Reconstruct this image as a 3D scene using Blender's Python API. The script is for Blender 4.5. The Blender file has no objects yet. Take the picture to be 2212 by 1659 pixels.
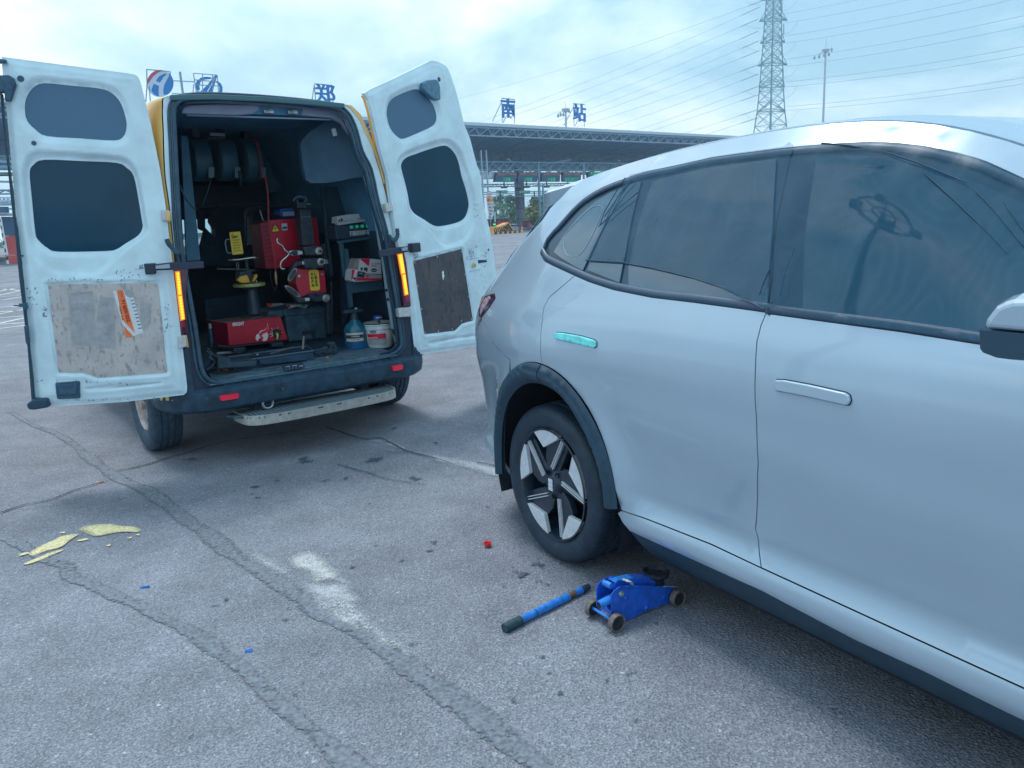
import bpy, math, random
import numpy as np
from mathutils import Vector, Matrix
from mathutils.geometry import delaunay_2d_cdt
R = math.radians
random.seed(7); rng = np.random.default_rng(7)
SC = bpy.context.scene
COL = SC.collection
# ------------------------------------------------------------------ camera, sky, sun, exposure
FPX, PITCH, ROLL, EYE = 1665.0, math.atan2(360, 1665), R(2.7), 1.5
_F = np.array([0, math.cos(PITCH), -math.sin(PITCH)]); _r = np.array([1., 0, 0]); _u = np.cross(_r, _F)
CR = _r * math.cos(ROLL) - _u * math.sin(ROLL); CU = _u * math.cos(ROLL) + _r * math.sin(ROLL); CF = _F
CC = np.array([0, 0, EYE])
cam = bpy.data.objects.new('camera', bpy.data.cameras.new('camera')); COL.objects.link(cam)
cam.data.sensor_fit = 'HORIZONTAL'; cam.data.sensor_width = 36; cam.data.lens = FPX / 2212 * 36
cam.data.clip_start = .05; cam.data.clip_end = 4000
cam.matrix_world = Matrix(((CR[0], CU[0], -CF[0], CC[0]), (CR[1], CU[1], -CF[1], CC[1]), (CR[2], CU[2], -CF[2], CC[2]), (0, 0, 0, 1)))
SC.camera = cam
SC.view_settings.view_transform = 'Standard'; SC.view_settings.look = 'None'
SC.view_settings.exposure = 0.60; SC.view_settings.gamma = 1; SC.view_settings.use_curve_mapping = False
SUN_EL, SUN_AZ = R(66), R(-32)            # azimuth clockwise from +Y (ahead of the camera, to the right)
w = bpy.data.worlds.new('World'); SC.world = w; w.use_nodes = True
nt = w.node_tree; nt.nodes.clear()
def N(t, **kw):
    n = nt.nodes.new(t)
    for k, v in kw.items():
        if k.startswith('i_'): n.inputs[k[2:].replace('_', ' ')].default_value = v
        else: setattr(n, k, v)
    return n
out = N('ShaderNodeOutputWorld')
sky = N('ShaderNodeTexSky', sky_type='NISHITA', sun_disc=False, sun_elevation=SUN_EL, sun_rotation=SUN_AZ, air_density=1.2, dust_density=2.0, ozone_density=1.5)
bg1 = N('ShaderNodeBackground', i_Strength=.10); nt.links.new(sky.outputs[0], bg1.inputs[0])
tc = N('ShaderNodeTexCoord'); mp = N('ShaderNodeMapping'); mp.inputs['Scale'].default_value = (1, 1, 2.8); mp.inputs['Location'].default_value = (.35, .2, .1)
nt.links.new(tc.outputs['Generated'], mp.inputs[0])
n1 = N('ShaderNodeTexNoise', i_Scale=1.7, i_Detail=8.0, i_Roughness=.58, i_Distortion=.3); nt.links.new(mp.outputs[0], n1.inputs['Vector'])
cr = N('ShaderNodeValToRGB'); nt.links.new(n1.outputs[0], cr.inputs[0])
cr.color_ramp.elements[0].position = .42; cr.color_ramp.elements[0].color = (.28, .51, .69, 1)
cr.color_ramp.elements[1].position = .60; cr.color_ramp.elements[1].color = (.84, .95, .98, 1)
e = cr.color_ramp.elements.new(.50); e.color = (.50, .73, .87, 1)
bg2 = N('ShaderNodeBackground', i_Strength=.98); nt.links.new(cr.outputs[0], bg2.inputs[0])
mx = N('ShaderNodeMixShader'); mx.inputs[0].default_value = .90
nt.links.new(bg1.outputs[0], mx.inputs[1]); nt.links.new(bg2.outputs[0], mx.inputs[2]); nt.links.new(mx.outputs[0], out.inputs[0])
sl = bpy.data.lights.new('sun', 'SUN'); sl.energy = 1.5; sl.angle = R(20); sl.color = (1, 1, .985)
so = bpy.data.objects.new('sun', sl); COL.objects.link(so)
sd = Vector((math.sin(SUN_AZ) * math.cos(SUN_EL), math.cos(SUN_AZ) * math.cos(SUN_EL), math.sin(SUN_EL)))
so.rotation_euler = sd.to_track_quat('Z', 'Y').to_euler(); so.location = (0, 0, 30)

# ------------------------------------------------------------------ survey helpers: photo point -> point on a real plane / surface
K = 2212 / 2880
def ray(x, y):
    x, y = x * K, y * K
    return CR * (x - 1106) / FPX + CU * (829.5 - y) / FPX + CF
def hit(x, y, p0, n):
    d = ray(x, y); t = np.dot(np.asarray(p0) - CC, n) / np.dot(d, n); return CC + d * t
def projpx(P):
    v = np.asarray(P, float) - CC; z = v @ CF
    return np.stack([(1106 + FPX * (v @ CR) / z) / K, (829.5 - FPX * (v @ CU) / z) / K], -1)
ZW = {1: (0, 100, 3.072), 2: (0, 620, 3.072), 3: (460, 240, 3.072), 4: (500, 700, 3.072), 5: (980, 140, 4.608), 6: (980, 480, 3.073),
      'A': (1280, 260, 3.072), 'B': (2000, 0, 3.072), 'C': (1400, 480, 2.765), 'D': (2100, 700, 2.765), 'E': (2600, 320, 2.243),
      'F': (2000, 1400, 2.183), 'G': (1300, 440, 5.53), 'W': (1300, 1000, 3.072), 'J': (1380, 1540, 3.687), 'P': (2060, 0, 4.147),
      'L': (340, 760, 3.0725), 'M': (1040, 880, 5.925), 'Q': (0, 1100, 2.212), 'V': (700, 1150, 2.765), 'T': (380, 180, 3.16), 'S': (1340, 480, 8.295), 'D1': (0, 0, .76806), 'X': (0, 400, 4.367), 'Y': (0, 780, 5.1875), 'O': (0, 0, 1)}
def zc(k, *pts):
    ox, oy, s = ZW[k]
    return [(ox + a / s, oy + b / s) for a, b in pts]
def gnd(k, *pts):
    r = []
    for p in zc(k, *pts):
        q = hit(p[0], p[1], (0, 0, 0), (0, 0, 1)); r.append((q[0], q[1]))
    return r
class Frame:
    def __init__(s, o, yaw):
        s.o = np.array(o, float); s.yaw = yaw
        s.x = np.array([math.cos(yaw), math.sin(yaw), 0]); s.y = np.array([-math.sin(yaw), math.cos(yaw), 0]); s.z = np.array([0, 0, 1.])
    def loc(s, P): d = np.asarray(P) - s.o; return np.array([d @ s.x, d @ s.y, d @ s.z])
    def wor(s, p): return s.o + s.x * p[0] + s.y * p[1] + s.z * p[2]
    def onY(s, v, k, *pts):      # plane local y = v  -> (x, z)
        r = []
        for p in zc(k, *pts):
            q = s.loc(hit(p[0], p[1], s.wor((0, v, 0)), s.y)); r.append((q[0], q[2]))
        return r
    def onX(s, v, k, *pts):
        r = []
        for p in zc(k, *pts):
            q = s.loc(hit(p[0], p[1], s.wor((v, 0, 0)), s.x)); r.append((q[1], q[2]))
        return r
    def onZ(s, v, k, *pts):
        r = []
        for p in zc(k, *pts):
            q = s.loc(hit(p[0], p[1], s.wor((0, 0, v)), s.z)); r.append((q[0], q[1]))
        return r

# ------------------------------------------------------------------ materials
MATS = {}
def mat(name, col, rough=.5, metal=0, noise=0, nscale=20, col2=None, bump=0, bscale=None, coat=0, spec=.5, trans=0, emit=None, estr=0, ior=1.45, detail=5, lo=.35, hi=.65, alpha=1, stretch=None, wave=None):
    if name in MATS: return MATS[name]
    m = bpy.data.materials.new(name); m.use_nodes = True; t = m.node_tree; b = t.nodes['Principled BSDF']
    b.inputs['Base Color'].default_value = (*col, 1); b.inputs['Roughness'].default_value = rough; b.inputs['Metallic'].default_value = metal
    b.inputs['Coat Weight'].default_value = coat; b.inputs['Coat Roughness'].default_value = .03; b.inputs['Specular IOR Level'].default_value = spec
    b.inputs['IOR'].default_value = ior; b.inputs['Transmission Weight'].default_value = trans; b.inputs['Alpha'].default_value = alpha
    if emit: b.inputs['Emission Color'].default_value = (*emit, 1); b.inputs['Emission Strength'].default_value = estr
    if noise or col2 or bump:
        tc = t.nodes.new('ShaderNodeTexCoord'); src = tc.outputs['Object']
        if stretch:
            mp = t.nodes.new('ShaderNodeMapping'); mp.inputs['Scale'].default_value = stretch; t.links.new(src, mp.inputs[0]); src = mp.outputs[0]
    if noise or col2:
        n = t.nodes.new('ShaderNodeTexNoise'); n.inputs['Scale'].default_value = nscale; n.inputs['Detail'].default_value = detail; n.inputs['Roughness'].default_value = .6
        t.links.new(src, n.inputs['Vector'])
        r = t.nodes.new('ShaderNodeValToRGB'); t.links.new(n.outputs[0], r.inputs[0])
        r.color_ramp.elements[0].position = lo; r.color_ramp.elements[1].position = hi
        c2 = col2 if col2 else tuple(min(1, c * (1 + noise)) for c in col); c1 = col if col2 else tuple(c * (1 - noise) for c in col)
        r.color_ramp.elements[0].color = (*c1, 1); r.color_ramp.elements[1].color = (*c2, 1)
        t.links.new(r.outputs[0], b.inputs['Base Color'])
    if bump:
        n = t.nodes.new('ShaderNodeTexNoise'); n.inputs['Scale'].default_value = bscale or nscale; n.inputs['Detail'].default_value = 4
        t.links.new(src, n.inputs['Vector']); bp = t.nodes.new('ShaderNodeBump'); bp.inputs['Strength'].default_value = bump; bp.inputs['Distance'].default_value = .01
        t.links.new(n.outputs[0], bp.inputs['Height']); t.links.new(bp.outputs[0], b.inputs['Normal'])
    MATS[name] = m; return m

# ------------------------------------------------------------------ mesh building
class MB:
    def __init__(s): s.v = []; s.f = []; s.m = []; s.cur = 0
    def add(s, vs, fs):
        o = len(s.v); s.v += [tuple(float(c) for c in p) for p in vs]; s.f += [tuple(i + o for i in f) for f in fs]; s.m += [s.cur] * len(fs); return s
    def box(s, x0, x1, y0, y1, z0, z1):
        return s.add([(x0, y0, z0), (x1, y0, z0), (x1, y1, z0), (x0, y1, z0), (x0, y0, z1), (x1, y0, z1), (x1, y1, z1), (x0, y1, z1)],
                     [(3, 2, 1, 0), (4, 5, 6, 7), (0, 1, 5, 4), (1, 2, 6, 5), (2, 3, 7, 6), (3, 0, 4, 7)])
    def hexa(s, b, t):           # bottom quad, top quad (each 4 points ccw from above)
        return s.add(list(b) + list(t), [(3, 2, 1, 0), (4, 5, 6, 7), (0, 1, 5, 4), (1, 2, 6, 5), (2, 3, 7, 6), (3, 0, 4, 7)])
    def tube(s, path, r, n=8, cap=True):
        path = [np.array(p, float) for p in path]; rs = r if isinstance(r, (list, tuple)) else [r] * len(path); vs = []; fs = []; up = None
        for i, p in enumerate(path):
            d = path[min(i + 1, len(path) - 1)] - path[max(i - 1, 0)]; d = d / (np.linalg.norm(d) + 1e-12)
            if up is None: up = np.array([0, 0, 1.]) if abs(d[2]) < .9 else np.array([1., 0, 0])
            a = np.cross(d, up); a /= np.linalg.norm(a) + 1e-12; b = np.cross(a, d); up = b
            for j in range(n):
                t = 2 * math.pi * j / n; vs.append(p + rs[i] * (math.cos(t) * a + math.sin(t) * b))
        for i in range(len(path) - 1):
            for j in range(n): fs.append((i * n + j, i * n + (j + 1) % n, (i + 1) * n + (j + 1) % n, (i + 1) * n + j))
        if cap: fs.append(tuple(range(n - 1, -1, -1))); fs.append(tuple((len(path) - 1) * n + j for j in range(n)))
        return s.add(vs, fs)
    def bar(s, a, b, r, n=4): return s.tube([a, b], r, n)
    def lathe(s, prof, n=24, c=(0, 0, 0), axis='z', a0=0, a1=2 * math.pi):   # prof: (r, h)
        vs = []; fs = []; full = abs(a1 - a0 - 2 * math.pi) < 1e-6; m = n if full else n + 1
        for r, h in prof:
            for j in range(m):
                t = a0 + (a1 - a0) * j / n; x, y = r * math.cos(t), r * math.sin(t)
                p = (x, y, h) if axis == 'z' else ((h, x, y) if axis == 'x' else (y, h, x))
                vs.append((p[0] + c[0], p[1] + c[1], p[2] + c[2]))
        for i in range(len(prof) - 1):
            for j in range(n if full else n): fs.append((i * m + j, i * m + (j + 1) % m, (i + 1) * m + (j + 1) % m, (i + 1) * m + j))
        return s.add(vs, fs)
    def disc(s, r, h, n=24, c=(0, 0, 0), axis='z', flip=False):
        vs = []
        for j in range(n):
            t = 2 * math.pi * j / n; x, y = r * math.cos(t), r * math.sin(t)
            p = (x, y, h) if axis == 'z' else ((h, x, y) if axis == 'x' else (y, h, x)); vs.append((p[0] + c[0], p[1] + c[1], p[2] + c[2]))
        return s.add(vs, [tuple(range(n)) if not flip else tuple(range(n - 1, -1, -1))])
    def prism(s, pts, a, b):     # pts 3D polygon list, swept along vector from a to b (vectors)
        n = len(pts); P = [np.array(p, float) for p in pts]; a = np.array(a, float); b = np.array(b, float)
        vs = [p + a for p in P] + [p + b for p in P]
        fs = [tuple(range(n - 1, -1, -1)), tuple(range(n, 2 * n))] + [(i, (i + 1) % n, n + (i + 1) % n, n + i) for i in range(n)]
        return s.add(vs, fs)
    def build(s, name, m, parent=None, smooth=False, bevel=0, segs=2, auto=None):
        me = bpy.data.meshes.new(name); me.from_pydata(s.v, [], s.f)
        for mm in (m if isinstance(m, (list, tuple)) else [m]): me.materials.append(mm)
        if max(s.m or [0]) > 0: me.polygons.foreach_set('material_index', s.m)
        o = link(name, me, parent)
        import bmesh
        bm = bmesh.new(); bm.from_mesh(me); bmesh.ops.recalc_face_normals(bm, faces=bm.faces); bm.to_mesh(me); bm.free()
        if smooth: me.shade_smooth()
        if smooth and auto is not None or auto:
            me.shade_smooth(); set_sharp(me, auto or 35)
        if bevel:
            md = o.modifiers.new('bevel', 'BEVEL'); md.width = bevel; md.segments = segs; md.limit_method = 'ANGLE'; md.angle_limit = R(40)
        return o
def set_sharp(me, deg):
    me.set_sharp_from_angle(angle=R(deg))
def link(name, data, parent=None):
    o = bpy.data.objects.new(name, data); COL.objects.link(o)
    if parent: o.parent = parent
    return o
def thing(name, label, cat, loc=(0, 0, 0), rz=0, group=None):
    o = link(name, None); o.location = loc; o.rotation_euler = (0, 0, rz); o['label'] = label; o['category'] = cat; o.empty_display_size = .1
    if group: o['group'] = group
    return o
def tag(o, label, cat, group=None, kind=None):
    if kind: o['kind'] = kind
    if label: o['label'] = label
    if cat: o['category'] = cat
    if group: o['group'] = group
    return o
def struct(o): o['kind'] = 'structure'; return o
def copy_tree(o, parent=None):
    c = o.copy(); COL.objects.link(c); c.parent = parent
    for ch in list(o.children): copy_tree(ch, c)
    return c
def inpoly(P, poly):
    P = np.asarray(P); poly = np.asarray(poly); x, y = P[:, 0], P[:, 1]; ins = np.zeros(len(P), bool); j = len(poly) - 1
    for i in range(len(poly)):
        xi, yi = poly[i]; xj, yj = poly[j]
        c = ((yi > y) != (yj > y)) & (x < (xj - xi) * (y - yi) / ((yj - yi) + 1e-15) + xi); ins ^= c; j = i
    return ins
def distpoly(P, poly, closed=True):
    P = np.asarray(P); d = np.full(len(P), 1e9); n = len(poly)
    for i in range(n if closed else n - 1):
        a = np.array(poly[i]); b = np.array(poly[(i + 1) % n]); ab = b - a; t = np.clip(((P - a) @ ab) / (ab @ ab + 1e-15), 0, 1)
        d = np.minimum(d, np.linalg.norm(P - a - t[:, None] * ab, axis=1))
    return d
def sdist(P, poly):
    d = distpoly(P, poly); return np.where(inpoly(P, poly), -d, d)
def dens(poly, step, closed=True):
    r = []; n = len(poly)
    for i in range(n if closed else n - 1):
        a = np.array(poly[i], float); b = np.array(poly[(i + 1) % n], float); k = max(1, int(np.linalg.norm(b - a) / step))
        for j in range(k): r.append(tuple(a + (b - a) * j / k))
    if not closed: r.append(tuple(poly[-1]))
    return r
def smoothpoly(pts, closed=True, sub=4):   # Catmull-Rom
    P = [np.array(p, float) for p in pts]; n = len(P); r = []
    for i in range(n if closed else n - 1):
        p0 = P[(i - 1) % n] if closed or i > 0 else P[0]; p1 = P[i]; p2 = P[(i + 1) % n]; p3 = P[(i + 2) % n] if closed or i + 2 < n else P[-1]
        for k in range(sub):
            t = k / sub; r.append(tuple(.5 * ((2 * p1) + (-p0 + p2) * t + (2 * p0 - 5 * p1 + 4 * p2 - p3) * t * t + (-p0 + 3 * p1 - 3 * p2 + p3) * t ** 3)))
    if not closed: r.append(tuple(P[-1]))
    return r
def roundpoly(pts, r, seg=5):              # fillet every corner
    P = [np.array(p, float) for p in pts]; n = len(P); o = []
    for i in range(n):
        a, b, c = P[i - 1], P[i], P[(i + 1) % n]; u = a - b; v = c - b; lu, lv = np.linalg.norm(u), np.linalg.norm(v)
        rr = r[i] if isinstance(r, (list, tuple)) else r; k = min(rr, lu * .48, lv * .48); s = b + u / lu * k; e = b + v / lv * k
        for j in range(seg + 1):
            t = j / seg; o.append(tuple((1 - t) ** 2 * s + 2 * t * (1 - t) * b + t * t * e))
    return o
def tess(outer, holes=(), step=.05, jitter=0):
    """triangulate outline with holes and interior grid -> (pts2d, tris, loops)"""
    outer = dens(outer, step); holes = [dens(h, step) for h in holes]; V = list(outer); L = [list(range(len(outer)))]
    for h in holes: L.append(list(range(len(V), len(V) + len(h)))); V += h
    A = np.array(outer); x0, y0 = A.min(0); x1, y1 = A.max(0)
    gx = np.arange(x0 + step / 2, x1, step); gy = np.arange(y0 + step / 2, y1, step)
    if len(gx) and len(gy):
        G = np.array([(a, b) for a in gx for b in gy]); ok = inpoly(G, outer) & (distpoly(G, outer) > step * .45)
        for h in holes: ok &= ~inpoly(G, h) & (distpoly(G, h) > step * .45)
        G = G[ok]; V += [tuple(g) for g in G]
    E = []
    for l in L: E += [(l[i], l[(i + 1) % len(l)]) for i in range(len(l))]
    r = delaunay_2d_cdt([Vector(p) for p in V], E, [], 0, 1e-7)
    P = np.array([tuple(p) for p in r[0]]); T = [tuple(f) for f in r[2]]
    C = np.array([P[list(t)].mean(0) for t in T]); ok = inpoly(C, outer)
    for h in holes: ok &= ~inpoly(C, h)
    T = [t for t, k in zip(T, ok) if k]
    # orientation ccw
    T2 = []
    for t in T:
        a, b, c = P[t[0]], P[t[1]], P[t[2]]; T2.append(t if (b[0] - a[0]) * (c[1] - a[1]) - (b[1] - a[1]) * (c[0] - a[0]) > 0 else t[::-1])
    mp = {}
    for i, o in enumerate(r[3]):
        for k in o: mp[k] = i
    return P, T2, [[mp[i] for i in l] for l in L]
def panel(name, outer, S, m, parent=None, holes=(), step=.05, skirt=.01, smooth=True, flip=False, normals=True):
    """curved sheet: 2D outline mapped by S(P)->xyz ; edges rolled inward by skirt along the inward normal"""
    P, T, L = tess(outer, holes, step); X = S(P); eps = 1e-3
    du = S(P + [eps, 0]) - S(P - [eps, 0]); dv = S(P + [0, eps]) - S(P - [0, eps]); Nn = np.cross(du, dv); Nn /= np.linalg.norm(Nn, axis=1)[:, None] + 1e-12
    if flip: Nn = -Nn; T = [t[::-1] for t in T]
    vs = [tuple(p) for p in X]; fs = list(T); nn = [tuple(n) for n in Nn]; nf = len(fs)
    if skirt:
        for l in L:
            base = len(vs)
            for i in l: vs.append(tuple(X[i]))
            for i in l: vs.append(tuple(X[i] - Nn[i] * skirt))
            k = len(l)
            for i in range(k):
                j = (i + 1) % k; fs.append((base + i, base + k + i, base + k + j, base + j))
    me = bpy.data.meshes.new(name); me.from_pydata(vs, [], fs); me.materials.append(m); me.update()
    if smooth:
        me.polygons.foreach_set('use_smooth', [i < nf for i in range(len(fs))])
        if normals:
            cn = []
            for pi, p in enumerate(me.polygons):
                for vi in p.vertices:
                    cn.append(nn[vi] if pi < nf else tuple(p.normal))
            me.normals_split_custom_set(cn)
    return link(name, me, parent)
def strip(name, pts, width, m, z=.006, parent=None, rough=0):   # flat ground strip along a polyline
    pts = dens(pts, .035, False); vs = []; fs = []; wv = width; n = len(pts)
    for i, p in enumerate(pts):
        a = np.array(pts[max(i - 1, 0)]); b = np.array(pts[min(i + 1, n - 1)]); d = b - a; d /= np.linalg.norm(d) + 1e-9; q = np.array([-d[1], d[0]])
        ww = (wv if not callable(wv) else wv(i / n)) * (1 + rough * (rng.random() - .5)); w2 = (wv if not callable(wv) else wv(i / n)) * (1 + rough * (rng.random() - .5))
        vs.append((*(np.array(p) + q * ww / 2), z)); vs.append((*(np.array(p) - q * w2 / 2), z))
    for i in range(n - 1): fs.append((2 * i + 1, 2 * i + 3, 2 * i + 2, 2 * i))
    return MB().add(vs, fs).build(name, m, parent)
def text_obj(body, size, name, m, parent=None, depth=.001, bold=0, xs=1):
    cu = bpy.data.curves.new(name, 'FONT'); cu.body = body; cu.size = size; cu.align_x = 'CENTER'; cu.align_y = 'CENTER'; cu.extrude = depth; cu.offset = bold; cu.resolution_u = 3
    t = bpy.data.objects.new('tmp', cu); COL.objects.link(t); bpy.context.view_layer.update()
    me = bpy.data.meshes.new_from_object(t.evaluated_get(bpy.context.evaluated_depsgraph_get())); bpy.data.objects.remove(t)
    me.name = name; me.materials.clear(); me.materials.append(m)
    if xs != 1: me.transform(Matrix.Diagonal((xs, 1, 1, 1)))
    return link(name, me, parent)
# ================================================================== ground
def asphalt(name, base, tint=(1, 1.055, 1.25), speck=.9, rough=.82):
    m = bpy.data.materials.new(name); m.use_nodes = True; t = m.node_tree; b = t.nodes['Principled BSDF']; b.inputs['Roughness'].default_value = rough; b.inputs['Specular IOR Level'].default_value = .35
    tc = t.nodes.new('ShaderNodeTexCoord'); o = tc.outputs['Object']
    def noise(sc, det, rg=.6):
        n = t.nodes.new('ShaderNodeTexNoise'); n.inputs['Scale'].default_value = sc; n.inputs['Detail'].default_value = det; n.inputs['Roughness'].default_value = rg; t.links.new(o, n.inputs['Vector']); return n
    def ramp(src, pts):
        r = t.nodes.new('ShaderNodeValToRGB'); t.links.new(src, r.inputs[0]); e = r.color_ramp.elements
        while len(e) < len(pts): e.new(.5)
        for i, (p, c) in enumerate(pts): e[i].position = p; e[i].color = (c, c, c, 1) if not isinstance(c, tuple) else (*c, 1)
        return r
    def mul(a, c, bl='MULTIPLY', f=1):
        m_ = t.nodes.new('ShaderNodeMixRGB'); m_.blend_type = bl; m_.inputs[0].default_value = f; t.links.new(a, m_.inputs[1]); t.links.new(c, m_.inputs[2]) if not isinstance(c, tuple) else None
        if isinstance(c, tuple): m_.inputs[2].default_value = (*c, 1)
        return m_.outputs[0]
    big = ramp(noise(.35, 4).outputs[0], [(.3, .74), (.7, 1.15)]); mid = ramp(noise(3.2, 5).outputs[0], [(.3, .80), (.7, 1.12)])
    fine = ramp(noise(140, 3, .75).outputs[0], [(.33, .48), (.5, .96), (.68, 1.55)])
    v = t.nodes.new('ShaderNodeTexVoronoi'); v.inputs['Scale'].default_value = 105; t.links.new(o, v.inputs['Vector'])
    st = ramp(v.outputs['Color'], [(.0, .55), (.62, .95), (.93, 1.25), (1., 2.6)])
    c = mul(big.outputs[0], mid.outputs[0]); c = mul(c, fine.outputs[0]); c = mul(c, st.outputs[0], f=speck); c = mul(c, tuple(base * k for k in tint))
    t.links.new(c, b.inputs['Base Color'])
    bp = t.nodes.new('ShaderNodeBump'); bp.inputs['Strength'].default_value = .7; bp.inputs['Distance'].default_value = .006
    t.links.new(v.outputs['Distance'], bp.inputs['Height']); t.links.new(bp.outputs[0], b.inputs['Normal']); MATS[name] = m; return m
asp = asphalt('asphalt', .262, speck=.75)
g = MB()
xs = [-900, -200, -60, -20, -8, -4, 0, 4, 8, 20, 60, 200, 900]; 
vs = [(x, y, 0) for x in xs for y in [-200, -20, -5, 0, 5, 10, 20, 60, 200, 600, 1500]]; n = 11
g.add(vs, [(i * n + j, (i + 1) * n + j, (i + 1) * n + j + 1, i * n + j + 1) for i in range(len(xs) - 1) for j in range(n - 1)])
struct(g.build('ground', asp))
# tar sealed joints and cracks
tar = None
crk = mat('crack_dark', (.02, .035, .055), .9)
def fade(name, col, sc=60, rough=.8, lo=.45, hi=.55, ef=.30, noise=.2):   # broken film: alpha from noise and from the distance to its edge, so the asphalt shows through
    m = mat(name, col, rough, noise=noise, nscale=60); t = m.node_tree; b = t.nodes['Principled BSDF']
    tc = t.nodes.new('ShaderNodeTexCoord'); n = t.nodes.new('ShaderNodeTexNoise'); n.inputs['Scale'].default_value = sc; n.inputs['Detail'].default_value = 5; n.inputs['Roughness'].default_value = .7; t.links.new(tc.outputs['Object'], n.inputs['Vector'])
    n2 = t.nodes.new('ShaderNodeTexNoise'); n2.inputs['Scale'].default_value = 7; n2.inputs['Detail'].default_value = 4; t.links.new(tc.outputs['Object'], n2.inputs['Vector'])
    a = t.nodes.new('ShaderNodeMath'); a.operation = 'MULTIPLY_ADD'; a.inputs[1].default_value = .55; t.links.new(n2.outputs[0], a.inputs[0]); t.links.new(n.outputs[0], a.inputs[2])
    at_ = t.nodes.new('ShaderNodeAttribute'); at_.attribute_name = 'fade'; f = t.nodes.new('ShaderNodeMath'); f.operation = 'MULTIPLY_ADD'; f.inputs[1].default_value = ef; t.links.new(at_.outputs['Fac'], f.inputs[0]); t.links.new(a.outputs[0], f.inputs[2])
    r = t.nodes.new('ShaderNodeMapRange'); r.inputs[1].default_value = lo + .275 + ef; r.inputs[2].default_value = hi + .275 + ef; t.links.new(f.outputs[0], r.inputs[0]); t.links.new(r.outputs[0], b.inputs['Alpha']); return m
tar = fade('tar_seam', (.155, .178, .215), sc=50, rough=.7, lo=.22, hi=.40, ef=.25, noise=.35)
seams = [
 (gnd('Q', (60, 130), (210, 210), (370, 280), (540, 400), (700, 515), (800, 570), (930, 640), (1070, 740), (1190, 820), (1290, 890), (1400, 980), (1560, 1080), (1700, 1165), (1900, 1290), (2100, 1430)) + gnd('O', (1060, 1810), (1230, 1935), (1400, 2060), (1520, 2160), (1700, 2320)), lambda t: .03 + .035 * min(1, t * 2.5)),
 (gnd('Q', (0, 905), (150, 960), (280, 1055), (400, 1080), (430, 1150), (560, 1195), (700, 1265), (850, 1330), (960, 1400), (1100, 1459)) + gnd('O', (640, 1850), (820, 2000), (960, 2120), (1100, 2240)), lambda t: .045),
]
def wobble(pts, a=.012, step=.05):
    P = dens(smoothpoly(pts, False, 3), step, False); o = []; ph = rng.random(8) * 6.28
    for i, p in enumerate(P):
        l = i * step; x = sum(math.sin(l * f + ph[j]) / (1 + j * .6) for j, f in enumerate((3, 7, 16, 31))) * a * .8; y = sum(math.sin(l * f + ph[j + 4]) / (1 + j * .6) for j, f in enumerate((4, 9, 19, 37))) * a * .8; o.append((p[0] + x, p[1] + y))
    return o
def seam(p, wv):
    P = dens(wobble(p, .007), .03, False); n = len(P); vs = []; fd = []; fs = []
    for i, q in enumerate(P):
        a = np.array(P[max(i - 1, 0)]); b = np.array(P[min(i + 1, n - 1)]); d = b - a; d /= np.linalg.norm(d) + 1e-9; nq = np.array([-d[1], d[0]]); w_ = wv(i / n) * 1.5 * (1 + .25 * math.sin(i * .37) * math.sin(i * .11))
        for k, f in ((-.5, 0), (-.25, .8), (0, 1), (.25, .8), (.5, 0)): vs.append((*(np.array(q) + nq * w_ * k), .004)); fd.append(f)
    for i in range(n - 1):
        for k in range(4): fs.append((5 * i + k, 5 * i + 5 + k, 5 * i + 6 + k, 5 * i + k + 1))
    me = bpy.data.meshes.new('tar_seam'); me.from_pydata(vs, [], fs); me.materials.append(tar); at_ = me.attributes.new('fade', 'FLOAT', 'POINT'); at_.data.foreach_set('value', fd); struct(link('tar_seam', me))
for p, wv in seams: seam(p, wv)
cracks = [gnd('Q', (0, 765), (150, 715), (300, 685), (430, 632), (560, 590), (730, 545)), gnd('Q', (735, 500), (900, 465), (1050, 420), (1180, 385), (1350, 330), (1600, 285), (1850, 250)),
 gnd('V', (600, 145), (760, 200), (900, 240), (1020, 235), (1150, 290), (1250, 340), (1420, 380), (1560, 420)), gnd('V', (1780, 425), (1900, 450), (1990, 495)), gnd('V', (700, 440), (850, 485), (920, 500), (1050, 545), (1200, 575), (1370, 595)),
 gnd('V', (1060, 342), (1150, 345), (1240, 340))]
for i, p in enumerate(cracks): struct(strip('crack', wobble(p, .006, .04), lambda t, i=i: (.012 if i < 3 else .007) * (1.1 - .5 * t), crk, .008, rough=1.3))
# stains, drips and worn paint: real thin films with ragged outlines
def blob(cx, cy, rx, ry, ang=0, n=40, rag=.25, seed=0):
    r = np.random.default_rng(seed); ph = r.random(6) * 6.28; am = r.random(6) * rag / np.arange(1, 7) ** .7; o = []
    for i in range(n):
        t = 2 * math.pi * i / n; k = 1 + sum(am[j] * math.sin((j + 2) * t + ph[j]) for j in range(6)); x, y = rx * k * math.cos(t), ry * k * math.sin(t)
        o.append((cx + x * math.cos(ang) - y * math.sin(ang), cy + x * math.sin(ang) + y * math.cos(ang)))
    return o
def film(name, poly, m, z, soft=.05):
    A = np.array(poly); sz_ = np.ptp(A, 0).max(); P, T, L = tess(poly, [], max(.006, sz_ / 22)); me = bpy.data.meshes.new(name); me.from_pydata([(x, y, z) for x, y in P], [], T); me.materials.append(m)
    d = np.clip(distpoly(P, poly) / min(soft, sz_ * .22), 0, 1); at_ = me.attributes.new('fade', 'FLOAT', 'POINT'); at_.data.foreach_set('value', d.astype(np.float32)); return struct(link(name, me))
stain = fade('oil_stain', (.06, .085, .12), sc=60, lo=.34, hi=.56)
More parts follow.
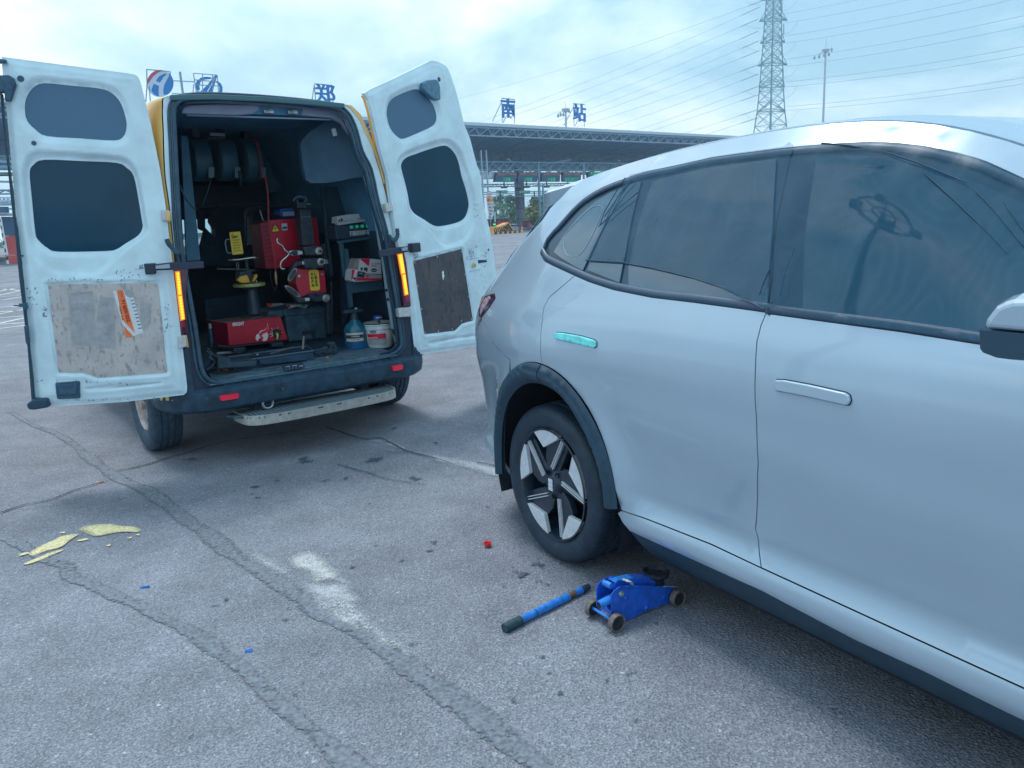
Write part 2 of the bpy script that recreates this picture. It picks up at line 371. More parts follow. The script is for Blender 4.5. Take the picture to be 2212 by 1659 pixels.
sp_ = [('V', 440, 405, 100, 26), ('V', 220, 570, 42, 34), ('V', 45, 610, 40, 12), ('V', 970, 400, 75, 28), ('V', 590, 560, 60, 14), ('V', 760, 540, 50, 20), ('V', 1290, 545, 70, 26), ('V', 1435, 1045, 40, 20), ('V', 1405, 1110, 30, 13), ('V', 2070, 1265, 45, 36), ('V', 2140, 1295, 55, 22), ('V', 75, 695, 30, 9), ('V', 155, 700, 22, 7), ('V', 30, 665, 30, 9), ('V', 1130, 155, 40, 12), ('V', 1450, 270, 50, 14),
       ('J', 240, 245, 60, 40), ('J', 330, 290, 85, 30), ('J', 505, 185, 75, 36), ('J', 600, 400, 45, 30), ('J', 490, 360, 70, 22), ('J', 95, 550, 40, 12), ('J', 150, 418, 34, 16), ('Q', 1180, 430, 70, 14), ('O', 2350, 2000, 20, 10)]
for i, (k, x, y, rx, ry) in enumerate(sp_):
    c = gnd(k, (x, y))[0]; ex = gnd(k, (x + rx, y))[0]; ey = gnd(k, (x, y - ry))[0]
    film('oil_stain', blob(c[0], c[1], math.dist(c, ex), math.dist(c, ey), rag=.35, seed=i), stain, .0040 + i * .00012)
for i in range(60):
    c = gnd('O', (rng.uniform(100, 2000), rng.uniform(1250, 2100)))[0]; film('oil_stain', blob(c[0], c[1], rng.uniform(.006, .025), rng.uniform(.006, .02), rag=.4, seed=100 + i, n=14), stain, .0036 + i * .00004)
white = fade('worn_white_paint', (.44, .46, .49), sc=150, lo=.26, hi=.58); white2 = fade('fresher_white_paint', (.50, .51, .51), sc=150, lo=.22, hi=.54); white3 = fade('old_white_paint', (.46, .48, .50), sc=140, lo=.36, hi=.60)
film('worn_road_marking', smoothpoly(gnd('V', (300, 1180), (350, 1140), (440, 1120), (530, 1115), (590, 1150), (640, 1220), (720, 1290), (800, 1360), (760, 1380), (620, 1350), (520, 1380), (420, 1290), (330, 1240))), white2, .0055)
film('worn_road_marking', smoothpoly(gnd('V', (0, 1100), (150, 1150), (330, 1240), (420, 1330), (600, 1350), (800, 1370), (870, 1440), (960, 1520), (500, 1500), (380, 1400), (230, 1320), (0, 1190))), white, .0050)
film('worn_road_marking', smoothpoly(gnd('Q', (880, 575), (1000, 650), (1200, 790), (1400, 930), (1540, 1000), (1450, 990), (1350, 905), (1150, 770), (950, 650))), white3, .0052)
film('worn_road_marking', smoothpoly(gnd('O', (860, 1700), (960, 1640), (1060, 1740), (1250, 1880), (1150, 1870), (1000, 1790))), white3, .0048)
film('worn_road_marking', smoothpoly(gnd('V', (1330, 355), (1550, 370), (1750, 410), (1990, 480), (2010, 560), (1850, 530), (1600, 460), (1400, 400))), white, .0055)
film('worn_road_marking', smoothpoly(gnd('V', (900, 240), (1100, 250), (1350, 340), (1300, 350), (1100, 310), (950, 275))), white3, .0052)
yel = fade('spilt_yellow_paint', (.70, .61, .34), sc=130, lo=.02, hi=.30)
for i, pg in enumerate(([(490, 865), (560, 840), (680, 832), (760, 845), (830, 848), (875, 865), (860, 885), (780, 880), (700, 890), (600, 908), (540, 890)], [(180, 1020), (230, 980), (330, 935), (400, 905), (490, 895), (440, 930), (380, 975), (280, 1005), (210, 1030)], [(150, 1080), (240, 1040), (330, 1005), (400, 992), (330, 1025), (240, 1062), (180, 1082)], [(120, 1025), (160, 1008), (185, 1015), (130, 1030)], [(480, 935), (530, 922), (555, 926), (500, 940)], [(790, 920), (820, 912), (815, 922)], [(845, 898), (870, 893), (865, 905)], [(660, 965), (690, 958), (680, 972)], [(370, 888), (400, 880), (405, 890)])):
    film('yellow_paint_spill', smoothpoly(gnd('Q', *pg)), yel, .0058)
# far bay markings on the left
wl = mat('line_white', (.55, .56, .56), .7, noise=.2, nscale=5)
for a, b in (((0, 205), (120, 180)), ((120, 180), (290, 195)), ((0, 262), (270, 205)), ((0, 290), (160, 276)), ((130, 318), (280, 292)), ((0, 438), (300, 428)), ((0, 535), (310, 478)), ((0, 505), (140, 498)), ((0, 592), (320, 570)), ((0, 672), (325, 602)), ((0, 688), (330, 668)), ((0, 750), (345, 708))):
    p = gnd('Y', a, b); d = np.array(p[1]) - np.array(p[0]); L_ = np.linalg.norm(d); p = [tuple(np.array(p[0]) - d * .5), tuple(np.array(p[1]) + d * .8)]
    struct(strip('bay_line', p, .11, wl, .005, rough=.3))
# small litter
blue_pl = mat('blue_plastic', (.02, .16, .55), .4)
c = gnd('Q', (900, 1224))[0]; o = MB().hexa([(-.018, -.006, 0), (.02, -.004, 0), (.022, .006, 0), (-.016, .007, 0)], [(-.016, -.004, .004), (.018, -.003, .009), (.018, .005, .008), (-.014, .005, .005)]).build('plastic_scrap', blue_pl); o.location = (c[0], c[1], .001); tag(o, 'small blue plastic scrap lying beside the left tar seam', 'scrap', 'blue plastic scraps on the asphalt')
c = gnd('O', (700, 1833))[0]; o = MB().hexa([(-.014, -.007, 0), (.015, -.006, 0), (.012, .008, 0), (-.012, .006, 0)], [(-.012, -.004, .006), (.012, -.003, .004), (.01, .005, .010), (-.010, .004, .006)]).build('plastic_scrap', blue_pl); o.location = (c[0], c[1], .001); tag(o, 'tiny blue plastic scrap nearest the camera between the two tar seams', 'scrap', 'blue plastic scraps on the asphalt')
c = gnd('Q', (620, 573))[0]; o = MB().tube([(-.03, 0, .004), (.03, .012, .004)], .004, 8).build('cigarette_end', mat('cig', (.75, .4, .2), .8)); o.location = (c[0], c[1], 0); tag(o, 'orange cigarette end lying on the crack left of the van wheel', 'litter')
c = gnd('V', (1857, 1072))[0]; red_pl = mat('red_plastic', (.75, .03, .04), .35)
t = thing('bottle_cap', 'small red plastic cap upturned on the asphalt near the car wheel', 'cap', (c[0], c[1], 0))
MB().lathe([(.0, .002), (.010, .002), (.015, .006), (.018, .022), (.016, .022), (.012, .008), (0, .006)], 20).build('shell', red_pl, t, smooth=True, auto=40); MB().lathe([(.0185, .015), (.0195, .017), (.0185, .019)], 20).build('rim', red_pl, t)
# ================================================================== silver hatchback SUV beside the camera
CAR = Frame((.1206, 3.1842, 0), -1.02103)
def herm(x, xs, ys):
    x = np.asarray(x, float); xs = np.asarray(xs, float); ys = np.asarray(ys, float)
    m = np.gradient(ys, xs); i = np.clip(np.searchsorted(xs, x) - 1, 0, len(xs) - 2); h = xs[i + 1] - xs[i]; t = np.clip((x - xs[i]) / h, -.0, 1.)
    return (2 * t**3 - 3 * t**2 + 1) * ys[i] + (t**3 - 2 * t**2 + t) * h * m[i] + (-2 * t**3 + 3 * t**2) * ys[i + 1] + (t**3 - t**2) * h * m[i + 1]
ROOF_S = [-1.2, -.75, -.5, -.2, .3, .7, 1.0, 1.25, 1.45, 1.6, 1.75, 2.0, 2.4, 2.8]
ROOF_W = [1.50, 1.575, 1.615, 1.672, 1.745, 1.772, 1.780, 1.768, 1.735, 1.68, 1.605, 1.47, 1.245, 1.145]
BW = [.15, .22, .28, .345, .40, .43, .50, .62, .71, .76, .86, .96, 1.04, 1.11, 1.18, 1.30, 1.42, 1.52, 1.60, 1.645, 1.675, 1.69]
BN = [-.17, -.10, -.055, -.022, -.035, -.060, -.058, -.036, -.016, -.009, -.004, .0, -.008, -.022, -.05, -.10, -.155, -.21, -.265, -.33, -.44, -.70]
_g = np.linspace(-1.6, 3.2, 481); _h = herm(np.clip(_g, -1.1, 2.75), ROOF_S, ROOF_W)
for _ in range(3): _h = np.convolve(np.pad(_h, 12, mode='edge'), np.ones(25) / 25, mode='valid')
def roofh(s): return herm(np.clip(s, -1.1, 2.75), _g[::6], _h[::6])
def wn(w, s):       # squash the greenhouse to the roof height of this station
    return np.where(w > 1.12, 1.12 + (w - 1.12) * (1.69 - 1.12) / (roofh(s) - 1.12), w)
def bodyn(s, w):
    k = np.clip((s + .2) / 2.2, 0, 1); ww = wn(w, s)
    # the shoulder of the lower door drops towards the front
    sh = .10 * (1 - k) - .06 * k; w2 = np.where((ww > .43) & (ww < .96), ww - sh * np.sin(math.pi * np.clip((ww - .43) / .53, 0, 1)) * .9, ww)
    n = herm(w2, BW, BN)
    rn = np.minimum(np.hypot((s - .02) / .478, (w - .35) / .552), np.hypot((s - 2.77) / .478, (w - .35) / .552)); kk = np.exp(-(np.maximum(rn - 1.0, 0) / .16) ** 2) * np.clip((.95 - w) / .12, 0, 1) * np.clip((w - .36) / .08, 0, 1); n = n * (1 - kk) + .002 * kk
    n = n + .022 * np.exp(-((s + .02) / .42) ** 2 - ((w - .93) / .17) ** 2)
    return n
PA = [-2.0, -1.55, -1.2, -.95, -.70, -.40, -.1, .3, 1.2, 2.1, 2.75, 3.2, 3.6, 3.95, 4.4]
PS = [-.95, -.93, -.88, -.80, -.65, -.395, -.1, .3, 1.2, 2.1, 2.75, 3.18, 3.48, 3.62, 3.68]
PD = [-.93, -.50, -.26, -.14, -.065, -.018, 0, 0, 0, -.005, -.02, -.05, -.17, -.45, -.93]
def rearend(w): return herm(w, [.2, .3, .45, .7, .9, 1.05, 1.15, 1.3, 1.45, 1.6, 1.7], [-.84, -.90, -.95, -.965, -.94, -.90, -.83, -.70, -.57, -.45, -.38])
def frontend(w): return np.interp(w, [.2, .5, .9, 1.0, 1.04, 1.3, 1.5, 1.66], [3.6, 3.68, 3.6, 3.3, 2.95, 2.35, 1.95, 1.6])
def S_car(P):
    P = np.atleast_2d(P); a = P[:, 0]; w = P[:, 1]; s = herm(a, PA, PS); d = herm(a, PA, PD)
    rs = -.1 + (s + .1) * (rearend(w) + .1) / (-.95 + .1); fs = 1.2 + (s - 1.2) * (frontend(w) - 1.2) / (3.68 - 1.2); fs = np.where(w > 1.0, s, fs)
    s2 = np.where(s < -.1, rs, np.where(s > 1.2, np.where(w > 1.0, fs, 2.1 + (s - 2.1) * np.where(s > 2.1, (frontend(w) - 2.1) / 1.58, 1)), s))
    b = bodyn(s2, w); n = b + d * (-.93 - b) / (-.93)
    return np.stack([s2, -n, w], -1)
def S_off(off):
    def f(P):
        e = 1e-3; X = S_car(P); du = S_car(P + [e, 0]) - S_car(P - [e, 0]); dv = S_car(P + [0, e]) - S_car(P - [0, e]); Nn = np.cross(du, dv); Nn /= np.linalg.norm(Nn, axis=1)[:, None] + 1e-12
        return X + Nn * off
    return f
Mcar = np.stack([CAR.x, CAR.y, CAR.z])
def car_px(P, S=S_car): return projpx(S(P) @ Mcar + CAR.o)
def CT(k, *pts):      # photo point -> (a, w) on the car's side skin, Newton iteration
    T = np.array(zc(k, *pts)); P = []
    for x, y in T:
        q = CAR.loc(hit(x, y, CAR.wor((0, .05, 0)), CAR.y)); P.append((q[0], min(q[2], 1.6)))
    P = np.array(P); P[:, 0] = np.clip(P[:, 0], -1.0, 3)
    for _ in range(25):
        f = car_px(P) - T; J = np.empty((len(P), 2, 2))
        for i, d in enumerate(([2e-4, 0], [0, 2e-4])): J[:, :, i] = (car_px(P + d) - car_px(P)) / 2e-4
        try: st = np.linalg.solve(J + np.eye(2) * 1e-6, -f[..., None])[..., 0]
        except Exception: break
        P = P + np.clip(st, -.06, .06)
    return [tuple(p) for p in P]
def inset(poly, d):
    P = [np.array(p, float) for p in poly]; n = len(P); A = sum(P[i][0] * P[(i + 1) % n][1] - P[(i + 1) % n][0] * P[i][1] for i in range(n)); sg = 1 if A > 0 else -1; o = []
    for i in range(n):
        a = P[i] - P[i - 1]; b = P[(i + 1) % n] - P[i]; na = np.array([-a[1], a[0]]) / (np.linalg.norm(a) + 1e-9); nb = np.array([-b[1], b[0]]) / (np.linalg.norm(b) + 1e-9)
        m = na + nb; m /= max(np.linalg.norm(m), .3); k = 1 / max(m @ na, .5); o.append(tuple(P[i] + sg * m * d * k))
    return o
paint = mat('car_paint', (.41, .52, .625), .25, .25, coat=1.0, noise=.015, nscale=3, detail=2)
trimb = mat('car_trim_black', (.02, .06, .105), .3, coat=.4, noise=.1, nscale=8)
clad = mat('car_cladding', (.022, .058, .095), .6, noise=.12, nscale=14, bump=.15, bscale=300)
glassd = mat('car_glass', (.008, .066, .122), .03, spec=.55, coat=1, ior=1.75)
inner = mat('car_inner_dark', (.012, .02, .035), .8)
car = thing('parked_car', 'silver five door SUV with black mesh sunshades over its side windows', 'car', CAR.o, CAR.yaw)
WC = .35
AX, AE, BE, AI, BI = .02, .478, .552, .405, .462
def arc(r, a0, a1, n=24, cx=0, k=None):
    ka, kb = k or (AE, BE); return [(cx + AX + ka * math.cos(R(a0 + (a1 - a0) * i / n)), WC + kb * math.sin(R(a0 + (a1 - a0) * i / n))) for i in range(n + 1)]
RA = .5
# daylight opening outline
dlo_top = CT('G', (1255, 1420), (1310, 1275), (1480, 1080), (1700, 830), (1900, 650), (2212, 470)) + CT('A', (1480, 742), (1640, 690), (1900, 635)) + \
    CT('B', (0, 1365), (400, 1310), (640, 1280), (960, 1250), (1300, 1232), (1500, 1232), (1800, 1260), (2000, 1300), (2212, 1350)) + CT('E', (400, 310), (628, 415))
dlo_bot = CT('C', (330, 640), (370, 705), (470, 755), (600, 815), (700, 860), (900, 925), (1200, 985), (1500, 1020), (1800, 1060), (2090, 1100)) + CT('D', (150, 500), (700, 575), (1200, 642), (1870, 748))
s_end = dlo_top[-1]
dlo_front = [(2.0, 1.160), (2.25, 1.148), (2.38, 1.14), (2.30, 1.19), (2.0, 1.365)]
dlo = smoothpoly(dlo_bot, False, 2) + dlo_front + smoothpoly(dlo_top[::-1], False, 2)
seamR = CT('C', (600, 815), (500, 900), (400, 985), (360, 1060), (342, 1200), (335, 1438)) + CT('W', (690, 40))
seamB = CT('D', (150, 500), (110, 600), (80, 720), (68, 950), (75, 1300), (90, 1659)) + CT('F', (285, 0), (272, 190), (295, 330), (308, 430))
sill = CT('W', (1285, 1215)) + CT('F', (0, 285), (308, 430), (1000, 748), (1921, 1170))
sw = sill[-1][1]
silver_bot = CT('W', (1210, 1300), (1268, 1480)) + CT('F', (0, 400), (320, 575), (900, 880), (1300, 1062), (1800, 1310))
sb = silver_bot[-1][1]
tail = CT('G', (1690, 425), (1530, 650), (1375, 800), (1240, 1000)) + CT('C', (130, 620), (30, 775)) + CT(6, (1205, 1005))

aR = math.degrees(math.atan2((seamR[-1][1] - WC) / BE, (seamR[-1][0] - AX) / AE)); seamR[-1] = arc(0, aR, aR, 1)[0]
tS = math.degrees(math.asin((sw - WC) / BE)); sillA = arc(0, tS, tS, 1)[0]
def roofline(s0, s1, n=30):    # ditch line on the roof edge
    r = []
    for i in range(n + 1):
        s = s0 + (s1 - s0) * i / n; h = float(roofh(s)); r.append((s, 1.12 + (1.652 - 1.12) * (h - 1.12) / .57))
    return r
A_END = 2.12
front_dlo_pt = (2.42, 1.12)
# body side: quarter panel, pillar and roof rail in one pressing
arcR = arc(RA, aR, 140, 24)
bump_seam = CT(6, (1160, 1278), (1200, 1390), (1260, 1500), (1340, 1590), (1395, 1635))
qp = smoothpoly(bump_seam, False, 2)[1:] + [p for p in arcR[::-1] if p[0] > bump_seam[-1][0]] + seamR[::-1][1:] + [q for q in smoothpoly(dlo_bot[:4], False, 3)][::-1][1:] + smoothpoly(dlo_top, False, 2) + [(2.0, 1.365), (2.30, 1.19), (2.38, 1.14), (2.6, 1.125)]
rl = roofline(-.16, 2.5); qp += rl[::-1]
qp += [(-1.0, 1.50), (-1.12, 1.42)] if False else []
tl = [t for t in tail]
lamp = CT(6, (1190, 1018), (1262, 1062), (1270, 1105), (1212, 1190), (1150, 1272))
qp += tl[1:] + [lamp[0], lamp[1], lamp[2], lamp[3], lamp[4]]
panel('quarter_panel', inset(qp, .002), S_car, paint, car, step=.035, skirt=.015)
rdoor = [(p[0], p[1]) for p in dlo_bot[3:10]] + seamB[1:] + sill[1:2][::-1] + [sillA] + arc(RA, tS, aR, 18)[1:] + seamR[::-1][1:-1]
rd = panel('rear_door', inset(rdoor, .002), S_car, paint, car, step=.035, skirt=.015)
fdoor = seamB[::-1] + dlo_bot[11:] + [dlo_front[0], (2.08, dlo_front[0][1] - .005), (2.12, 1.0), (2.10, .8), (2.08, .6), (2.08, sw)] + sill[-1:-3:-1]
fd_ = panel('front_door', inset(fdoor, .002), S_car, paint, car, step=.035, skirt=.015)
fender = [(2.08, sw), (2.08, .6), (2.10, .8), (2.12, 1.0), (2.08, dlo_front[0][1]), (2.25, 1.135), (2.42, 1.12), (2.8, 1.03), (3.3, .98), (3.3, .78)] + [(2.75 - p[0], p[1]) for p in arc(RA, -3, 180, 24)[::-1]][::-1]
fender = [(2.08, sw), (2.08, .6), (2.10, .8), (2.12, 1.0), (2.08, dlo_front[0][1] - .005), (2.25, 1.143), (2.38, 1.135), (2.6, 1.12), (2.8, 1.04), (3.4, .93), (3.4, .42)] + arc(RA, 6, 172, 22, 2.75)
panel('front_fender', inset(fender, .002), S_car, paint, car, step=.04, skirt=.015)
sillP = [(sillA[0], sw), *sill[1:], (2.24, sw), (2.24, sb)] + silver_bot[3:][::-1] + [(.52, .305), (.47, .37)]
panel('sill_panel', inset(sillP, .002), S_off(.001), paint, car, step=.03, skirt=.012)
clA = [(.52, .30)] + silver_bot[3:] + [(2.24, sb), (2.26, .17), (.56, .17)]
panel('side_cladding', inset(clA[::-1], .001), S_car, clad, car, step=.03, skirt=.02)
# wheel arch flare (ring), rear arch and front arch
def S_clad(cx):
    def f(P):
        Q = P.copy(); Q[:, 1] = np.maximum(P[:, 1], .80); X = S_car(Q); X[:, 2] = P[:, 1]; r = np.hypot((P[:, 0] - cx - AX) / AE, (P[:, 1] - WC) / BE)
        b = .026 * np.clip((1.01 - r) / .035, 0, 1) - .03 * np.clip((.885 - r) / .05, 0, 1) + .006 * np.exp(-((r - .915) / .02) ** 2); X[:, 1] -= b; return X
    return f
def ring(cx, a0, a1, nm):
    return panel(nm, arc(0, a0, a1, 40, cx) + arc(0, a1, a0, 36, cx, (AI, BI)), S_clad(cx), clad, car, step=.018, skirt=.05)
ring(0, 5, aR - .4, 'arch_flare'); ring(0, aR + .4, 186, 'arch_flare'); ring(2.75, 2, 180, 'arch_flare')
# bumper and tailgate (wrap to the centre line)
bp = [bump_seam[0], *smoothpoly(bump_seam, False, 2)[1:]] + [p for p in arc(RA, 100, 190, 24) if p[0] < bump_seam[-1][0]]
bp += [(-.50, .24), (-1.2, .24), (-2.0, .24), (-2.0, .72), (-1.2, .72), (-.98, .80)]
panel('rear_bumper', inset(bp, .002), S_car, paint, car, step=.035, skirt=.015)
panel('bumper_skirt', [(-.66, .24), (-2.0, .24), (-2.0, .17), (-.70, .18)][::-1], S_off(-.004), clad, car, step=.05, skirt=.02)
tgl = tail
tg = [(-2.0, .725), (-1.2, .725), (-.99, .81), (lamp[4][0] - .02, lamp[4][1] + .02)] + [lamp[0]] + tail[::-1][1:3] + [(tail[4][0], tail[4][1])] + [(-1.15, 1.19), (-2.0, 1.19)]
panel('tailgate', inset(tg, .002), S_car, paint, car, step=.04, skirt=.015)
tw = [(-2.0, 1.19), (-1.15, 1.19), (tail[4][0], tail[4][1])] + tail[3:0:-1] + [(tail[0][0] - .06, 1.55), (-1.2, 1.53), (-2.0, 1.53)]
panel('rear_window', inset(tw, .004), S_off(-.012), mat('rear_glass', (.008, .03, .055), .08, spec=.4), car, step=.04, skirt=.02)
# rear lamp
lampg = mat('car_lamp_glass', (.08, .03, .07), .06, coat=1, noise=.6, nscale=30)
lo_ = lamp + CT(6, (1136, 1270), (1131, 1200), (1146, 1100))
lmp = panel('rear_lamp', inset(lo_, .002), S_off(.004), lampg, car, step=.02, skirt=.03)
pl = CT(6, (1180, 1120), (1225, 1085), (1232, 1110), (1180, 1200), (1150, 1245), (1148, 1190))
panel('lamp_lens', pl, S_off(.007), mat('car_lamp_lens', (.45, .36, .45), .1, coat=1, noise=.5, nscale=60), lmp, step=.02, skirt=.003)
# inner body behind the skins, floor pan, roof
vs = []; fs = []; aa = np.linspace(-2, 4.4, 90); ws = np.linspace(.20, 1.62, 34); 
G = np.array([(a, min(w_, 1.62)) for a in aa for w_ in ws]); X = S_off(-.03)(G)
m_ = len(ws); ib = MB()
for i in range(len(aa) - 1):
    for j in range(m_ - 1):
        q = [i * m_ + j, (i + 1) * m_ + j, (i + 1) * m_ + j + 1, i * m_ + j + 1]; c = X[q].mean(0)
        if (math.hypot(c[0], c[2] - WC) < .47 or math.hypot(c[0] - 2.75, c[2] - WC) < .47) and c[1] < .3: continue
        if c[0] < -.36 and c[2] < .40: continue
        if c[0] > 1.7 and c[2] > 1.02 or c[0] > 2.3 and c[2] > .85: continue
        fs.append(tuple(q))
ib.add(X, fs)
ib.box(.5, 2.25, .12, 1.74, .19, .24); ib.box(-.85, .5, .42, 1.44, .22, .27)
ibo = ib.build('inner_body', inner, car)
for cx in (0, 2.75):
    l = MB(); l.lathe([(.465, .06), (.470, .42)], 40, (cx, 0, WC), 'x'); 
    l = MB()
    prof = [(.47, .04), (.475, .42), (.0, .43)]
    vs = []; fs = []; n = 36
    for r_, y_ in prof:
        for j in range(n + 1):
            t = R(-20 + 220 * j / n); vs.append((cx + r_ * math.cos(t), y_, WC + r_ * math.sin(t)))
    for i in range(2):
        for j in range(n): fs.append((i * (n + 1) + j, i * (n + 1) + j + 1, (i + 1) * (n + 1) + j + 1, (i + 1) * (n + 1) + j))
    l.add(vs, fs); l.build('wheel_housing', inner, car)
def S_roof(P):
    P = np.atleast_2d(P); s = P[:, 0]; y = P[:, 1]; n = -np.minimum(y, 1.86 - y)
    ww = herm(-n, [.20, .265, .33, .44, .70, .93, 1.2], [1.505, 1.60, 1.645, 1.664, 1.672, 1.675, 1.672]); h = roofh(s)
    return np.stack([s, y, 1.12 + (ww - 1.12) * (h - 1.12) / .57], -1)
rp = [(-.28, .352), (1.78, .352), (1.78, .6), (1.76, .93), (1.78, 1.26), (1.78, 1.508), (-.28, 1.508), (-.32, .93)]
panel('roof_panel', rp, S_roof, paint, car, step=.05, skirt=.012)
S_rz = lambda P: S_roof(P) + [0, 0, -.012]
panel('roof_ditch', [(-.20, .325), (2.5, .325), (2.5, .37), (-.20, .37)], S_rz, trimb, car, step=.05, skirt=0)
panel('windscreen', [(1.79, .36), (2.45, .34), (2.6, .6), (2.66, .93), (2.6, 1.26), (2.45, 1.52), (1.79, 1.50), (1.77, .93)], S_roof, glassd, car, step=.05, skirt=.01)
panel('bonnet', [(2.42, .12), (3.0, .12), (3.40, .20), (3.57, .50), (3.62, .93), (3.57, 1.36), (3.40, 1.66), (3.0, 1.74), (2.42, 1.74), (2.60, .93)], lambda P: np.stack([P[:, 0], P[:, 1], 1.17 - .30 * np.clip((P[:, 0] - 2.42) / 1.2, 0, 1) ** 1.4 - .05 * ((P[:, 1] - .93) / .8) ** 2], -1), paint, car, step=.06, skirt=.03)
panel('front_bumper', [(3.4, .25), (4.4, .25), (4.4, .88), (3.9, .88), (3.4, .93)], S_car, paint, car, step=.06, skirt=.02)
# spoiler
spx = [(-.50, .27), (-.80, .30), (-.90, .50), (-.93, .93), (-.90, 1.36), (-.80, 1.56), (-.50, 1.59)]
sp = MB()
def spo(k, *p): return p
def sz(s, y): return float(S_roof(np.array([[max(s, -.9), min(max(y, .30), 1.56)]]))[0, 2]) + .004
# spoiler as a tapering wedge shell following the roof line
top = []; bot = []
ys = np.linspace(.30, 1.56, 24); sts = [0, .25, .5, .75, 1.]
for y in ys:
    e = abs(y - .93) / .63; tip = -.56 + .20 * e ** 4; root = -.12
    for q in sts:
        s = root + (tip - root) * q; z = sz(s, y) + .012 * q - .004
        top.append((s, y, z)); bot.append((s, y, z - (.05 * (1 - q) + .060)))
n5 = len(sts); vs = top + bot; o = len(top); fs = []
for i in range(len(ys) - 1):
    for j in range(n5 - 1):
        a_ = i * n5 + j; fs.append((a_, a_ + n5, a_ + n5 + 1, a_ + 1)); fs.append((o + a_, o + a_ + 1, o + a_ + n5 + 1, o + a_ + n5))
    a_ = i * n5 + n5 - 1; fs.append((a_, a_ + n5, o + a_ + n5, o + a_))
for j in range(n5 - 1):
    fs.append((j, j + 1, o + j + 1, o + j)); e_ = (len(ys) - 1) * n5 + j; fs.append((e_ + 1, e_, o + e_, o + e_ + 1))
sp.add(vs, fs); spo_ = sp.build('spoiler', paint, car, smooth=True, auto=50)
# glazing
panel('window_surround', inset(dlo, -.004), S_off(-.010), trimb, car, step=.04, skirt=.02)
qg = CT('A', (845, 1375), (925, 1240), (1060, 1070), (1210, 935), (1330, 865), (1455, 815), (1400, 935), (1300, 1110), (1190, 1330), (1095, 1535), (1030, 1500), (900, 1420))
rf = CT('A', (1500, 790), (1600, 765), (1540, 1000), (1470, 1350), (1412, 1640), (1135, 1530), (1230, 1290), (1340, 1070), (1440, 880))
rm = CT('A', (1700, 765), (1850, 722), (2212, 640)) + CT('B', (300, 1400), (555, 1365)) + CT('D1', (1668, 480), (1655, 655)) + CT('C', (1950, 1050), (1700, 1015), (1300, 958), (1010, 895)) + CT('A', (1490, 1500), (1600, 1050))
fg = CT('B', (905, 1352), (1200, 1338), (1500, 1342), (1750, 1382), (2000, 1450), (2212, 1535)) + CT('E', (628, 560)) + [(2.0, 1.32), (2.22, 1.19), (2.15, 1.17)] + CT('D', (1870, 700), (1400, 612), (900, 542), (430, 472), (440, 0))
for nm, pg in (('quarter_window', qg), ('door_window', rf), ('door_window', rm), ('door_window', fg)):
    panel(nm, pg, S_off(-.004), glassd, car, step=.04, skirt=.006)
# raised black moulding round the opening and the belt
def ribbon(name, pts, w0, w1, off, m, parent, rnd=.004):
    P = np.array(dens(pts, .02, False)); d = np.gradient(P, axis=0); d /= np.linalg.norm(d, axis=1)[:, None] + 1e-9; q = np.stack([-d[:, 1], d[:, 0]], -1); n = len(P); rows = []
    base_ = -.006 if abs(w1 - w0) > .01 else off - .003
    for t, o_ in ((0, base_), (.12, off), (.5, off + rnd), (.88, off), (1, base_)): rows.append(S_off(o_)(P + q * (w0 + (w1 - w0) * t)))
    vs = np.concatenate(rows); fs = [(r * n + i, r * n + i + 1, (r + 1) * n + i + 1, (r + 1) * n + i) for r in range(4) for i in range(n - 1)]
    return MB().add(vs, fs).build(name, m, parent, smooth=True)
mould = mat('car_moulding', (.055, .095, .15), .38)
ribbon('belt_moulding', smoothpoly(dlo_bot, False, 2) + [dlo_front[0]], .0, .027, .002, mould, car, .002)
ribbon('roof_moulding', smoothpoly(dlo_top, False, 2) + [(2.0, 1.365)], .0, -.016, .001, mould, car, .001)
ribbon('defroster_line', smoothpoly(CT('A', (940, 1240), (1050, 1110), (1180, 990), (1255, 980), (1268, 1010), (1220, 1150), (1120, 1340), (1040, 1415), (950, 1385)), True, 4), -.0006, .0006, -.002, mat('defroster', (.35, .5, .6), .5), car, .0003)
# mesh sunshades pulled over the doors
shade = mat('sunshade_mesh', (.022, .105, .18), .30, alpha=.42, noise=.10, nscale=5, bump=.10, bscale=9, stretch=(3.2, 1, .7), spec=.4)
def moire(m):
    t = m.node_tree; b = t.nodes['Principled BSDF']; tc = t.nodes.new('ShaderNodeTexCoord'); n = t.nodes.new('ShaderNodeTexNoise'); n.inputs['Scale'].default_value = 2.6; n.inputs['Detail'].default_value = 1.5; t.links.new(tc.outputs['Object'], n.inputs['Vector'])
    a = t.nodes.new('ShaderNodeMath'); a.operation = 'MULTIPLY'; a.inputs[1].default_value = 190; t.links.new(n.outputs[0], a.inputs[0]); s_ = t.nodes.new('ShaderNodeMath'); s_.operation = 'SINE'; t.links.new(a.outputs[0], s_.inputs[0])
    r = t.nodes.new('ShaderNodeMapRange'); r.inputs[1].default_value = .2; r.inputs[2].default_value = 1; t.links.new(s_.outputs[0], r.inputs[0]); src = b.inputs['Base Color'].links[0].from_socket; x = t.nodes.new('ShaderNodeMixRGB'); x.inputs[2].default_value = (.17, .28, .38, 1)
    f = t.nodes.new('ShaderNodeMath'); f.operation = 'MULTIPLY'; f.inputs[1].default_value = .13; t.links.new(r.outputs[0], f.inputs[0]); t.links.new(f.outputs[0], x.inputs[0]); t.links.new(src, x.inputs[1]); t.links.new(x.outputs[0], b.inputs['Base Color'])
moire(shade)
shedge = mat('sunshade_hem', (.03, .07, .12), .6)
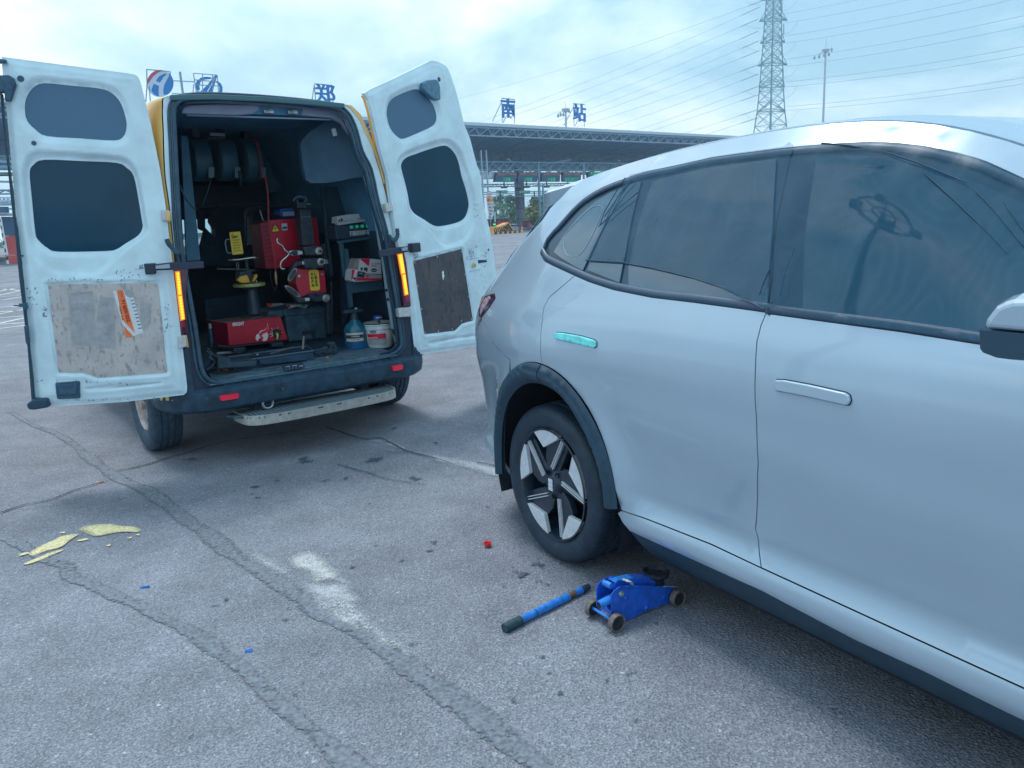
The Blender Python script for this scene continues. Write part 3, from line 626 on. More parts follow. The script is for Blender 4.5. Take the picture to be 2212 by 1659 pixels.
sh1 = CT('C', (690, 700), (960, 715), (1190, 757), (1500, 830), (1750, 912), (2000, 1040), (2078, 1082)) + CT('D', (175, 430), (205, 180), (215, 0)) + CT('B', (635, 1640), (690, 1400), (735, 1270)) + \
    CT('B', (690, 1240), (640, 1278), (400, 1310), (0, 1368)) + CT('A', (1900, 650), (1640, 690), (1520, 722), (1440, 850), (1300, 1100), (1140, 1430))
def S_shade(P):
    X = S_off(.007)(P); X[:, 1] -= .003 * np.sin(P[:, 0] * 23 + P[:, 1] * 9) + .002 * np.sin(P[:, 0] * 41 - P[:, 1] * 17); return X
sh_ = panel('mesh_sunshade', sh1, S_shade, shade, car, step=.025, skirt=0)
ribbon('hem', CT('C', (690, 700), (960, 715), (1190, 757), (1500, 830), (1750, 912), (2000, 1040), (2078, 1082)), -.002, .002, .008, shedge, sh_, .001)
for pl_ in ([(1590, 872), (1430, 1000), (1250, 1165)], [(1480, 745), (1380, 900), (1300, 1040), (1262, 1150)], [(1540, 770), (1450, 870), (1300, 1080)]): ribbon('hem', CT('A', *pl_), -.0012, .0012, .008, shedge, sh_, .0006)
sh2 = CT('D', (190, 440), (215, 180), (225, 0)) + CT('B', (645, 1640), (700, 1400), (745, 1270)) + CT('B', (960, 1250), (1300, 1234), (1500, 1234), (1800, 1262), (2000, 1300), (2212, 1352)) + CT('E', (400, 312), (628, 418)) + [(2.0, 1.355), (2.22, 1.18)] + CT('D', (1870, 735), (1200, 632), (700, 566))
sh2_ = panel('mesh_sunshade', sh2, S_shade, shade, car, step=.025, skirt=0)
for pl_, kk in (([(960, 1250), (1200, 1270), (1500, 1320), (1800, 1420), (2000, 1500), (2212, 1590)], 'B'), ([(310, 480), (430, 600), (560, 760), (628, 840)], 'E'), ([(0, 380), (200, 560), (400, 750), (520, 880)], 'E'), ([(500, 560), (560, 650), (628, 740)], 'E')):
    ribbon('hem', CT(kk, *pl_), -.0015, .0015, .008, shedge, sh2_, .001)
for pl_ in ([(385, 0), (330, 130), (300, 230), (270, 370), (190, 430)], [(185, 170), (140, 270), (110, 360)]): ribbon('hem', CT('D', *pl_), -.001, .001, .008, shedge, sh2_, .0006)
# door handles (flush bar lifted out of a pocket)
def handle(k, pts, m, par, nm):
    T = CT(k, *pts); A_ = np.array(T); 
    pk = panel('handle_pocket', inset(T, -.0022), S_off(.0012), inner, par, step=.02, skirt=.002)
    X = S_off(.0)(A_); Y = X.copy(); Y[:, 1] -= .010; mb = MB(); n = len(T)
    mb.add(list(X) + list(Y), [tuple(range(n, 2 * n))] + [(i, (i + 1) % n, n + (i + 1) % n, n + i) for i in range(n)])
    mb.build(nm, m, par, bevel=.004, segs=3)
hp1 = [(222, 1040), (240, 1016), (300, 1018), (500, 1055), (780, 1118), (808, 1140), (815, 1180), (800, 1212), (770, 1212), (500, 1150), (240, 1100), (222, 1075)]
handle('D', hp1, paint, fd_, 'door_handle')
hp2 = [(447, 1275), (460, 1258), (520, 1262), (650, 1285), (760, 1318), (772, 1335), (770, 1368), (755, 1378), (650, 1350), (470, 1310), (447, 1295)]
h2 = handle('C', hp2, mat('teal_film', (.16, .70, .70), .35, coat=.5, noise=.25, nscale=25), rd, 'door_handle')
# wheel
rubber = mat('tyre_rubber', (.018, .036, .06), .5, noise=.25, nscale=18, bump=.2, bscale=120)
rimdark = mat('rim_dark', (.010, .024, .045), .35, coat=.3, noise=.3, nscale=30)
rimsilver = mat('rim_machined', (.70, .73, .78), .35, .25, noise=.08, nscale=40)
def WP(k, *pts):
    r = []
    for p in zc(k, *pts):
        q = CAR.loc(hit(p[0], p[1], CAR.wor((0, 0, 0)), CAR.y)); r.append((math.hypot(q[0], q[2] - WC), math.degrees(math.atan2(q[2] - WC, q[0]))))
    return r
finT = WP('W', (570, 668), (640, 640), (700, 650), (785, 718), (755, 742), (652, 800)); linT = WP('W', (800, 745), (705, 1000)); fin2 = WP('W', (885, 885), (975, 1120), (960, 1250), (850, 1040)); 

def wheel(cx):
    wh = link('wheel', None, car); wh.location = (cx, .03, WC); wh.empty_display_size = .1
    t = MB(); Rt = .352
    prof = [(.250, .012), (.262, .002), (.285, -.008), (.310, -.010), (.332, -.002), (.345, .012), (Rt - .001, .026), (Rt, .045), (Rt + .001, .058), (Rt - .008, .061), (Rt - .008, .066), (Rt + .002, .069), (Rt + .003, .105), (Rt - .006, .109), (Rt - .006, .116), (Rt + .003, .120), (Rt + .002, .158), (Rt - .006, .162), (Rt - .006, .168), (Rt, .172), (Rt - .003, .20), (.335, .218), (.28, .222), (.25, .21)]
    t.lathe(prof, 96, (0, 0, 0), 'x'); 
    tv = [(y, x, z) for x, y, z in t.v]; t.v = [(v[0], v[1], v[2]) for v in tv]
    # sipes
    sip = MB()
    for i in range(72):
        a = 2 * math.pi * i / 72
        for y0, y1 in ((.016, .055), (.172, .205)):
            c, s_ = math.cos(a), math.sin(a); rr = .3545 if y0 < .1 else .3545
            pts = []
            for (y, dr) in ((y0, -.006 if y0 < .1 else 0), (y1, 0 if y0 < .1 else -.006)):
                pts += [((rr + dr) * c - .0022 * s_, y, (rr + dr) * s_ + .0022 * c), ((rr + dr) * c + .0022 * s_, y, (rr + dr) * s_ - .0022 * c)]
            sip.add([pts[0], pts[1], pts[3], pts[2]], [(0, 1, 2, 3)])
    to = t.build('tyre', rubber, wh, smooth=True, auto=40)
    sip.build('tread_sipes', inner, wh)['kind'] = 'stuff'
    r = MB(); r.lathe([(.247, .004), (.252, .000), (.250, -.003), (.243, -.002), (.238, .012), (.228, .06), (.215, .19)], 72, (0, 0, 0), 'x'); r.v = [(y, x, z) for x, y, z in r.v]
    rb = r.build('rim', rimdark, wh, smooth=True, auto=40)
    b = MB(); b.disc(.215, .10, 48, axis='x'); b.v = [(y, x, z) for x, y, z in b.v]; b.build('spoke_shade_disc', inner, wh)  # dark disc put in for the shade behind the spokes; brakes left out
    def P(rr, deg, y): return (rr * math.cos(R(deg)), y, rr * math.sin(R(deg)))
    for k in range(5):
        o = 72 * k
        def poly3(name, pts, y0, y1, m, bev=.002):
            mb = MB(); mb.prism([P(rr, d + o, y0) for rr, d in pts], (0, 0, 0), (0, y1 - y0, 0)); mb.build(name, m, wh, bevel=bev, segs=1)
        # dark spoke: kite from hub to the rim
        poly3('spoke', [(.050, 85), (.055, 135), (.12, 118), (.168, 107), (.225, 79), (.240, 74), (.236, 70), (.12, 82)], .020, .05, rimdark)
        poly3('spoke', [(.05, 62), (.06, 112), (.12, 90), (.238, 73), (.242, 60), (.13, 60)], .028, .06, rimdark)
        # machined blade at the rim and the twin fine lines
        poly3('machined_blade', [(.2435, 118), (.2455, 104), (.2455, 89), (.2435, 72.5), (.222, 75), (.166, 105)], .000, .02, rimsilver, .0015)
        for dd in (-.0062, .0062):
            a0, a1 = P(.237, 67.5, 0), P(.072, 91, 0); dx, dz = a1[0] - a0[0], a1[2] - a0[2]; L_ = math.hypot(dx, dz); nx, nz = -dz / L_ * dd, dx / L_ * dd
            A0 = P(.237, 67.5, 0); A1 = P(.072, 91, 0); c, s_ = math.cos(R(o)), math.sin(R(o))
            def rot(x, z): return (x * c - z * s_, z * c + x * s_)
            q = []
            wd = .0020; ux, uz = -dz / L_ * wd, dx / L_ * wd
            for (bx, bz) in ((A0[0] + nx + ux, A0[2] + nz + uz), (A1[0] + nx + ux, A1[2] + nz + uz), (A1[0] + nx - ux, A1[2] + nz - uz), (A0[0] + nx - ux, A0[2] + nz - uz)):
                rx, rz = rot(bx, bz); q.append((rx, .010, rz))
            mb = MB(); mb.prism(q, (0, 0, 0), (0, .012, 0)); mb.build('machined_line', rimsilver, wh)
        mb = MB(); p_ = P(.057, 56 + o, 0); mb.lathe([(.011, .012), (.011, .03), (0, .03)], 12, (0, 0, 0), 'x'); mb.v = [(y + p_[0], x + p_[1], z + p_[2]) for x, y, z in mb.v]; mb.build('lug_nut', inner, wh)
    for i_, ch in enumerate('ATLAS'):
        tt = text_obj(ch, .026, 'sidewall_letter', mat('tyre_letter', (.045, .075, .11), .6), wh, .0006, .0004); ang = -38 - i_ * 6.5; tt.data.transform(Matrix.Rotation(R(90), 4, 'X')); tt.data.transform(Matrix.Rotation(R(-(ang - 90)), 4, 'Y')); tt.location = P(.300, ang, -.0105)
    h = MB(); h.lathe([(.0, .004), (.034, .004), (.038, .010), (.075, .030), (.09, .05)], 40, (0, 0, 0), 'x'); h.v = [(y, x, z) for x, y, z in h.v]; h.build('hub', rimdark, wh, smooth=True, auto=40)
    e = MB()
    for i in range(2):
        for j in range(3): e.box(-.0155 + i * .016, -.0155 + i * .016 + .014, .000, .004, -.027 + j * .0185, -.027 + j * .0185 + .0165)
    e.build('emblem', mat('emblem_white', (.7, .74, .8), .3), wh, bevel=.001)
    return wh
w0_ = wheel(0)
def dup_part(o, parent):
    c = o.copy(); COL.objects.link(c); c.parent = parent
    for ch in list(o.children): dup_part(ch, c)
    return c
w1_ = dup_part(w0_, car); w1_.location = (2.75, .03, WC)
# mirror
mc = mat('mirror_gloss_black', (.02, .06, .10), .15, coat=.5)
MO = (1.93, -.02, 1.13)
def MP(v, *pts): return [(x, v, z) for x, z in CAR.onY(v, 'E', *pts)]
mir = MB()
A0 = MP(-.22, (410, 1335), (430, 1270), (500, 1180), (560, 1150), (628, 1130)) ; 
x1 = A0[0][0]; 
cap = [(x, z) for x, _, z in A0] + [(A0[-1][0] + .06, A0[-1][2] + .005), (A0[-1][0] + .12, A0[-1][2] - .03), (A0[-1][0] + .15, A0[0][2] - .0)]
mm_ = MB(); n = len(cap); rows = []
for y_, sc_, dz in ((-.10, .85, 0), (-.15, .97, 0), (-.22, 1, 0), (-.265, .85, -.005)):
    cx_ = sum(p[0] for p in cap) / n; cz_ = A0[0][2]
    rows.append([(cx_ + (p[0] - cx_) * sc_, y_, cz_ + (p[1] - cz_) * sc_) for p in cap])
vs = [p for r_ in rows for p in r_]; fs = [(i * n + j, i * n + (j + 1) % n, (i + 1) * n + (j + 1) % n, (i + 1) * n + j) for i in range(3) for j in range(n)] + [tuple(range(n)), tuple(3 * n + j for j in range(n))]
mm_.add(vs, fs); mh = mm_.build('mirror_cap', paint, car, bevel=.01, segs=3)
lowp = [(x, z) for x, _, z in MP(-.22, (392, 1338), (396, 1400), (398, 1480), (420, 1510), (520, 1548), (628, 1562))]
lowp += [(lowp[-1][0] + .07, lowp[-1][1] + .005), (cap[-1][0] + .01, cap[0][1] - .03), (cap[-1][0] + .005, cap[0][1] - .002), (cap[0][0] - .004, cap[0][1] - .002)]
mm_ = MB(); n = len(lowp); rows = []
cx_ = sum(p[0] for p in lowp) / n; cz_ = cap[0][1]
for y_, sc_ in ((.02, .45), (-.10, .86), (-.15, .98), (-.22, 1), (-.27, .83)): rows.append([(cx_ + (p[0] - cx_) * sc_, y_, cz_ + (p[1] - cz_) * sc_) for p in lowp])
vs = [p for r_ in rows for p in r_]; fs = [(i * n + j, i * n + (j + 1) % n, (i + 1) * n + (j + 1) % n, (i + 1) * n + j) for i in range(4) for j in range(n)] + [tuple(range(n)), tuple(4 * n + j for j in range(n))]
mm_.add(vs, fs); mm_.build('mirror_base', mc, car, bevel=.006, segs=2)
# far side: the same pressings mirrored about the centre line
for o in list(car.children):
    if o.name.split('.')[0] in ('quarter_panel', 'rear_door', 'front_door', 'front_fender', 'sill_panel', 'side_cladding', 'arch_flare', 'rear_bumper', 'bumper_skirt', 'tailgate', 'rear_window', 'rear_lamp', 'window_surround', 'quarter_window', 'door_window', 'belt_moulding', 'roof_moulding', 'mirror_cap', 'mirror_base', 'front_bumper', 'wheel', 'inner_body', 'wheel_housing', 'roof_ditch'):
        c = o.copy(); COL.objects.link(c); c.parent = car; 
        if o.name.startswith('wheel') and o.type == 'EMPTY':
            for ch in o.children: d = ch.copy(); COL.objects.link(d); d.parent = c
            c.location = (o.location.x, 1.86 - o.location.y, o.location.z); c.scale = (1, -1, 1)
        else: c.scale = (1, -1, 1); c.location = (0, 1.86, 0)
# ================================================================== yellow service van with both rear doors swung open
VAN = Frame((-1.38, 5.2778, 0), .63995)
VO = lambda v, k, *p: VAN.onY(v, k, *p)
yellow = mat('van_yellow_paint', (.80, .46, .13), .35, coat=.6, noise=.06, nscale=6)
vwhite = mat('van_white_paint', (.62, .79, .86), .42, coat=.35, noise=.10, nscale=5, detail=8)
dplast = mat('van_dark_plastic', (.020, .056, .095), .6, noise=.35, nscale=12, bump=.2, bscale=200, detail=8)
sealm = mat('rubber_seal', (.035, .085, .13), .6, noise=.2, nscale=20)
dark = mat('van_interior_dark', (.014, .05, .095), .75, noise=.3, nscale=6)
liner = mat('van_headliner', (.23, .28, .38), .9, noise=.12, nscale=6)
liner2 = mat('van_liner_haze_navy', (.07, .23, .36), .85, noise=.15, nscale=5)  # interior haze put into the colour: upper lining paler than the lower
vglass = mat('van_window_glass', (.003, .048, .09), .04, spec=.25, noise=.12, nscale=2.5)
steel = mat('worn_steel', (.33, .36, .39), .38, .7, noise=.2, nscale=30)
blackm = mat('black_metal', (.018, .035, .06), .45, noise=.2, nscale=15)
van = thing('service_van', 'yellow and white service van with both rear doors swung open and tools inside', 'van', VAN.o, VAN.yaw)
J = [(-.81, .50), (-.815, .9), (-.81, 1.3), (-.80, 1.66), (-.80, 1.85), (-.775, 2.1), (-.76, 2.24), (-.72, 2.295), (-.45, 2.318), (-.13, 2.325), (.17, 2.315), (.40, 2.30), (.46, 2.285), (.53, 2.22), (.59, 2.06), (.66, 1.8), (.72, 1.5), (.76, 1.3), (.80, .9), (.82, .5)]
B = [(-.97, .45), (-.975, .9), (-.96, 1.3), (-.925, 1.66), (-.90, 1.85), (-.865, 2.1), (-.83, 2.22), (-.75, 2.30), (-.45, 2.325), (-.13, 2.33), (.17, 2.322), (.44, 2.305), (.52, 2.27), (.59, 2.19), (.65, 2.04), (.74, 1.8), (.83, 1.5), (.88, 1.3), (.95, .9), (.97, .45)]
O = VO(0, 4, (330, 1160), (700, 1110), (1200, 1030), (1700, 950), (1850, 905)) + VO(0, 4, (1915, 850), (1925, 790)) + VO(0, 6, (430, 1300), (415, 1180), (370, 900), (300, 520), (232, 280), (170, 0)) + \
    VO(0, 3, (1690, 580), (1640, 400), (1590, 285), (1530, 222), (1450, 190), (1000, 142), (500, 112), (200, 120), (115, 155), (85, 235), (95, 500), (115, 900), (150, 1400)) + VO(0, 'L', (640, 500), (695, 850), (770, 950), (870, 975))
def loft(rows, name, m, parent, smooth=True, closed=False, auto=40):
    n = len(rows[0]); vs = [p for r_ in rows for p in r_]; fs = [(i * n + j, i * n + (j + 1) % n, (i + 1) * n + (j + 1) % n, (i + 1) * n + j) for i in range(len(rows) - 1) for j in range(n if closed else n - 1)]
    return MB().add(vs, fs).build(name, m, parent, smooth=smooth, auto=auto)
def mixp(t, up=0): return [(a[0] + (b[0] - a[0]) * t, a[1] + (b[1] - a[1]) * t) for a, b in zip(J, B)]
sj = lambda L_: smoothpoly(L_, False, 3)
rows = []
for v_, t in ((.004, 0), (.02, .22), (.05, .5), (.10, .8), (.18, .97), (.3, 1), (1.2, 1), (2.2, 1), (3.2, 1)): rows.append([(u_, v_, z_) for u_, z_ in sj(mixp(t))])
cab = [(u_ * .98, z_ if z_ < 1.3 else 1.3 + (z_ - 1.3) * .93) for u_, z_ in mixp(1)]; rows.append([(u_, 3.8, z_) for u_, z_ in sj(cab)])
body = MB(); n = len(rows[0]); WR = .44
for r_ in rows: body.v += r_
for i in range(len(rows) - 1):
    for j in range(n - 1): body.f.append((i * n + j, i * n + j + 1, (i + 1) * n + j + 1, (i + 1) * n + j))
body.m = [0] * len(body.f)
bo = body.build('body_shell', yellow, van, smooth=True, auto=40)
# nose: screen, bonnet
nose = []
for v_, zt, k_ in ((3.78, 2.27, .985), (4.15, 1.72, .93), (4.45, 1.26, .92), (4.8, 1.12, .90), (5.05, .95, .85), (5.12, .7, .80), (5.12, .4, .78)):
    prof = [(-.97 * k_, .42), (-.975 * k_, .9), (-.96 * k_ * (1 if zt > 1.3 else .97), min(1.25, zt - .04)), (-.86 * k_, zt - .02), (-.4 * k_, zt), (.4 * k_, zt), (.78 * k_, zt - .02), (.90 * k_, min(1.25, zt - .04)), (.95 * k_, .9), (.97 * k_, .42)]
    nose.append([(u_, v_, z_) for u_, z_ in prof])
nb = MB(); nn_ = len(nose[0]); nb.v = [p for r_ in nose for p in r_]
for i in range(len(nose) - 1):
    for j in range(nn_ - 1):
        if i < 2 and 3 <= j <= 5: continue
        nb.f.append((i * nn_ + j, i * nn_ + j + 1, (i + 1) * nn_ + j + 1, (i + 1) * nn_ + j))
nb.m = [0] * len(nb.f); nb.build('cab_nose', yellow, van, smooth=True, auto=40)
clear = bpy.data.materials.new('windscreen_glass'); clear.use_nodes = True; ct = clear.node_tree; ct.nodes.clear(); co = ct.nodes.new('ShaderNodeOutputMaterial'); cm = ct.nodes.new('ShaderNodeMixShader'); c1 = ct.nodes.new('ShaderNodeBsdfTransparent'); c2 = ct.nodes.new('ShaderNodeBsdfGlossy'); c1.inputs[0].default_value = (.75, .88, .88, 1); c2.inputs['Roughness'].default_value = .03; cm.inputs[0].default_value = .1; ct.links.new(c1.outputs[0], cm.inputs[1]); ct.links.new(c2.outputs[0], cm.inputs[2]); ct.links.new(cm.outputs[0], co.inputs[0])
ws_ = MB(); ws_.v = [nose[i][j] for i in range(3) for j in range(3, 7)]; ws_.f = [(i * 4 + j, i * 4 + j + 1, (i + 1) * 4 + j + 1, (i + 1) * 4 + j) for i in range(2) for j in range(3)]; ws_.m = [0] * 6; ws_.build('windscreen', clear, van)
MB().box(-.84, .84, 4.2, 4.4, .7, 1.22).build('dashboard', dark, van)
cl_ = MB(); cl_.v = [(a * .955, v_, b * .985) for v_ in (2.9, 3.5) for a, b in B]; nB = len(B); cl_.f = [(i, i + 1, nB + i + 1, nB + i) for i in range(nB - 1)]; cl_.m = [0] * len(cl_.f); cl_.build('cab_lining', dark, van)
MB().box(-.95, .95, 2.88, 2.92, .5, 1.22).build('bulkhead', dark, van); MB().box(-.95, .95, 2.88, 2.92, 1.62, 2.3).build('bulkhead', dark, van)
# white door frame with the opening cut out
SJ = lambda P: np.stack([P[:, 0], np.zeros(len(P)), P[:, 1]], -1)
Jo = [(u_ * .992, min(z_, 2.30) if False else z_) for u_, z_ in J]
fr = Jo[:1] + smoothpoly(Jo, False, 3)[1:] + [(.5, .46), (-.5, .46)]
ho = smoothpoly(inset(O, .012), True, 2)
def split(poly, z, up):     # keep the part above / below a height
    r_ = []
    for i in range(len(poly)):
        a, b = poly[i], poly[(i + 1) % len(poly)]; ia = (a[1] > z) == up; ib = (b[1] > z) == up
        if ia: r_.append(a)
        if ia != ib: t = (z - a[1]) / (b[1] - a[1]); r_.append((a[0] + (b[0] - a[0]) * t, z))
    return r_
def ringpart(name, z, up, m):
    P, T, L = tess(fr, [ho], .04); P = P.copy(); C = np.array([P[list(t)].mean(0) for t in T]); T = [t for t, c in zip(T, C) if (c[1] > z) == up]
    if True:
        near = np.abs(P[:, 1] - z) < .03; P[near, 1] = z
    us = sorted({i for t in T for i in t}); ix = {k: i for i, k in enumerate(us)}; T = [tuple(ix[i] for i in t) for t in T]; P = P[us]
    m_ = MB(); m_.add([(a, 0, b) for a, b in P], T); m_.build(name, m, van)
ringpart('rear_frame', 1.38, True, vwhite); ringpart('lamp_surround', 1.38, False, mat('lamp_surround', (.022, .035, .07), .4, noise=.2, nscale=10))
o_ = MB(); hs = smoothpoly(ho, True, 1); o_.v = [(a, 0, b) for a, b in hs] + [(a, .06, b) for a, b in hs]; n_ = len(hs); o_.f = [(i, (i + 1) % n_, n_ + (i + 1) % n_, n_ + i) for i in range(n_)]; o_.m = [0] * n_; o_.build('opening_flange', sealm, van)
# black gutter over the opening
gt = VO(-.02, 'T', (312, 280), (700, 276), (1150, 296), (1550, 326), (1858, 356)); 
g_ = MB(); g_.prism([(u_, -.03, z_ + .004) for u_, z_ in gt] + [(u_, -.03, z_ - .028) for u_, z_ in gt[::-1]], (0, 0, 0), (0, .05, 0)); g_.build('roof_gutter', mat('gutter', (.055, .14, .17), .5), van, bevel=.006)
# rubber seal
sp1 = smoothpoly(O, True, 3); mb = MB(); mb.tube([(u_, -.012, z_) for u_, z_ in sp1] + [(sp1[0][0], -.012, sp1[0][1])], .014, 8, cap=False); mb.build('door_seal', sealm, van, smooth=True)
sp2 = smoothpoly(inset(O, -.026), True, 3); mb = MB(); mb.tube([(u_, -.004, z_) for u_, z_ in sp2] + [(sp2[0][0], -.004, sp2[0][1])], .010, 6, cap=False); mb.build('door_seal', sealm, van, smooth=True)
# cargo bay
I0 = smoothpoly(inset(O, .016), True, 1); rr = []
def inn(k): return [(u_ + (0.0), z_) for u_, z_ in I0]
for v_, sc_ in ((-.004, 0), (.05, .05), (.13, .6), (.2, 1), (2.0, 1), (2.9, 1)):
    rr.append([(u_ + sc_ * ((.24 - .11 * (z_ - .6) / 1.6) * min(1, max(0, u_ + .1) / .5) - .12 * min(1, max(0, -.1 - u_) / .4)), v_, z_) for u_, z_ in I0])
nI = len(I0); cb = MB(); cb.v = [p for r_ in rr for p in r_]
for i in range(len(rr) - 1):
    for j in range(nI):
        cb.f.append((i * nI + j, i * nI + (j + 1) % nI, (i + 1) * nI + (j + 1) % nI, (i + 1) * nI + j)); um = (I0[j][0] + I0[(j + 1) % nI][0]) / 2; zm = (I0[j][1] + I0[(j + 1) % nI][1]) / 2
        cb.m.append(1 if zm > 2.15 and i < 2 else (2 if zm > 1.45 else 0))
cb.build('cargo_bay_lining', [dark, liner, liner2], van)
# headliner strip, light bar and lock strikers under the roof edge
hl = VO(.10, 3, (150, 245), (165, 190), (230, 172), (500, 165), (820, 172), (822, 215), (760, 250), (600, 262), (300, 250))
MB().prism([(u_, .08, z_) for u_, z_ in hl], (0, 0, 0), (0, .04, 0)).build('headliner', liner, van, bevel=.01)
hl = VO(.10, 3, (1190, 200), (1300, 205), (1480, 230), (1560, 290), (1600, 400), (1600, 430), (1530, 330), (1440, 285), (1180, 262))
MB().prism([(u_, .08, z_) for u_, z_ in hl], (0, 0, 0), (0, .04, 0)).build('headliner', liner, van, bevel=.01)
cp = VO(.12, 3, (822, 172), (1190, 200), (1180, 262), (760, 250)); MB().prism([(u_, .10, z_) for u_, z_ in cp], (0, 0, 0), (0, .05, 0)).build('striker_cover', liner2, van)
for k_ in ((860, 215, 945, 245), (1065, 222, 1150, 250)):
    q = VO(.08, 3, (k_[0], k_[1]), (k_[2], k_[3])); m_ = MB(); m_.box(q[0][0], q[1][0], .06, .10, q[1][1], q[0][1]); uu = (q[0][0] + q[1][0]) / 2; m_.tube([(uu - .012, .06, q[0][1]), (uu - .012, .03, q[0][1] - .004), (uu + .012, .03, q[0][1] - .004), (uu + .012, .06, q[0][1])], .004, 6); m_.build('lock_striker', steel, van, bevel=.004)
lb = VO(.14, 3, (195, 250), (1445, 292), (1445, 303), (195, 264)); MB().prism([(u_, .13, z_) for u_, z_ in lb], (0, 0, 0), (0, .02, 0)).build('light_bar', mat('light_bar', (.25, .38, .52), .4), van)
# right hand upper trim (padded wall) and white pillar strip
tr = VO(.25, 3, (1450, 300), (1570, 300), (1650, 420), (1715, 600), (1765, 778), (1640, 800), (1500, 830), (1420, 830), (1330, 800), (1290, 560), (1290, 450))
P_ = panel('wall_trim', smoothpoly(tr, True, 2), lambda P: np.stack([P[:, 0], .45 - .9 * np.clip(P[:, 0] - tr[9][0] - .05, 0, .3), P[:, 1]], -1), mat('wall_trim', (.06, .13, .20), .85, noise=.12, nscale=5), van, step=.04, skirt=.05)
q = VO(.2, 3, (1455, 375), (1487, 370), (1505, 432), (1472, 440)); MB().prism([(u_, .2, z_) for u_, z_ in q], (0, 0, 0), (0, .02, 0)).build('alarm_sensor', mat('offwhite_plastic', (.62, .64, .66), .4), van, bevel=.004)
pw = VO(.12, 6, (125, 45), (163, 38), (205, 200), (262, 420), (308, 655), (335, 760), (360, 1080), (395, 1370), (372, 1370), (325, 1080), (285, 760), (262, 660), (225, 430), (170, 200))
MB().prism([(u_, .10, z_) for u_, z_ in pw], (0, 0, 0), (0, .03, 0)).build('pillar_strip', mat('pillar_paint', (.33, .42, .50), .45, noise=.1, nscale=8), van, bevel=.006)
for c_ in ((163, 135), (186, 212), (325, 1033), (338, 1113)):
    q = VO(.10, 6, c_)[0]; MB().disc(.012, .096, 14, (q[0], 0, q[1]), 'y').build('pillar_hole', dark, van)
# load sill, latch plate
ls = MB(); lsp = VO(-.004, 4, (250, 1070), (700, 1030), (1100, 990), (1500, 900), (1890, 850)) 
ls.hexa([(-.71, -.03, .535), (.66, -.03, .535), (.66, .30, .535), (-.71, .30, .535)], [(-.69, .0, .555), (.64, .0, .555), (.66, .30, .575), (-.71, .30, .575)]); ls.build('load_sill', mat('sill_plate', (.09, .15, .20), .55, noise=.4, nscale=14, detail=8, bump=.3, bscale=60), van, bevel=.008)
MB().box(-.70, .68, .29, 2.9, .55, .585).build('cargo_floor', dark, van)
lk = VO(-.02, 4, (905, 1012), (1080, 988), (1100, 1020), (930, 1055)); MB().prism([(u_, -.02, z_) for u_, z_ in lk], (0, -.008, 0), (0, .03, 0)).build('latch_recess', dark, van)
for c_ in ((945, 1030), (1003, 1022), (1060, 1024)):
    q = VO(-.03, 4, c_)[0]; MB().tube([(q[0] - .012, -.035, q[1] - .008), (q[0] - .012, -.045, q[1] + .012), (q[0] + .012, -.045, q[1] + .012), (q[0] + .012, -.035, q[1] - .008)], .004, 6).build('latch_loop', steel, van)
yb_ = VO(.0, 3, (1560, 163), (1622, 173), (1702, 250), (1792, 450), (1862, 620), (1922, 855), (1900, 850), (1848, 650), (1768, 470), (1688, 295), (1610, 200)); MB().prism([(a, -.006, b) for a, b in yb_], (0, 0, 0), (0, .05, 0)).build('corner_band', mat('van_band_yellow', (.85, .55, .22), .35, coat=.5), van, bevel=.004)
# bumper
bmp = []
pl_ = [(-.99, .95), (-.985, .35), (-.965, .18), (-.90, .04), (-.78, -.05), (-.6, -.085), (0, -.10), (.6, -.085), (.78, -.05), (.90, .04), (.965, .18), (.985, .35), (.99, .55)]
for z_, off in ((.36, .05), (.385, .012), (.43, .0), (.495, .0), (.51, .02), (.525, .075)):
    bmp.append([(u_ * (1 - off * .5), v_ + off, z_) for u_, v_ in smoothpoly(pl_, False, 3)])
bmp.append([(u_ * .90, v_ * .3 + .10 if v_ < .3 else v_, .54) for u_, v_ in smoothpoly(pl_, False, 3)])
loft(bmp, 'rear_bumper', dplast, van, auto=30)
for i in range(26):      # grip ribs on the bumper step
    u_ = -.62 + i * .05; MB().hexa([(u_, -.055, .514), (u_ + .008, -.055, .514), (u_ + .020, -.005, .533), (u_ + .012, -.005, .533)], [(u_, -.055, .520), (u_ + .008, -.055, .520), (u_ + .020, -.005, .539), (u_ + .012, -.005, .539)]).build('grip_rib', dplast, van)
for sgn in (-1, 1):      # tall corner pieces
    rws = []
    for z_, t in ((.50, 1), (.62, .72), (.72, .62), (.79, .58), (.80, .5)):
        rws.append([(sgn * (.80 + .175 * a_ * 1.0), .005 - .012 + (1 - math.sqrt(max(0, 1 - a_ ** 2.4))) * .26 + (0 if z_ < .795 else .01), z_) for a_ in [i / 9 for i in range(10)]])
    loft(rws, 'bumper_corner', dplast, van)
redr = mat('reflector_red', (.75, .02, .06), .15, coat=1, emit=(.8, .02, .06), estr=.08)
for pts in (((365, 1272), (524, 1246), (527, 1288), (372, 1314)), ((1853, 1012), (1942, 998), (1944, 1040), (1860, 1056))):
    q = VO(-.10, 4, *pts); MB().prism([(u_, -.105, z_) for u_, z_ in roundpoly(q, .01, 3)], (0, 0, 0), (0, .03, 0)).build('reflector', redr, van)
for c_ in ((250, 1293), (908, 1206), (1568, 1093)):
    q = VO(-.1, 4, c_)[0]; MB().lathe([(0, -.106), (.011, -.106), (.012, -.10), (.012, -.08)], 16, (q[0], 0, q[1]), 'x').build('parking_sensor', sealm, van) if False else MB().disc(.011, -.103, 16, (q[0], 0, q[1]), 'y', flip=True).build('parking_sensor', sealm, van)
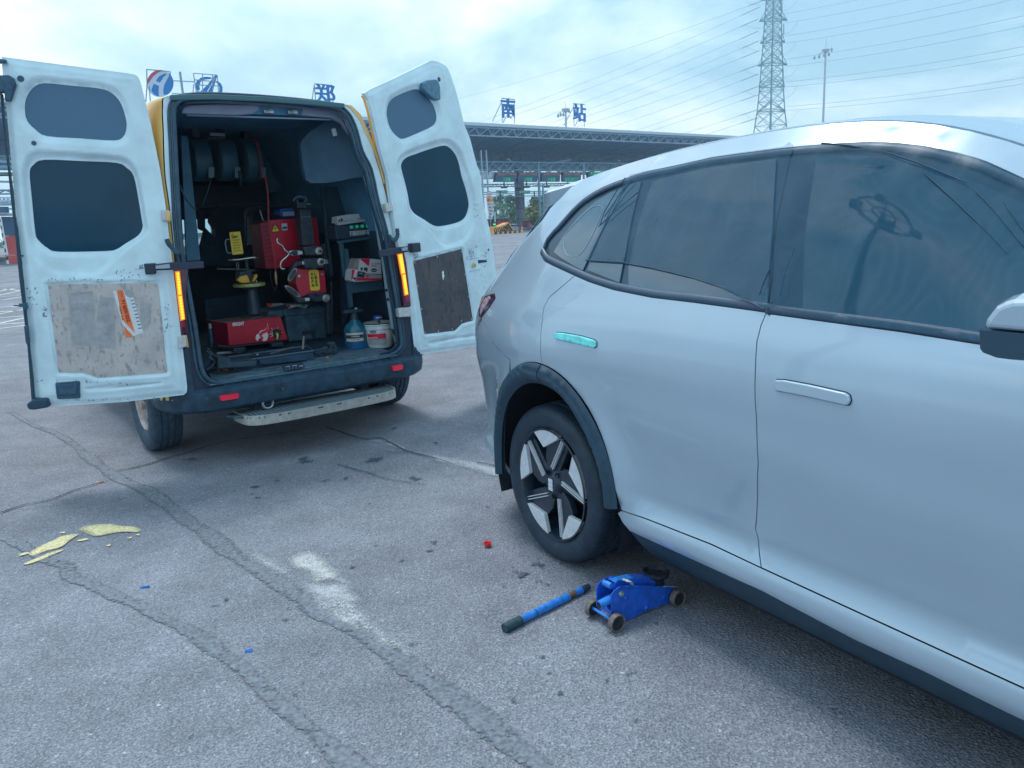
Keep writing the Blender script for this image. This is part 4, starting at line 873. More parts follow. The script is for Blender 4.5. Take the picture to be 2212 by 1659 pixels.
# lamps
lampr = mat('van_lamp_red', (.07, .012, .035), .2, coat=1); led = mat('led_amber', (1, .55, .05), .3, emit=(1, .52, .03), estr=.85); ledo = mat('led_orange_edge', (.8, .25, .03), .3, emit=(1, .28, .02), estr=.35); lredl = mat('lamp_red_lens', (.35, .01, .06), .2, coat=1)
for pg, lp, lp2, rl_ in (((('L', (455, -40), (590, -40), (566, 250), (582, 545), (520, 552), (500, 300))), ('L', (478, 18), (502, 16), (522, 208), (499, 214)), ('L', (499, 226), (524, 222), (548, 420), (525, 428)), ('L', (520, 450), (556, 446), (562, 490), (526, 495))),
                         ((6, (425, 540), (460, 560), (505, 800), (545, 1170), (478, 1180), (450, 900)), (6, (432, 728), (462, 722), (488, 884), (462, 890)), (6, (468, 902), (490, 898), (514, 1066), (492, 1072)), (6, (488, 1080), (524, 1075), (535, 1130), (500, 1135)))):
    q = VO(-.03, pg[0], *pg[1:]); lo__ = MB().prism([(u_, -.03, z_) for u_, z_ in q], (0, 0, 0), (0, .06, 0)).build('tail_lamp', lampr, van, bevel=.008)
    for s_ in (lp, lp2):
        q = VO(-.04, s_[0], *s_[1:]); MB().prism([(u_, -.038, z_) for u_, z_ in inset(q, -.006)], (0, 0, 0), (0, .01, 0)).build('indicator', ledo, lo__)
        # little LED cells in two columns
        a_, b_, c2, d2 = [np.array(p) for p in q]
        for r_ in range(8):
            for cc in range(2):
                t0, t1 = (r_ + .08) / 8, (r_ + .92) / 8; s0, s1 = (cc + .06) / 2, (cc + .94) / 2
                pt = lambda s, t: (a_ + (b_ - a_) * s) * (1 - t) + (d2 + (c2 - d2) * s) * t
                cell = [pt(s0, t0), pt(s1, t0), pt(s1, t1), pt(s0, t1)]; MB().prism([(p[0], -.040, p[1]) for p in cell], (0, -.003, 0), (0, .002, 0)).build('led_cell', led, lo__)
    q = VO(-.04, rl_[0], *rl_[1:]); MB().prism([(u_, -.036, z_) for u_, z_ in q], (0, 0, 0), (0, .01, 0)).build('reflex_lens', lredl, lo__)
# hinges on the body
hw = mat('hinge_offwhite', (.52, .55, .54), .45, noise=.15, nscale=40)
def hinge(k, *pts, v=-.05, m=hw, dp=.06):
    q = VO(v, k, *pts); o = MB().prism([(u_, v, z_) for u_, z_ in q], (0, 0, 0), (0, dp, 0)).build('hinge', m, van, bevel=.007, segs=2); return q, o
hinge('L', (498, 575), (560, 562), (575, 660), (510, 680)); hinge('L', (556, 562), (572, 560), (590, 668), (574, 672), v=-.04, m=yellow)
hinge(6, (432, 1190), (540, 1180), (550, 1262), (440, 1268)); hinge(6, (318, 285), (380, 278), (392, 345), (330, 362)); hinge(1, (1400, 1500), (1475, 1515), (1480, 1610), (1408, 1600)); hinge(1, (1440, 1515), (1475, 1520), (1480, 1605), (1446, 1600), v=-.06, m=yellow)
# door check straps
strapm = mat('strap_purple_black', (.028, .04, .075), .5)
# corrugated wiring gaiters
def gaiter(k, pts, v, r_=.014, m=sealm):
    q = VO(v, k, *pts); path = smoothpoly([(a_, v, b_) for a_, b_ in q], False, 8); rs = [r_ * (1 + .14 * math.sin(i * 2.2)) for i in range(len(path))]; MB().tube(path, rs, 10).build('wiring_gaiter', m, van, smooth=True)
gaiter(2, ((1440, 160), (1455, 200), (1490, 240), (1530, 280), (1560, 275)), -.10); gaiter(6, ((420, 500), (425, 560), (400, 600), (370, 590), (350, 560)), -.08)
# step
st = [(-.56, .06), (-.545, -.12), (-.50, -.19), (-.40, -.225), (-.2, -.24), (.2, -.24), (.42, -.225), (.52, -.19), (.56, -.11), (.57, .02), (.30, .06)]
stp = smoothpoly(st, True, 3); alu = mat('step_aluminium', (.50, .50, .47), .42, .55, noise=.15, nscale=25); dia = mat('diamond_plate', (.07, .13, .17), .45, .5, noise=.35, nscale=20)
step_ = link('rear_step', None, van); step_.empty_display_size = .1
MB().prism([(x, y, .302) for x, y in stp], (0, 0, 0), (0, 0, .018)).build('step_plate', dia, step_, bevel=.004)
edge = smoothpoly([p for p in st if p != st[-1]], False, 4); eb = MB()
eo = [(x, y, .262) for x, y in edge]; ei = [(x * .985, y + .012, .262) for x, y in edge]; n = len(edge)
eb.v = eo + [(x, y, .326) for x, y, _ in eo] + ei + [(x, y, .326) for x, y, _ in ei]
for i in range(n - 1): eb.f += [(i, i + 1, n + i + 1, n + i), (2 * n + i + 1, 2 * n + i, 3 * n + i, 3 * n + i + 1), (n + i, n + i + 1, 3 * n + i + 1, 3 * n + i), (i + 1, i, 2 * n + i, 2 * n + i + 1)]
eb.m = [0] * len(eb.f); eb.build('step_rim', alu, step_)
db = MB()
for i in range(40):
    for j in range(9):
        x = -.52 + i * .027; y = -.20 + j * .026
        if not inpoly([(x, y)], inset(stp, .02))[0]: continue
        s_ = 1 if (i + j) % 2 else -1; a_ = np.array([.010, .007 * s_]); b_ = np.array([-.002 * s_, .003]); c_ = np.array([x, y])
        p = [c_ + a_, c_ + b_, c_ - a_, c_ - b_]; db.add([(*q, .3205) for q in p] + [(*c_, .325)], [(0, 1, 4), (1, 2, 4), (2, 3, 4), (3, 0, 4)])
db.build('tread_pattern', mat('tread_grey', (.20, .25, .28), .4, .5), step_)['kind'] = 'stuff'
for x in (-.40, .38): MB().box(x - .03, x + .03, .0, .5, .31, .38).build('step_bracket', blackm, step_, bevel=.004)
tb = MB(); tb.lathe([(.03, 0)], 4); tb = MB(); tb.tube([(-.36 + .035 * math.cos(t), -.06, .36 + .03 * math.sin(t)) for t in np.linspace(0, 2 * math.pi, 17)], .009, 8); tb.build('tow_eye', steel, step_)
MB().box(-.5, .5, .2, 3.6, .30, .40).build('chassis_beam', dark, van); MB().tube([(-.9, .75, .36), (.9, .75, .36)], .06, 10).build('rear_axle', dark, van)
# wheels
vt = mat('van_tyre', (.035, .07, .11), .7, noise=.3, nscale=25, bump=.3, bscale=90); vr = mat('van_rim', (.42, .37, .36), .45, .5, noise=.2, nscale=20)
def vwheel(x, y, sgn, first=None):
    wh = link('wheel', None, van); wh.location = (x, y, .355); wh.scale = (sgn, 1, 1)
    if first:
        for ch in first.children: c = ch.copy(); COL.objects.link(c); c.parent = wh
        return wh
    t = MB(); prof = [(.205, .01), (.225, -.004), (.27, -.014), (.315, -.012), (.342, .0), (.355, .018), (.356, .048), (.348, .050), (.348, .056), (.357, .058), (.358, .088), (.350, .090), (.350, .097), (.358, .099), (.358, .129), (.350, .131), (.350, .138), (.357, .140), (.355, .175), (.342, .192), (.30, .20), (.21, .19)]
    t.lathe(prof, 72, axis='x'); t.v = [(x_, y_, z_) for x_, y_, z_ in t.v]; t.build('tyre', vt, wh, smooth=True, auto=35)
    r_ = MB(); r_.lathe([(.208, .008), (.200, .004), (.19, .02), (.185, .05), (.15, .045), (.10, .03), (.06, .025), (.05, .0), (0, -.004)], 48, axis='x'); r_.build('rim', vr, wh, smooth=True, auto=35)
    for i in range(5):
        a_ = 2 * math.pi * i / 5; h = MB(); h.disc(.022, .0435, 12, axis='x', flip=True); h.v = [(x_, y_ + .155 * math.cos(a_), z_ + .155 * math.sin(a_)) for x_, y_, z_ in h.v]; h.build('rim_slot', dark, wh)
    return wh
fw = vwheel(-.985, .74, 1); vwheel(.985, .74, -1, fw); vwheel(-.985, 4.2, 1, fw); vwheel(.985, 4.2, -1, fw)

# ------------------------------------------------------------------ doors
rubd = mat('door_edge_rubber', (.02, .06, .10), .6); latchm = mat('latch_black', (.03, .09, .15), .5, noise=.3, nscale=40)
def alu_card(name, c1, c2, rough, metal):
    m = bpy.data.materials.new(name); m.use_nodes = True; t = m.node_tree; b = t.nodes['Principled BSDF']; b.inputs['Roughness'].default_value = rough; b.inputs['Metallic'].default_value = metal
    tc = t.nodes.new('ShaderNodeTexCoord')
    def layer(scale, noise_s, lo, hi, det=8):
        mp = t.nodes.new('ShaderNodeMapping'); mp.inputs['Scale'].default_value = scale; t.links.new(tc.outputs['Object'], mp.inputs[0]); n = t.nodes.new('ShaderNodeTexNoise'); n.inputs['Scale'].default_value = noise_s; n.inputs['Detail'].default_value = det; n.inputs['Roughness'].default_value = .65; t.links.new(mp.outputs[0], n.inputs['Vector'])
        r = t.nodes.new('ShaderNodeMapRange'); r.inputs[1].default_value = lo; r.inputs[2].default_value = hi; t.links.new(n.outputs[0], r.inputs[0]); return r.outputs[0]
    def mix(f, a, c):
        x = t.nodes.new('ShaderNodeMixRGB'); t.links.new(f, x.inputs[0])
        if isinstance(a, tuple): x.inputs[1].default_value = (*a, 1)
        else: t.links.new(a, x.inputs[1])
        x.inputs[2].default_value = (*c, 1); return x.outputs[0]
    base = mix(layer((1, 1, 1), 5, .4, .6), c1[0], c1[1]); s1 = mix(layer((14, 1, 4), 2.6, .56, .60), base, c2[0]); s2 = mix(layer((3, 1, 2), 9, .60, .64), s1, c2[1]); s3 = mix(layer((2.5, 1, 1), 30, .63, .66), s2, c2[2])
    t.links.new(s3, b.inputs['Base Color']); return m
cardL = alu_card('scuffed_aluminium', ((.44, .42, .42), (.56, .52, .50)), ((.33, .31, .31), (.40, .34, .29), (.20, .20, .22)), .42, .25)
cardR = alu_card('stained_aluminium', ((.085, .10, .12), (.13, .13, .135)), ((.06, .065, .075), (.16, .145, .135), (.30, .26, .24)), .16, .6)
perf = mat('perforated_trim', (.07, .16, .26), .5, noise=.07, nscale=160)
def door(side, hp, yaw, D):
    F = Frame(VAN.wor(hp), yaw); T = lambda k, *p: F.onY(0, k, *p)
    def TT(items): r_ = []; [r_.extend(T(it[0], *it[1:])) for it in items]; return r_
    outer = TT(D['outer']); uw = smoothpoly(TT(D['uw']), True, 3); lw = smoothpoly(TT(D['lw']), True, 3); sc_ = smoothpoly(TT(D['scoop']), True, 3); card = TT(D['card']); pk = smoothpoly(TT(D['pocket']), True, 3)
    d = link('rear_door', None, van); d.empty_display_size = .1
    d.location = hp; d.rotation_euler = (0, 0, yaw - VAN.yaw)
    ss = lambda x, a, b: (lambda q: q * q * (3 - 2 * q))(np.clip((x - a) / (b - a), 0, 1))
    cardr = roundpoly(card, .012, 3)
    def H(P):
        P = np.asarray(P); h = np.zeros(len(P)); de = distpoly(P, outer); h += .012 * (1 - ss(de, .004, .040)) + .006 * (1 - ss(de, .045, .085))
        s_ = sdist(P, sc_); h += .022 * ss(-s_, -.006, .028); l = sdist(P, lw); h += .012 * ss(-l, -.035, .0)
        u_ = sdist(P, uw); h += .018 * ss(-u_, -.042, -.004) + .008 * ss(-u_, -.012, .0); c_ = sdist(P, cardr); h += .007 * ss(-c_, -.010, -.002); h -= .004 * ss(-c_, -.045, -.02) * (1 - ss(-c_, -.018, -.008))
        k_ = sdist(P, pk); h += .018 * ss(-k_, .0, .03)
        for (cx_, cz_, rx_, rz_, am) in D.get('bumps', ()):
            q = T(cx_[0], cx_[1])[0]; h -= am * np.exp(-((P[:, 0] - q[0]) / rx_) ** 2 - ((P[:, 1] - q[1]) / rz_) ** 2)
        h += .0008 * np.sin(P[:, 0] * 9 + 1) * np.sin(P[:, 1] * 7)
        return h
    S = lambda P: np.stack([P[:, 0], H(P), P[:, 1]], -1)
    panel('inner_panel', outer, S, vwhite, d, holes=[uw, lw], step=.0135, skirt=.03)
    Sb = lambda P: np.stack([P[:, 0], np.full(len(P), .058), P[:, 1]], -1); panel('outer_skin', inset(outer, .022), Sb, yellow, d, holes=[inset(lw, .004)], step=.06, skirt=-.035, flip=True)
    Sg = lambda P: np.stack([P[:, 0], np.full(len(P), .040), P[:, 1]], -1); panel('window', inset(lw, -.012), Sg, vglass, d, step=.08, skirt=.004)
    Su = lambda P: np.stack([P[:, 0], np.full(len(P), .030), P[:, 1]], -1); up = panel('upper_trim', inset(uw, -.012), Su, perf, d, step=.06, skirt=.004)
    Sc = lambda P: np.stack([P[:, 0], np.full(len(P), .0045), P[:, 1]], -1); cd = panel('kick_panel', inset(cardr, .003), Sc, cardL if side == 'L' else cardR, d, step=.05, skirt=.004)
    for k_, *ps in D['screws']:
        for p in ps:
            q = T(k_, p)[0]; m_ = MB(); m_.lathe([(0, 0), (.0045, .0008), (.0075, .003)], 12, (q[0], .0012, q[1]), 'x'); m_.v = [(q[0] + (y_ - 0) - 0 if False else x_, y_, z_) for x_, y_, z_ in m_.v]
            m_ = MB(); m_.disc(.0075, .0028, 12, (q[0], 0, q[1]), 'y', flip=True); m_.lathe([(.0075, .0028), (.0085, .0044)], 12, (q[0], q[1], 0), 'x') if False else None; m_.build('screw', steel, cd)
    return F, T, TT, d, S, H
LD = dict(
 outer=[(1, (8, 178), (600, 255), (1080, 318), (1160, 332), (1190, 350), (1212, 400), (1300, 760), (1380, 1150), (1430, 1480)), (2, (1465, 180), (1495, 420), (1540, 800), (1600, 1300), (1616, 1450), (1612, 1490), (1588, 1512), (1100, 1570), (440, 1615), (320, 1610), (300, 1560), (285, 1420), (262, 1150), (235, 880), (190, 400), (140, 20)), (1, (100, 1200), (60, 760), (28, 440), (12, 260))],
 uw=[(1, (205, 640), (215, 540), (270, 450), (370, 405), (600, 425), (850, 450), (960, 490), (1040, 580), (1085, 720), (1088, 800), (1060, 870), (980, 903), (700, 885), (400, 865), (300, 810), (225, 730))],
 lw=[(1, (243, 1180), (280, 1110), (370, 1068), (700, 1080), (1000, 1095), (1090, 1140), (1150, 1210), (1190, 1400)), (2, (1222, 0), (1228, 60), (1190, 130), (1080, 200), (1000, 250), (900, 266), (500, 272), (400, 240), (320, 170), (292, 100)), (1, (262, 1400),)],
 scoop=[(1, (185, 1220), (200, 1090), (260, 1012), (360, 988), (700, 1010), (1020, 1035), (1130, 1080), (1190, 1180), (1235, 1400)), (2, (1275, 0), (1275, 100), (1170, 180), (1040, 300), (900, 440), (780, 485), (520, 475), (400, 430), (310, 350), (262, 240), (225, 40)), (1, (205, 1420),)],
 card=[(2, (405, 548), (1370, 535), (1450, 1318), (850, 1366), (720, 1322), (500, 1322))],
 pocket=[(2, (720, 1480), (740, 1440), (900, 1420), (1300, 1390), (1400, 1400), (1380, 1430), (1100, 1460), (780, 1485))],
 screws=[(2, (430, 582), (750, 576), (1050, 570), (1342, 566), (1374, 812), (1400, 1052), (1428, 1296), (1154, 1320), (873, 1343), (700, 1288), (520, 1300), (489, 1061), (460, 826))],
 bumps=[((2, (1300, 400)), 0, .05, .05, .018), ((2, (150, 0)), 0, .02, .01, .002)])
FL, TL, TTL, dL, SL, HL = door('L', (-.87, -.03, 0), R(20), LD)
RD = dict(
 outer=[(5, (230, 557), (300, 512), (600, 375), (900, 227), (1092, 135), (1180, 150), (1260, 190), (1298, 218), (1345, 312), (1400, 480), (1450, 655), (1520, 950), (1600, 1150), (1690, 1500)), (6, (1150, 0), (1185, 300), (1215, 430), (1240, 520), (1265, 700), (1292, 900), (1312, 1100), (1320, 1480), (1300, 1500), (1110, 1520), (625, 1590), (600, 1575), (580, 1500), (560, 1300), (548, 1160), (500, 900), (440, 600), (390, 300), (355, 40)), (5, (440, 1300), (390, 1080), (330, 800), (285, 640))],
 uw=[(5, (530, 830), (540, 730), (580, 650), (650, 595), (800, 530), (890, 505), (960, 520), (1060, 610), (1140, 720), (1175, 850), (1165, 930), (1120, 985), (1000, 1045), (760, 1145), (680, 1130), (600, 1050), (555, 960))],
 lw=[(5, (728, 1530), (735, 1460), (790, 1395), (900, 1350), (1100, 1280), (1270, 1236), (1350, 1260), (1430, 1350), (1480, 1480)), (6, (1010, 50), (1045, 160), (1068, 270), (1062, 340), (1030, 410), (960, 450), (830, 478), (760, 470), (680, 420), (600, 370), (560, 310), (540, 200), (515, 90)), ],
 scoop=[(5, (640, 1520), (650, 1420), (720, 1330), (850, 1270), (1100, 1180), (1280, 1150), (1400, 1210), (1480, 1330), (1530, 1480)), (6, (1060, 60), (1090, 180), (1105, 300), (1095, 450), (1060, 560), (1000, 620), (900, 660), (830, 660), (780, 620), (700, 510), (600, 430), (530, 360), (505, 250), (480, 100))],
 card=[(6, (563, 778), (985, 672), (1082, 1298), (985, 1325), (925, 1385), (660, 1418))],
 pocket=[(6, (680, 1500), (700, 1470), (800, 1445), (1120, 1400), (1200, 1395), (1200, 1440), (900, 1480), (740, 1520))],
 screws=[(6, (573, 792), (772, 742), (980, 698), (1012, 896), (1042, 1086), (1066, 1282), (978, 1300), (900, 1368), (780, 1388), (668, 1402), (634, 1196), (602, 998))],
 bumps=[((6, (575, 630)), 0, .05, .05, .02)])
FR_, TR_, TTR, dR, SR, HR = door('R', (.80, -.03, 0), R(53.4), RD)
def slab(F, par, name, pts2, y0, y1, m, bevel=.0, segs=2): return MB().prism([(x, y0, z) for x, z in pts2], (0, 0, 0), (0, y1 - y0, 0)).build(name, m, par, bevel=bevel, segs=segs)
# left door furniture
slab(FL, dL, 'edge_rubber', TL(1, (0, 500), (20, 500), (60, 1000), (110, 1350), (133, 1600)) + TL(2, (150, 60), (185, 400), (218, 700), (240, 950), (285, 1350), (300, 1560), (275, 1560), (240, 1100), (205, 800), (170, 520), (130, 100), (105, -100)) + TL(1, (70, 1150), (20, 700)), -.012, .03, rubd, .004)
slab(FL, dL, 'lower_latch', roundpoly(TL(2, (478, 1400), (692, 1385), (695, 1535), (495, 1542)), .01, 3), -.012, .01, latchm, .004)
slab(FL, dL, 'latch_box', TL(2, (505, 1415), (670, 1403), (672, 1500), (512, 1508)), -.020, .0, latchm, .004)
slab(FL, dL, 'foot_bumper', TL(2, (240, 1575), (300, 1535), (420, 1530), (442, 1600), (320, 1622), (262, 1622)), -.05, .03, rubd, .01)
slab(FL, dL, 'upper_latch', TL(1, (-60, 350), (90, 348), (128, 375), (146, 430), (100, 570), (50, 568), (48, 500), (-50, 500)), -.03, .01, latchm, .008)
slab(FL, dL, 'latch_hook', TL(1, (-40, 200), (60, 210), (60, 240), (-40, 245)), -.02, .01, latchm, .006)
slab(FL, dL, 'mid_catch', TL(2, (170, 712), (235, 712), (240, 770), (215, 770), (212, 745), (175, 745)), -.03, .01, latchm, .004)
slab(FL, dL, 'mid_catch', TL(2, (215, 905), (245, 905), (262, 1060), (232, 1060)), -.03, .01, latchm, .004)
slab(FL, dL, 'catch_pin', TL(2, (125, 728), (175, 730), (175, 742), (125, 738)), -.02, -.008, latchm)
def grommet(F, T, par, k, c_, r_): q = T(k, c_)[0]; m_ = MB(); m_.disc(r_, -.0035, 20, (q[0], 0, q[1]), 'y', flip=True); m_.build('grommet', latchm, par)
grommet(FL, TL, dL, 1, (180, 374), .017); grommet(FL, TL, dL, 1, (293, 930), .013); grommet(FR_, TR_, dR, 5, (1171, 384), .016)
for c_ in ((195, 305), ): grommet(FL, TL, dL, 2, c_, .006)
for c_, r_ in (((1208, 684), .010), ((1187, 712), .006), ((1180, 738), .005), ((1160, 735), .004), ((1172, 828), .006), ((1140, 905), .004), ((1108, 655), .004)): grommet(FR_, TR_, dR, 6, c_, r_)
slab(FR_, dR, 'lock_slot', TR_(6, (1120, 772), (1190, 772), (1195, 790), (1150, 796), (1122, 802)), -.004, .002, dark)
yk = mat('yellow_passivated', (.70, .52, .10), .4); q = TR_(6, (1080, 818))[0]; m_ = MB(); m_.disc(.020, -.012, 20, (q[0], 0, q[1]), 'y', flip=True); m_.add([], []); m_.build('lock_rod_cap', yk, dR); m_ = MB(); m_.disc(.009, -.0135, 16, (q[0] + .004, 0, q[1] - .002), 'y', flip=True); m_.build('cap_hole', mat('cap_dark', (.35, .22, .04), .5), dR)
slab(FR_, dR, 'upper_latch', TR_(5, (930, 435), (1000, 400), (1095, 388), (1130, 410), (1155, 480), (1163, 650), (1130, 660), (1070, 640), (990, 570), (940, 520)), -.028, .02, mat('latch_blue_grey', (.09, .21, .31), .5, noise=.2, nscale=30), .008)
chip = mat('paint_chip', (.22, .28, .32), .7)
def chips(F, T, TT_, par, k, boxes, n, S_):
    m_ = MB()
    for i in range(n):
        x0, y0, x1, y1 = boxes[i % len(boxes)]; p = T(k, (rng.uniform(x0, x1), rng.uniform(y0, y1)))[0]; r_ = rng.uniform(.0012, .0045); pl = blob(p[0], p[1], r_, r_ * rng.uniform(.7, 2.2), rng.uniform(0, 3), n=7, rag=.6, seed=i); P2 = np.array(pl); y_ = S_(P2)[:, 1].min() - .0008
        m_.add([(a_, y_, b_) for a_, b_ in pl], [tuple(range(7))[::-1]])
    m_.build('paint_chips', chip, par)['kind'] = 'stuff'
chips(FL, TL, TTL, dL, 2, [(230, 560, 330, 780), (990, 420, 1230, 520), (360, 740, 420, 830), (400, 500, 900, 530), (1200, 380, 1240, 420), (1420, 700, 1480, 1000), (300, 1380, 1200, 1420), (560, 1540, 1500, 1560)], 150, SL)
chips(FR_, TR_, TTR, dR, 6, [(1030, 650, 1110, 760), (1140, 640, 1190, 930), (1010, 700, 1080, 760), (1090, 860, 1240, 1200), (560, 720, 620, 760), (1090, 200, 1120, 420)], 130, SR)
# scribbled marks by the lock
MB_ = MB()
for a_, b_ in (((1040, 675), (1070, 755)), ((1045, 680), (1045, 740)), ((1065, 690), (1090, 750)), ((1035, 770), (1130, 752)), ((1045, 875), (1150, 850)), ((1030, 700), (1075, 700)), ((1100, 640), (1110, 670))):
    p, q = TR_(6, a_, b_); MB_.bar((p[0], -.001, p[1]), (q[0], -.001, q[1]), .0012)
MB_.build('pen_scribble', chip, dR)['kind'] = 'stuff'
# white scratch and magenta smear on the right kick panel
slab(FR_, dR, 'sticker_remnant', TR_(6, (820, 862), (828, 875), (826, 895), (833, 905), (822, 945), (815, 920), (812, 880)), .0030, .0042, mat('scratch_white', (.8, .82, .84), .5))
for pg in ([(590, 630), (800, 610), (835, 1080), (620, 1088)], [(830, 870), (860, 655), (985, 680), (1000, 1080), (985, 1112), (835, 1100)], [(1210, 700), (1310, 720), (1300, 900), (1215, 960)]):
    slab(FL, dL, 'peeled_label', TL(2, *pg), .0032, .0042, mat('peeled_label', (.37, .37, .385), .6, noise=.18, nscale=18, detail=9))
# tyre label on the left kick panel
def label_text(F, T, par, body, k, a_, b_, size, m, y=-.0005, name='lettering', bold=0):
    p, q = T(k, a_, b_); c = ((p[0] + q[0]) / 2, (p[1] + q[1]) / 2); ang = math.atan2(q[1] - p[1], q[0] - p[0]); L_ = math.dist(p, q)
    t = text_obj(body, size, name, m, par, .0003, bold); me = t.data; w_ = max(v.co.x for v in me.vertices) - min(v.co.x for v in me.vertices); k_ = L_ / w_
    me.transform(Matrix.Diagonal((k_, 1, 1, 1))); me.transform(Matrix.Rotation(ang, 4, 'Z')); me.transform(Matrix.Rotation(R(90), 4, 'X')); t.location = (c[0], y, c[1]); return t
orange = mat('label_orange', (.85, .20, .06), .5, noise=.06, nscale=20); lwht = mat('label_white', (.66, .70, .74), .5, noise=.06, nscale=60); ink = mat('label_ink', (.02, .03, .06), .6); lred = mat('label_darkred', (.30, .02, .03), .6); lblue = mat('label_blue', (.05, .15, .35), .6)
lab = slab(FL, dL, 'tyre_label', TL(2, (975, 612), (1130, 594), (1240, 970), (1090, 1014)), .0026, .0040, lwht)
slab(FL, lab, 'orange_band', TL(2, (1008, 606), (1063, 600), (1172, 998), (1090, 1014), (1060, 890)), .0018, .0030, orange); slab(FL, lab, 'white_band', TL(2, (1052, 890), (1058, 860), (1182, 992), (1150, 1000)), .0010, .0022, lwht); slab(FL, lab, 'torn_corner', TL(2, (1070, 600), (1128, 594), (1150, 660), (1120, 670), (1080, 640)), .0012, .003, mat('torn', (.36, .37, .38), .7))
label_text(FL, TL, lab, '205/60R16', 2, (1112, 878), (1062, 684), .026, lred, .0008, bold=.0007); label_text(FL, TL, lab, 'RT-3000', 2, (1062, 858), (1034, 745), .014, ink, .0015); label_text(FL, TL, lab, '92H', 2, (1056, 660), (1046, 615), .011, lred, .0008)
for i in range(9):
    y0 = 690 + i * 30; x0 = 1128 + i * 8.4
    slab(FL, lab, 'print_line', TL(2, (x0, y0), (x0 + 20 + rng.random() * 14, y0 - 5), (x0 + 24 + rng.random() * 10, y0 + 3), (x0 + 2, y0 + 7)), .0018, .0024, ink if i % 3 else lblue)
# door check arms
for F, T, par, arm, br, wh_ in ((FL, TL, dL, (2, (1345, 378), (1480, 362), (1760, 352), (1766, 412), (1480, 428), (1350, 432)), (2, (1246, 372), (1350, 366), (1352, 460), (1262, 466)), (2, (1348, 392), (1465, 376), (1468, 412), (1352, 418))),
                            (FR_, TR_, dR, (6, (262, 690), (380, 668), (520, 652), (520, 700), (400, 725), (270, 750)), (6, (508, 630), (585, 622), (592, 700), (520, 708)), (6, (466, 668), (512, 662), (512, 688), (468, 694)))):
    q = VO(-.10, arm[0], *arm[1:]); MB().prism([(a_, -.10, b_) for a_, b_ in q], (0, 0, 0), (0, .02, 0)).build('check_arm', strapm, van, bevel=.004)
    slab(F, par, 'check_bracket', T(br[0], *br[1:]), -.045, .0, blackm, .006)
    q = VO(-.125, wh_[0], *wh_[1:]); MB().prism([(a_, -.125, b_) for a_, b_ in q], (0, 0, 0), (0, .02, 0)).build('arm_slot', mat('arm_slot', (.35, .42, .5), .5), van)
# ================================================================== things inside the van (each one top-level, built in the van's frame)
def vthing(name, label, cat, loc=(0, 0, 0), group=None):
    t = thing(name, label, cat, tuple(VAN.o), VAN.yaw, group); return t
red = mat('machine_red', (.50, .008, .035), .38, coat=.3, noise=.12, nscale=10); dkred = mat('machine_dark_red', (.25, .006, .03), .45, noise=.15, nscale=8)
gun = mat('gunmetal', (.035, .055, .075), .45, .4, noise=.3, nscale=25); chrome = mat('dull_chrome', (.45, .46, .47), .25, .85, noise=.2, nscale=30)
def pr(name, k, pts, v, dp, m, par, bevel=.004, rnd=0):
    q = VO(v, k, *pts); q = roundpoly(q, rnd, 4) if rnd else q
    return MB().prism([(a, v, b) for a, b in q], (0, 0, 0), (0, dp, 0)).build(name, m, par, bevel=bevel)
def vtext(body, k, a_, b_, size, m, par, v, name='lettering', hscale=None, bold=0):
    p, q = VO(v, k, a_, b_); c = ((p[0] + q[0]) / 2, (p[1] + q[1]) / 2); ang = math.atan2(q[1] - p[1], q[0] - p[0]); L_ = math.dist(p, q)
    t = text_obj(body, size, name, m, par, .0004, bold); me = t.data; w_ = max(x.co.x for x in me.vertices) - min(x.co.x for x in me.vertices)
    me.transform(Matrix.Diagonal((L_ / w_, 1, 1, 1))); me.transform(Matrix.Rotation(ang, 4, 'Z')); me.transform(Matrix.Rotation(R(90), 4, 'X')); t.location = (c[0], v, c[1]); return t
# --- bulkhead frame with cab view
bh = vthing('steel_rack', 'dark steel rack frame spanning the van behind the machines', 'rack')
pr('upper_panel', 3, [(860, 475), (1200, 478), (1230, 880), (900, 930), (880, 700)], 2.0, .03, mat('rack_panel', (.045, .17, .27), .6, noise=.15, nscale=6), bh)
pr('upright', 3, [(1190, 440), (1240, 445), (1300, 890), (1255, 900)], 1.9, .04, gun, bh); pr('left_panel', 3, [(150, 430), (212, 440), (275, 1060), (320, 1510), (200, 1520)], 1.0, .03, mat('rack_panel', (.03, .10, .16), .6), bh)
pr('back_board', 3, [(250, 860), (1300, 880), (1300, 1000), (250, 1040)], 2.4, .03, mat('rack_board', (.014, .055, .095), .6), bh)
pr('lower_board', 3, [(310, 1390), (700, 1375), (900, 1380), (900, 1560), (330, 1560)], 2.3, .03, dark, bh)
pr('side_board', 4, [(230, 440), (580, 400), (760, 380), (760, 620), (250, 640)], 1.6, .03, dark, bh); pr('board_edge', 4, [(240, 508), (560, 484), (560, 489), (240, 514)], 1.58, .01, gun, bh)
pr('seat_back', 3, [(420, 1100), (480, 1060), (640, 1055), (700, 1110), (720, 1390), (440, 1395), (455, 1240), (410, 1180)], 2.35, .12, dark, bh, rnd=.02)
pr('door_pillar', 3, [(290, 1070), (360, 1075), (362, 1230), (430, 1300), (560, 1390), (310, 1400), (345, 1260), (300, 1240)], 2.36, .03, dark, bh)
pr('seat_back', 3, [(770, 1040), (1400, 1000), (1400, 1400), (770, 1400)], 2.5, .12, dark, bh)
rail = vthing('rack_rail', 'grey bent tube rail running above the red cabinet in the van', 'rail')
q = VO(1.4, 3, (710, 1380), (705, 1150), (712, 1100), (760, 1068), (1000, 1045), (1160, 1030)); MB().tube([(a, 1.4, b) for a, b in smoothpoly(q, False, 4)], .014, 8).build('tube', gun, rail, smooth=True)
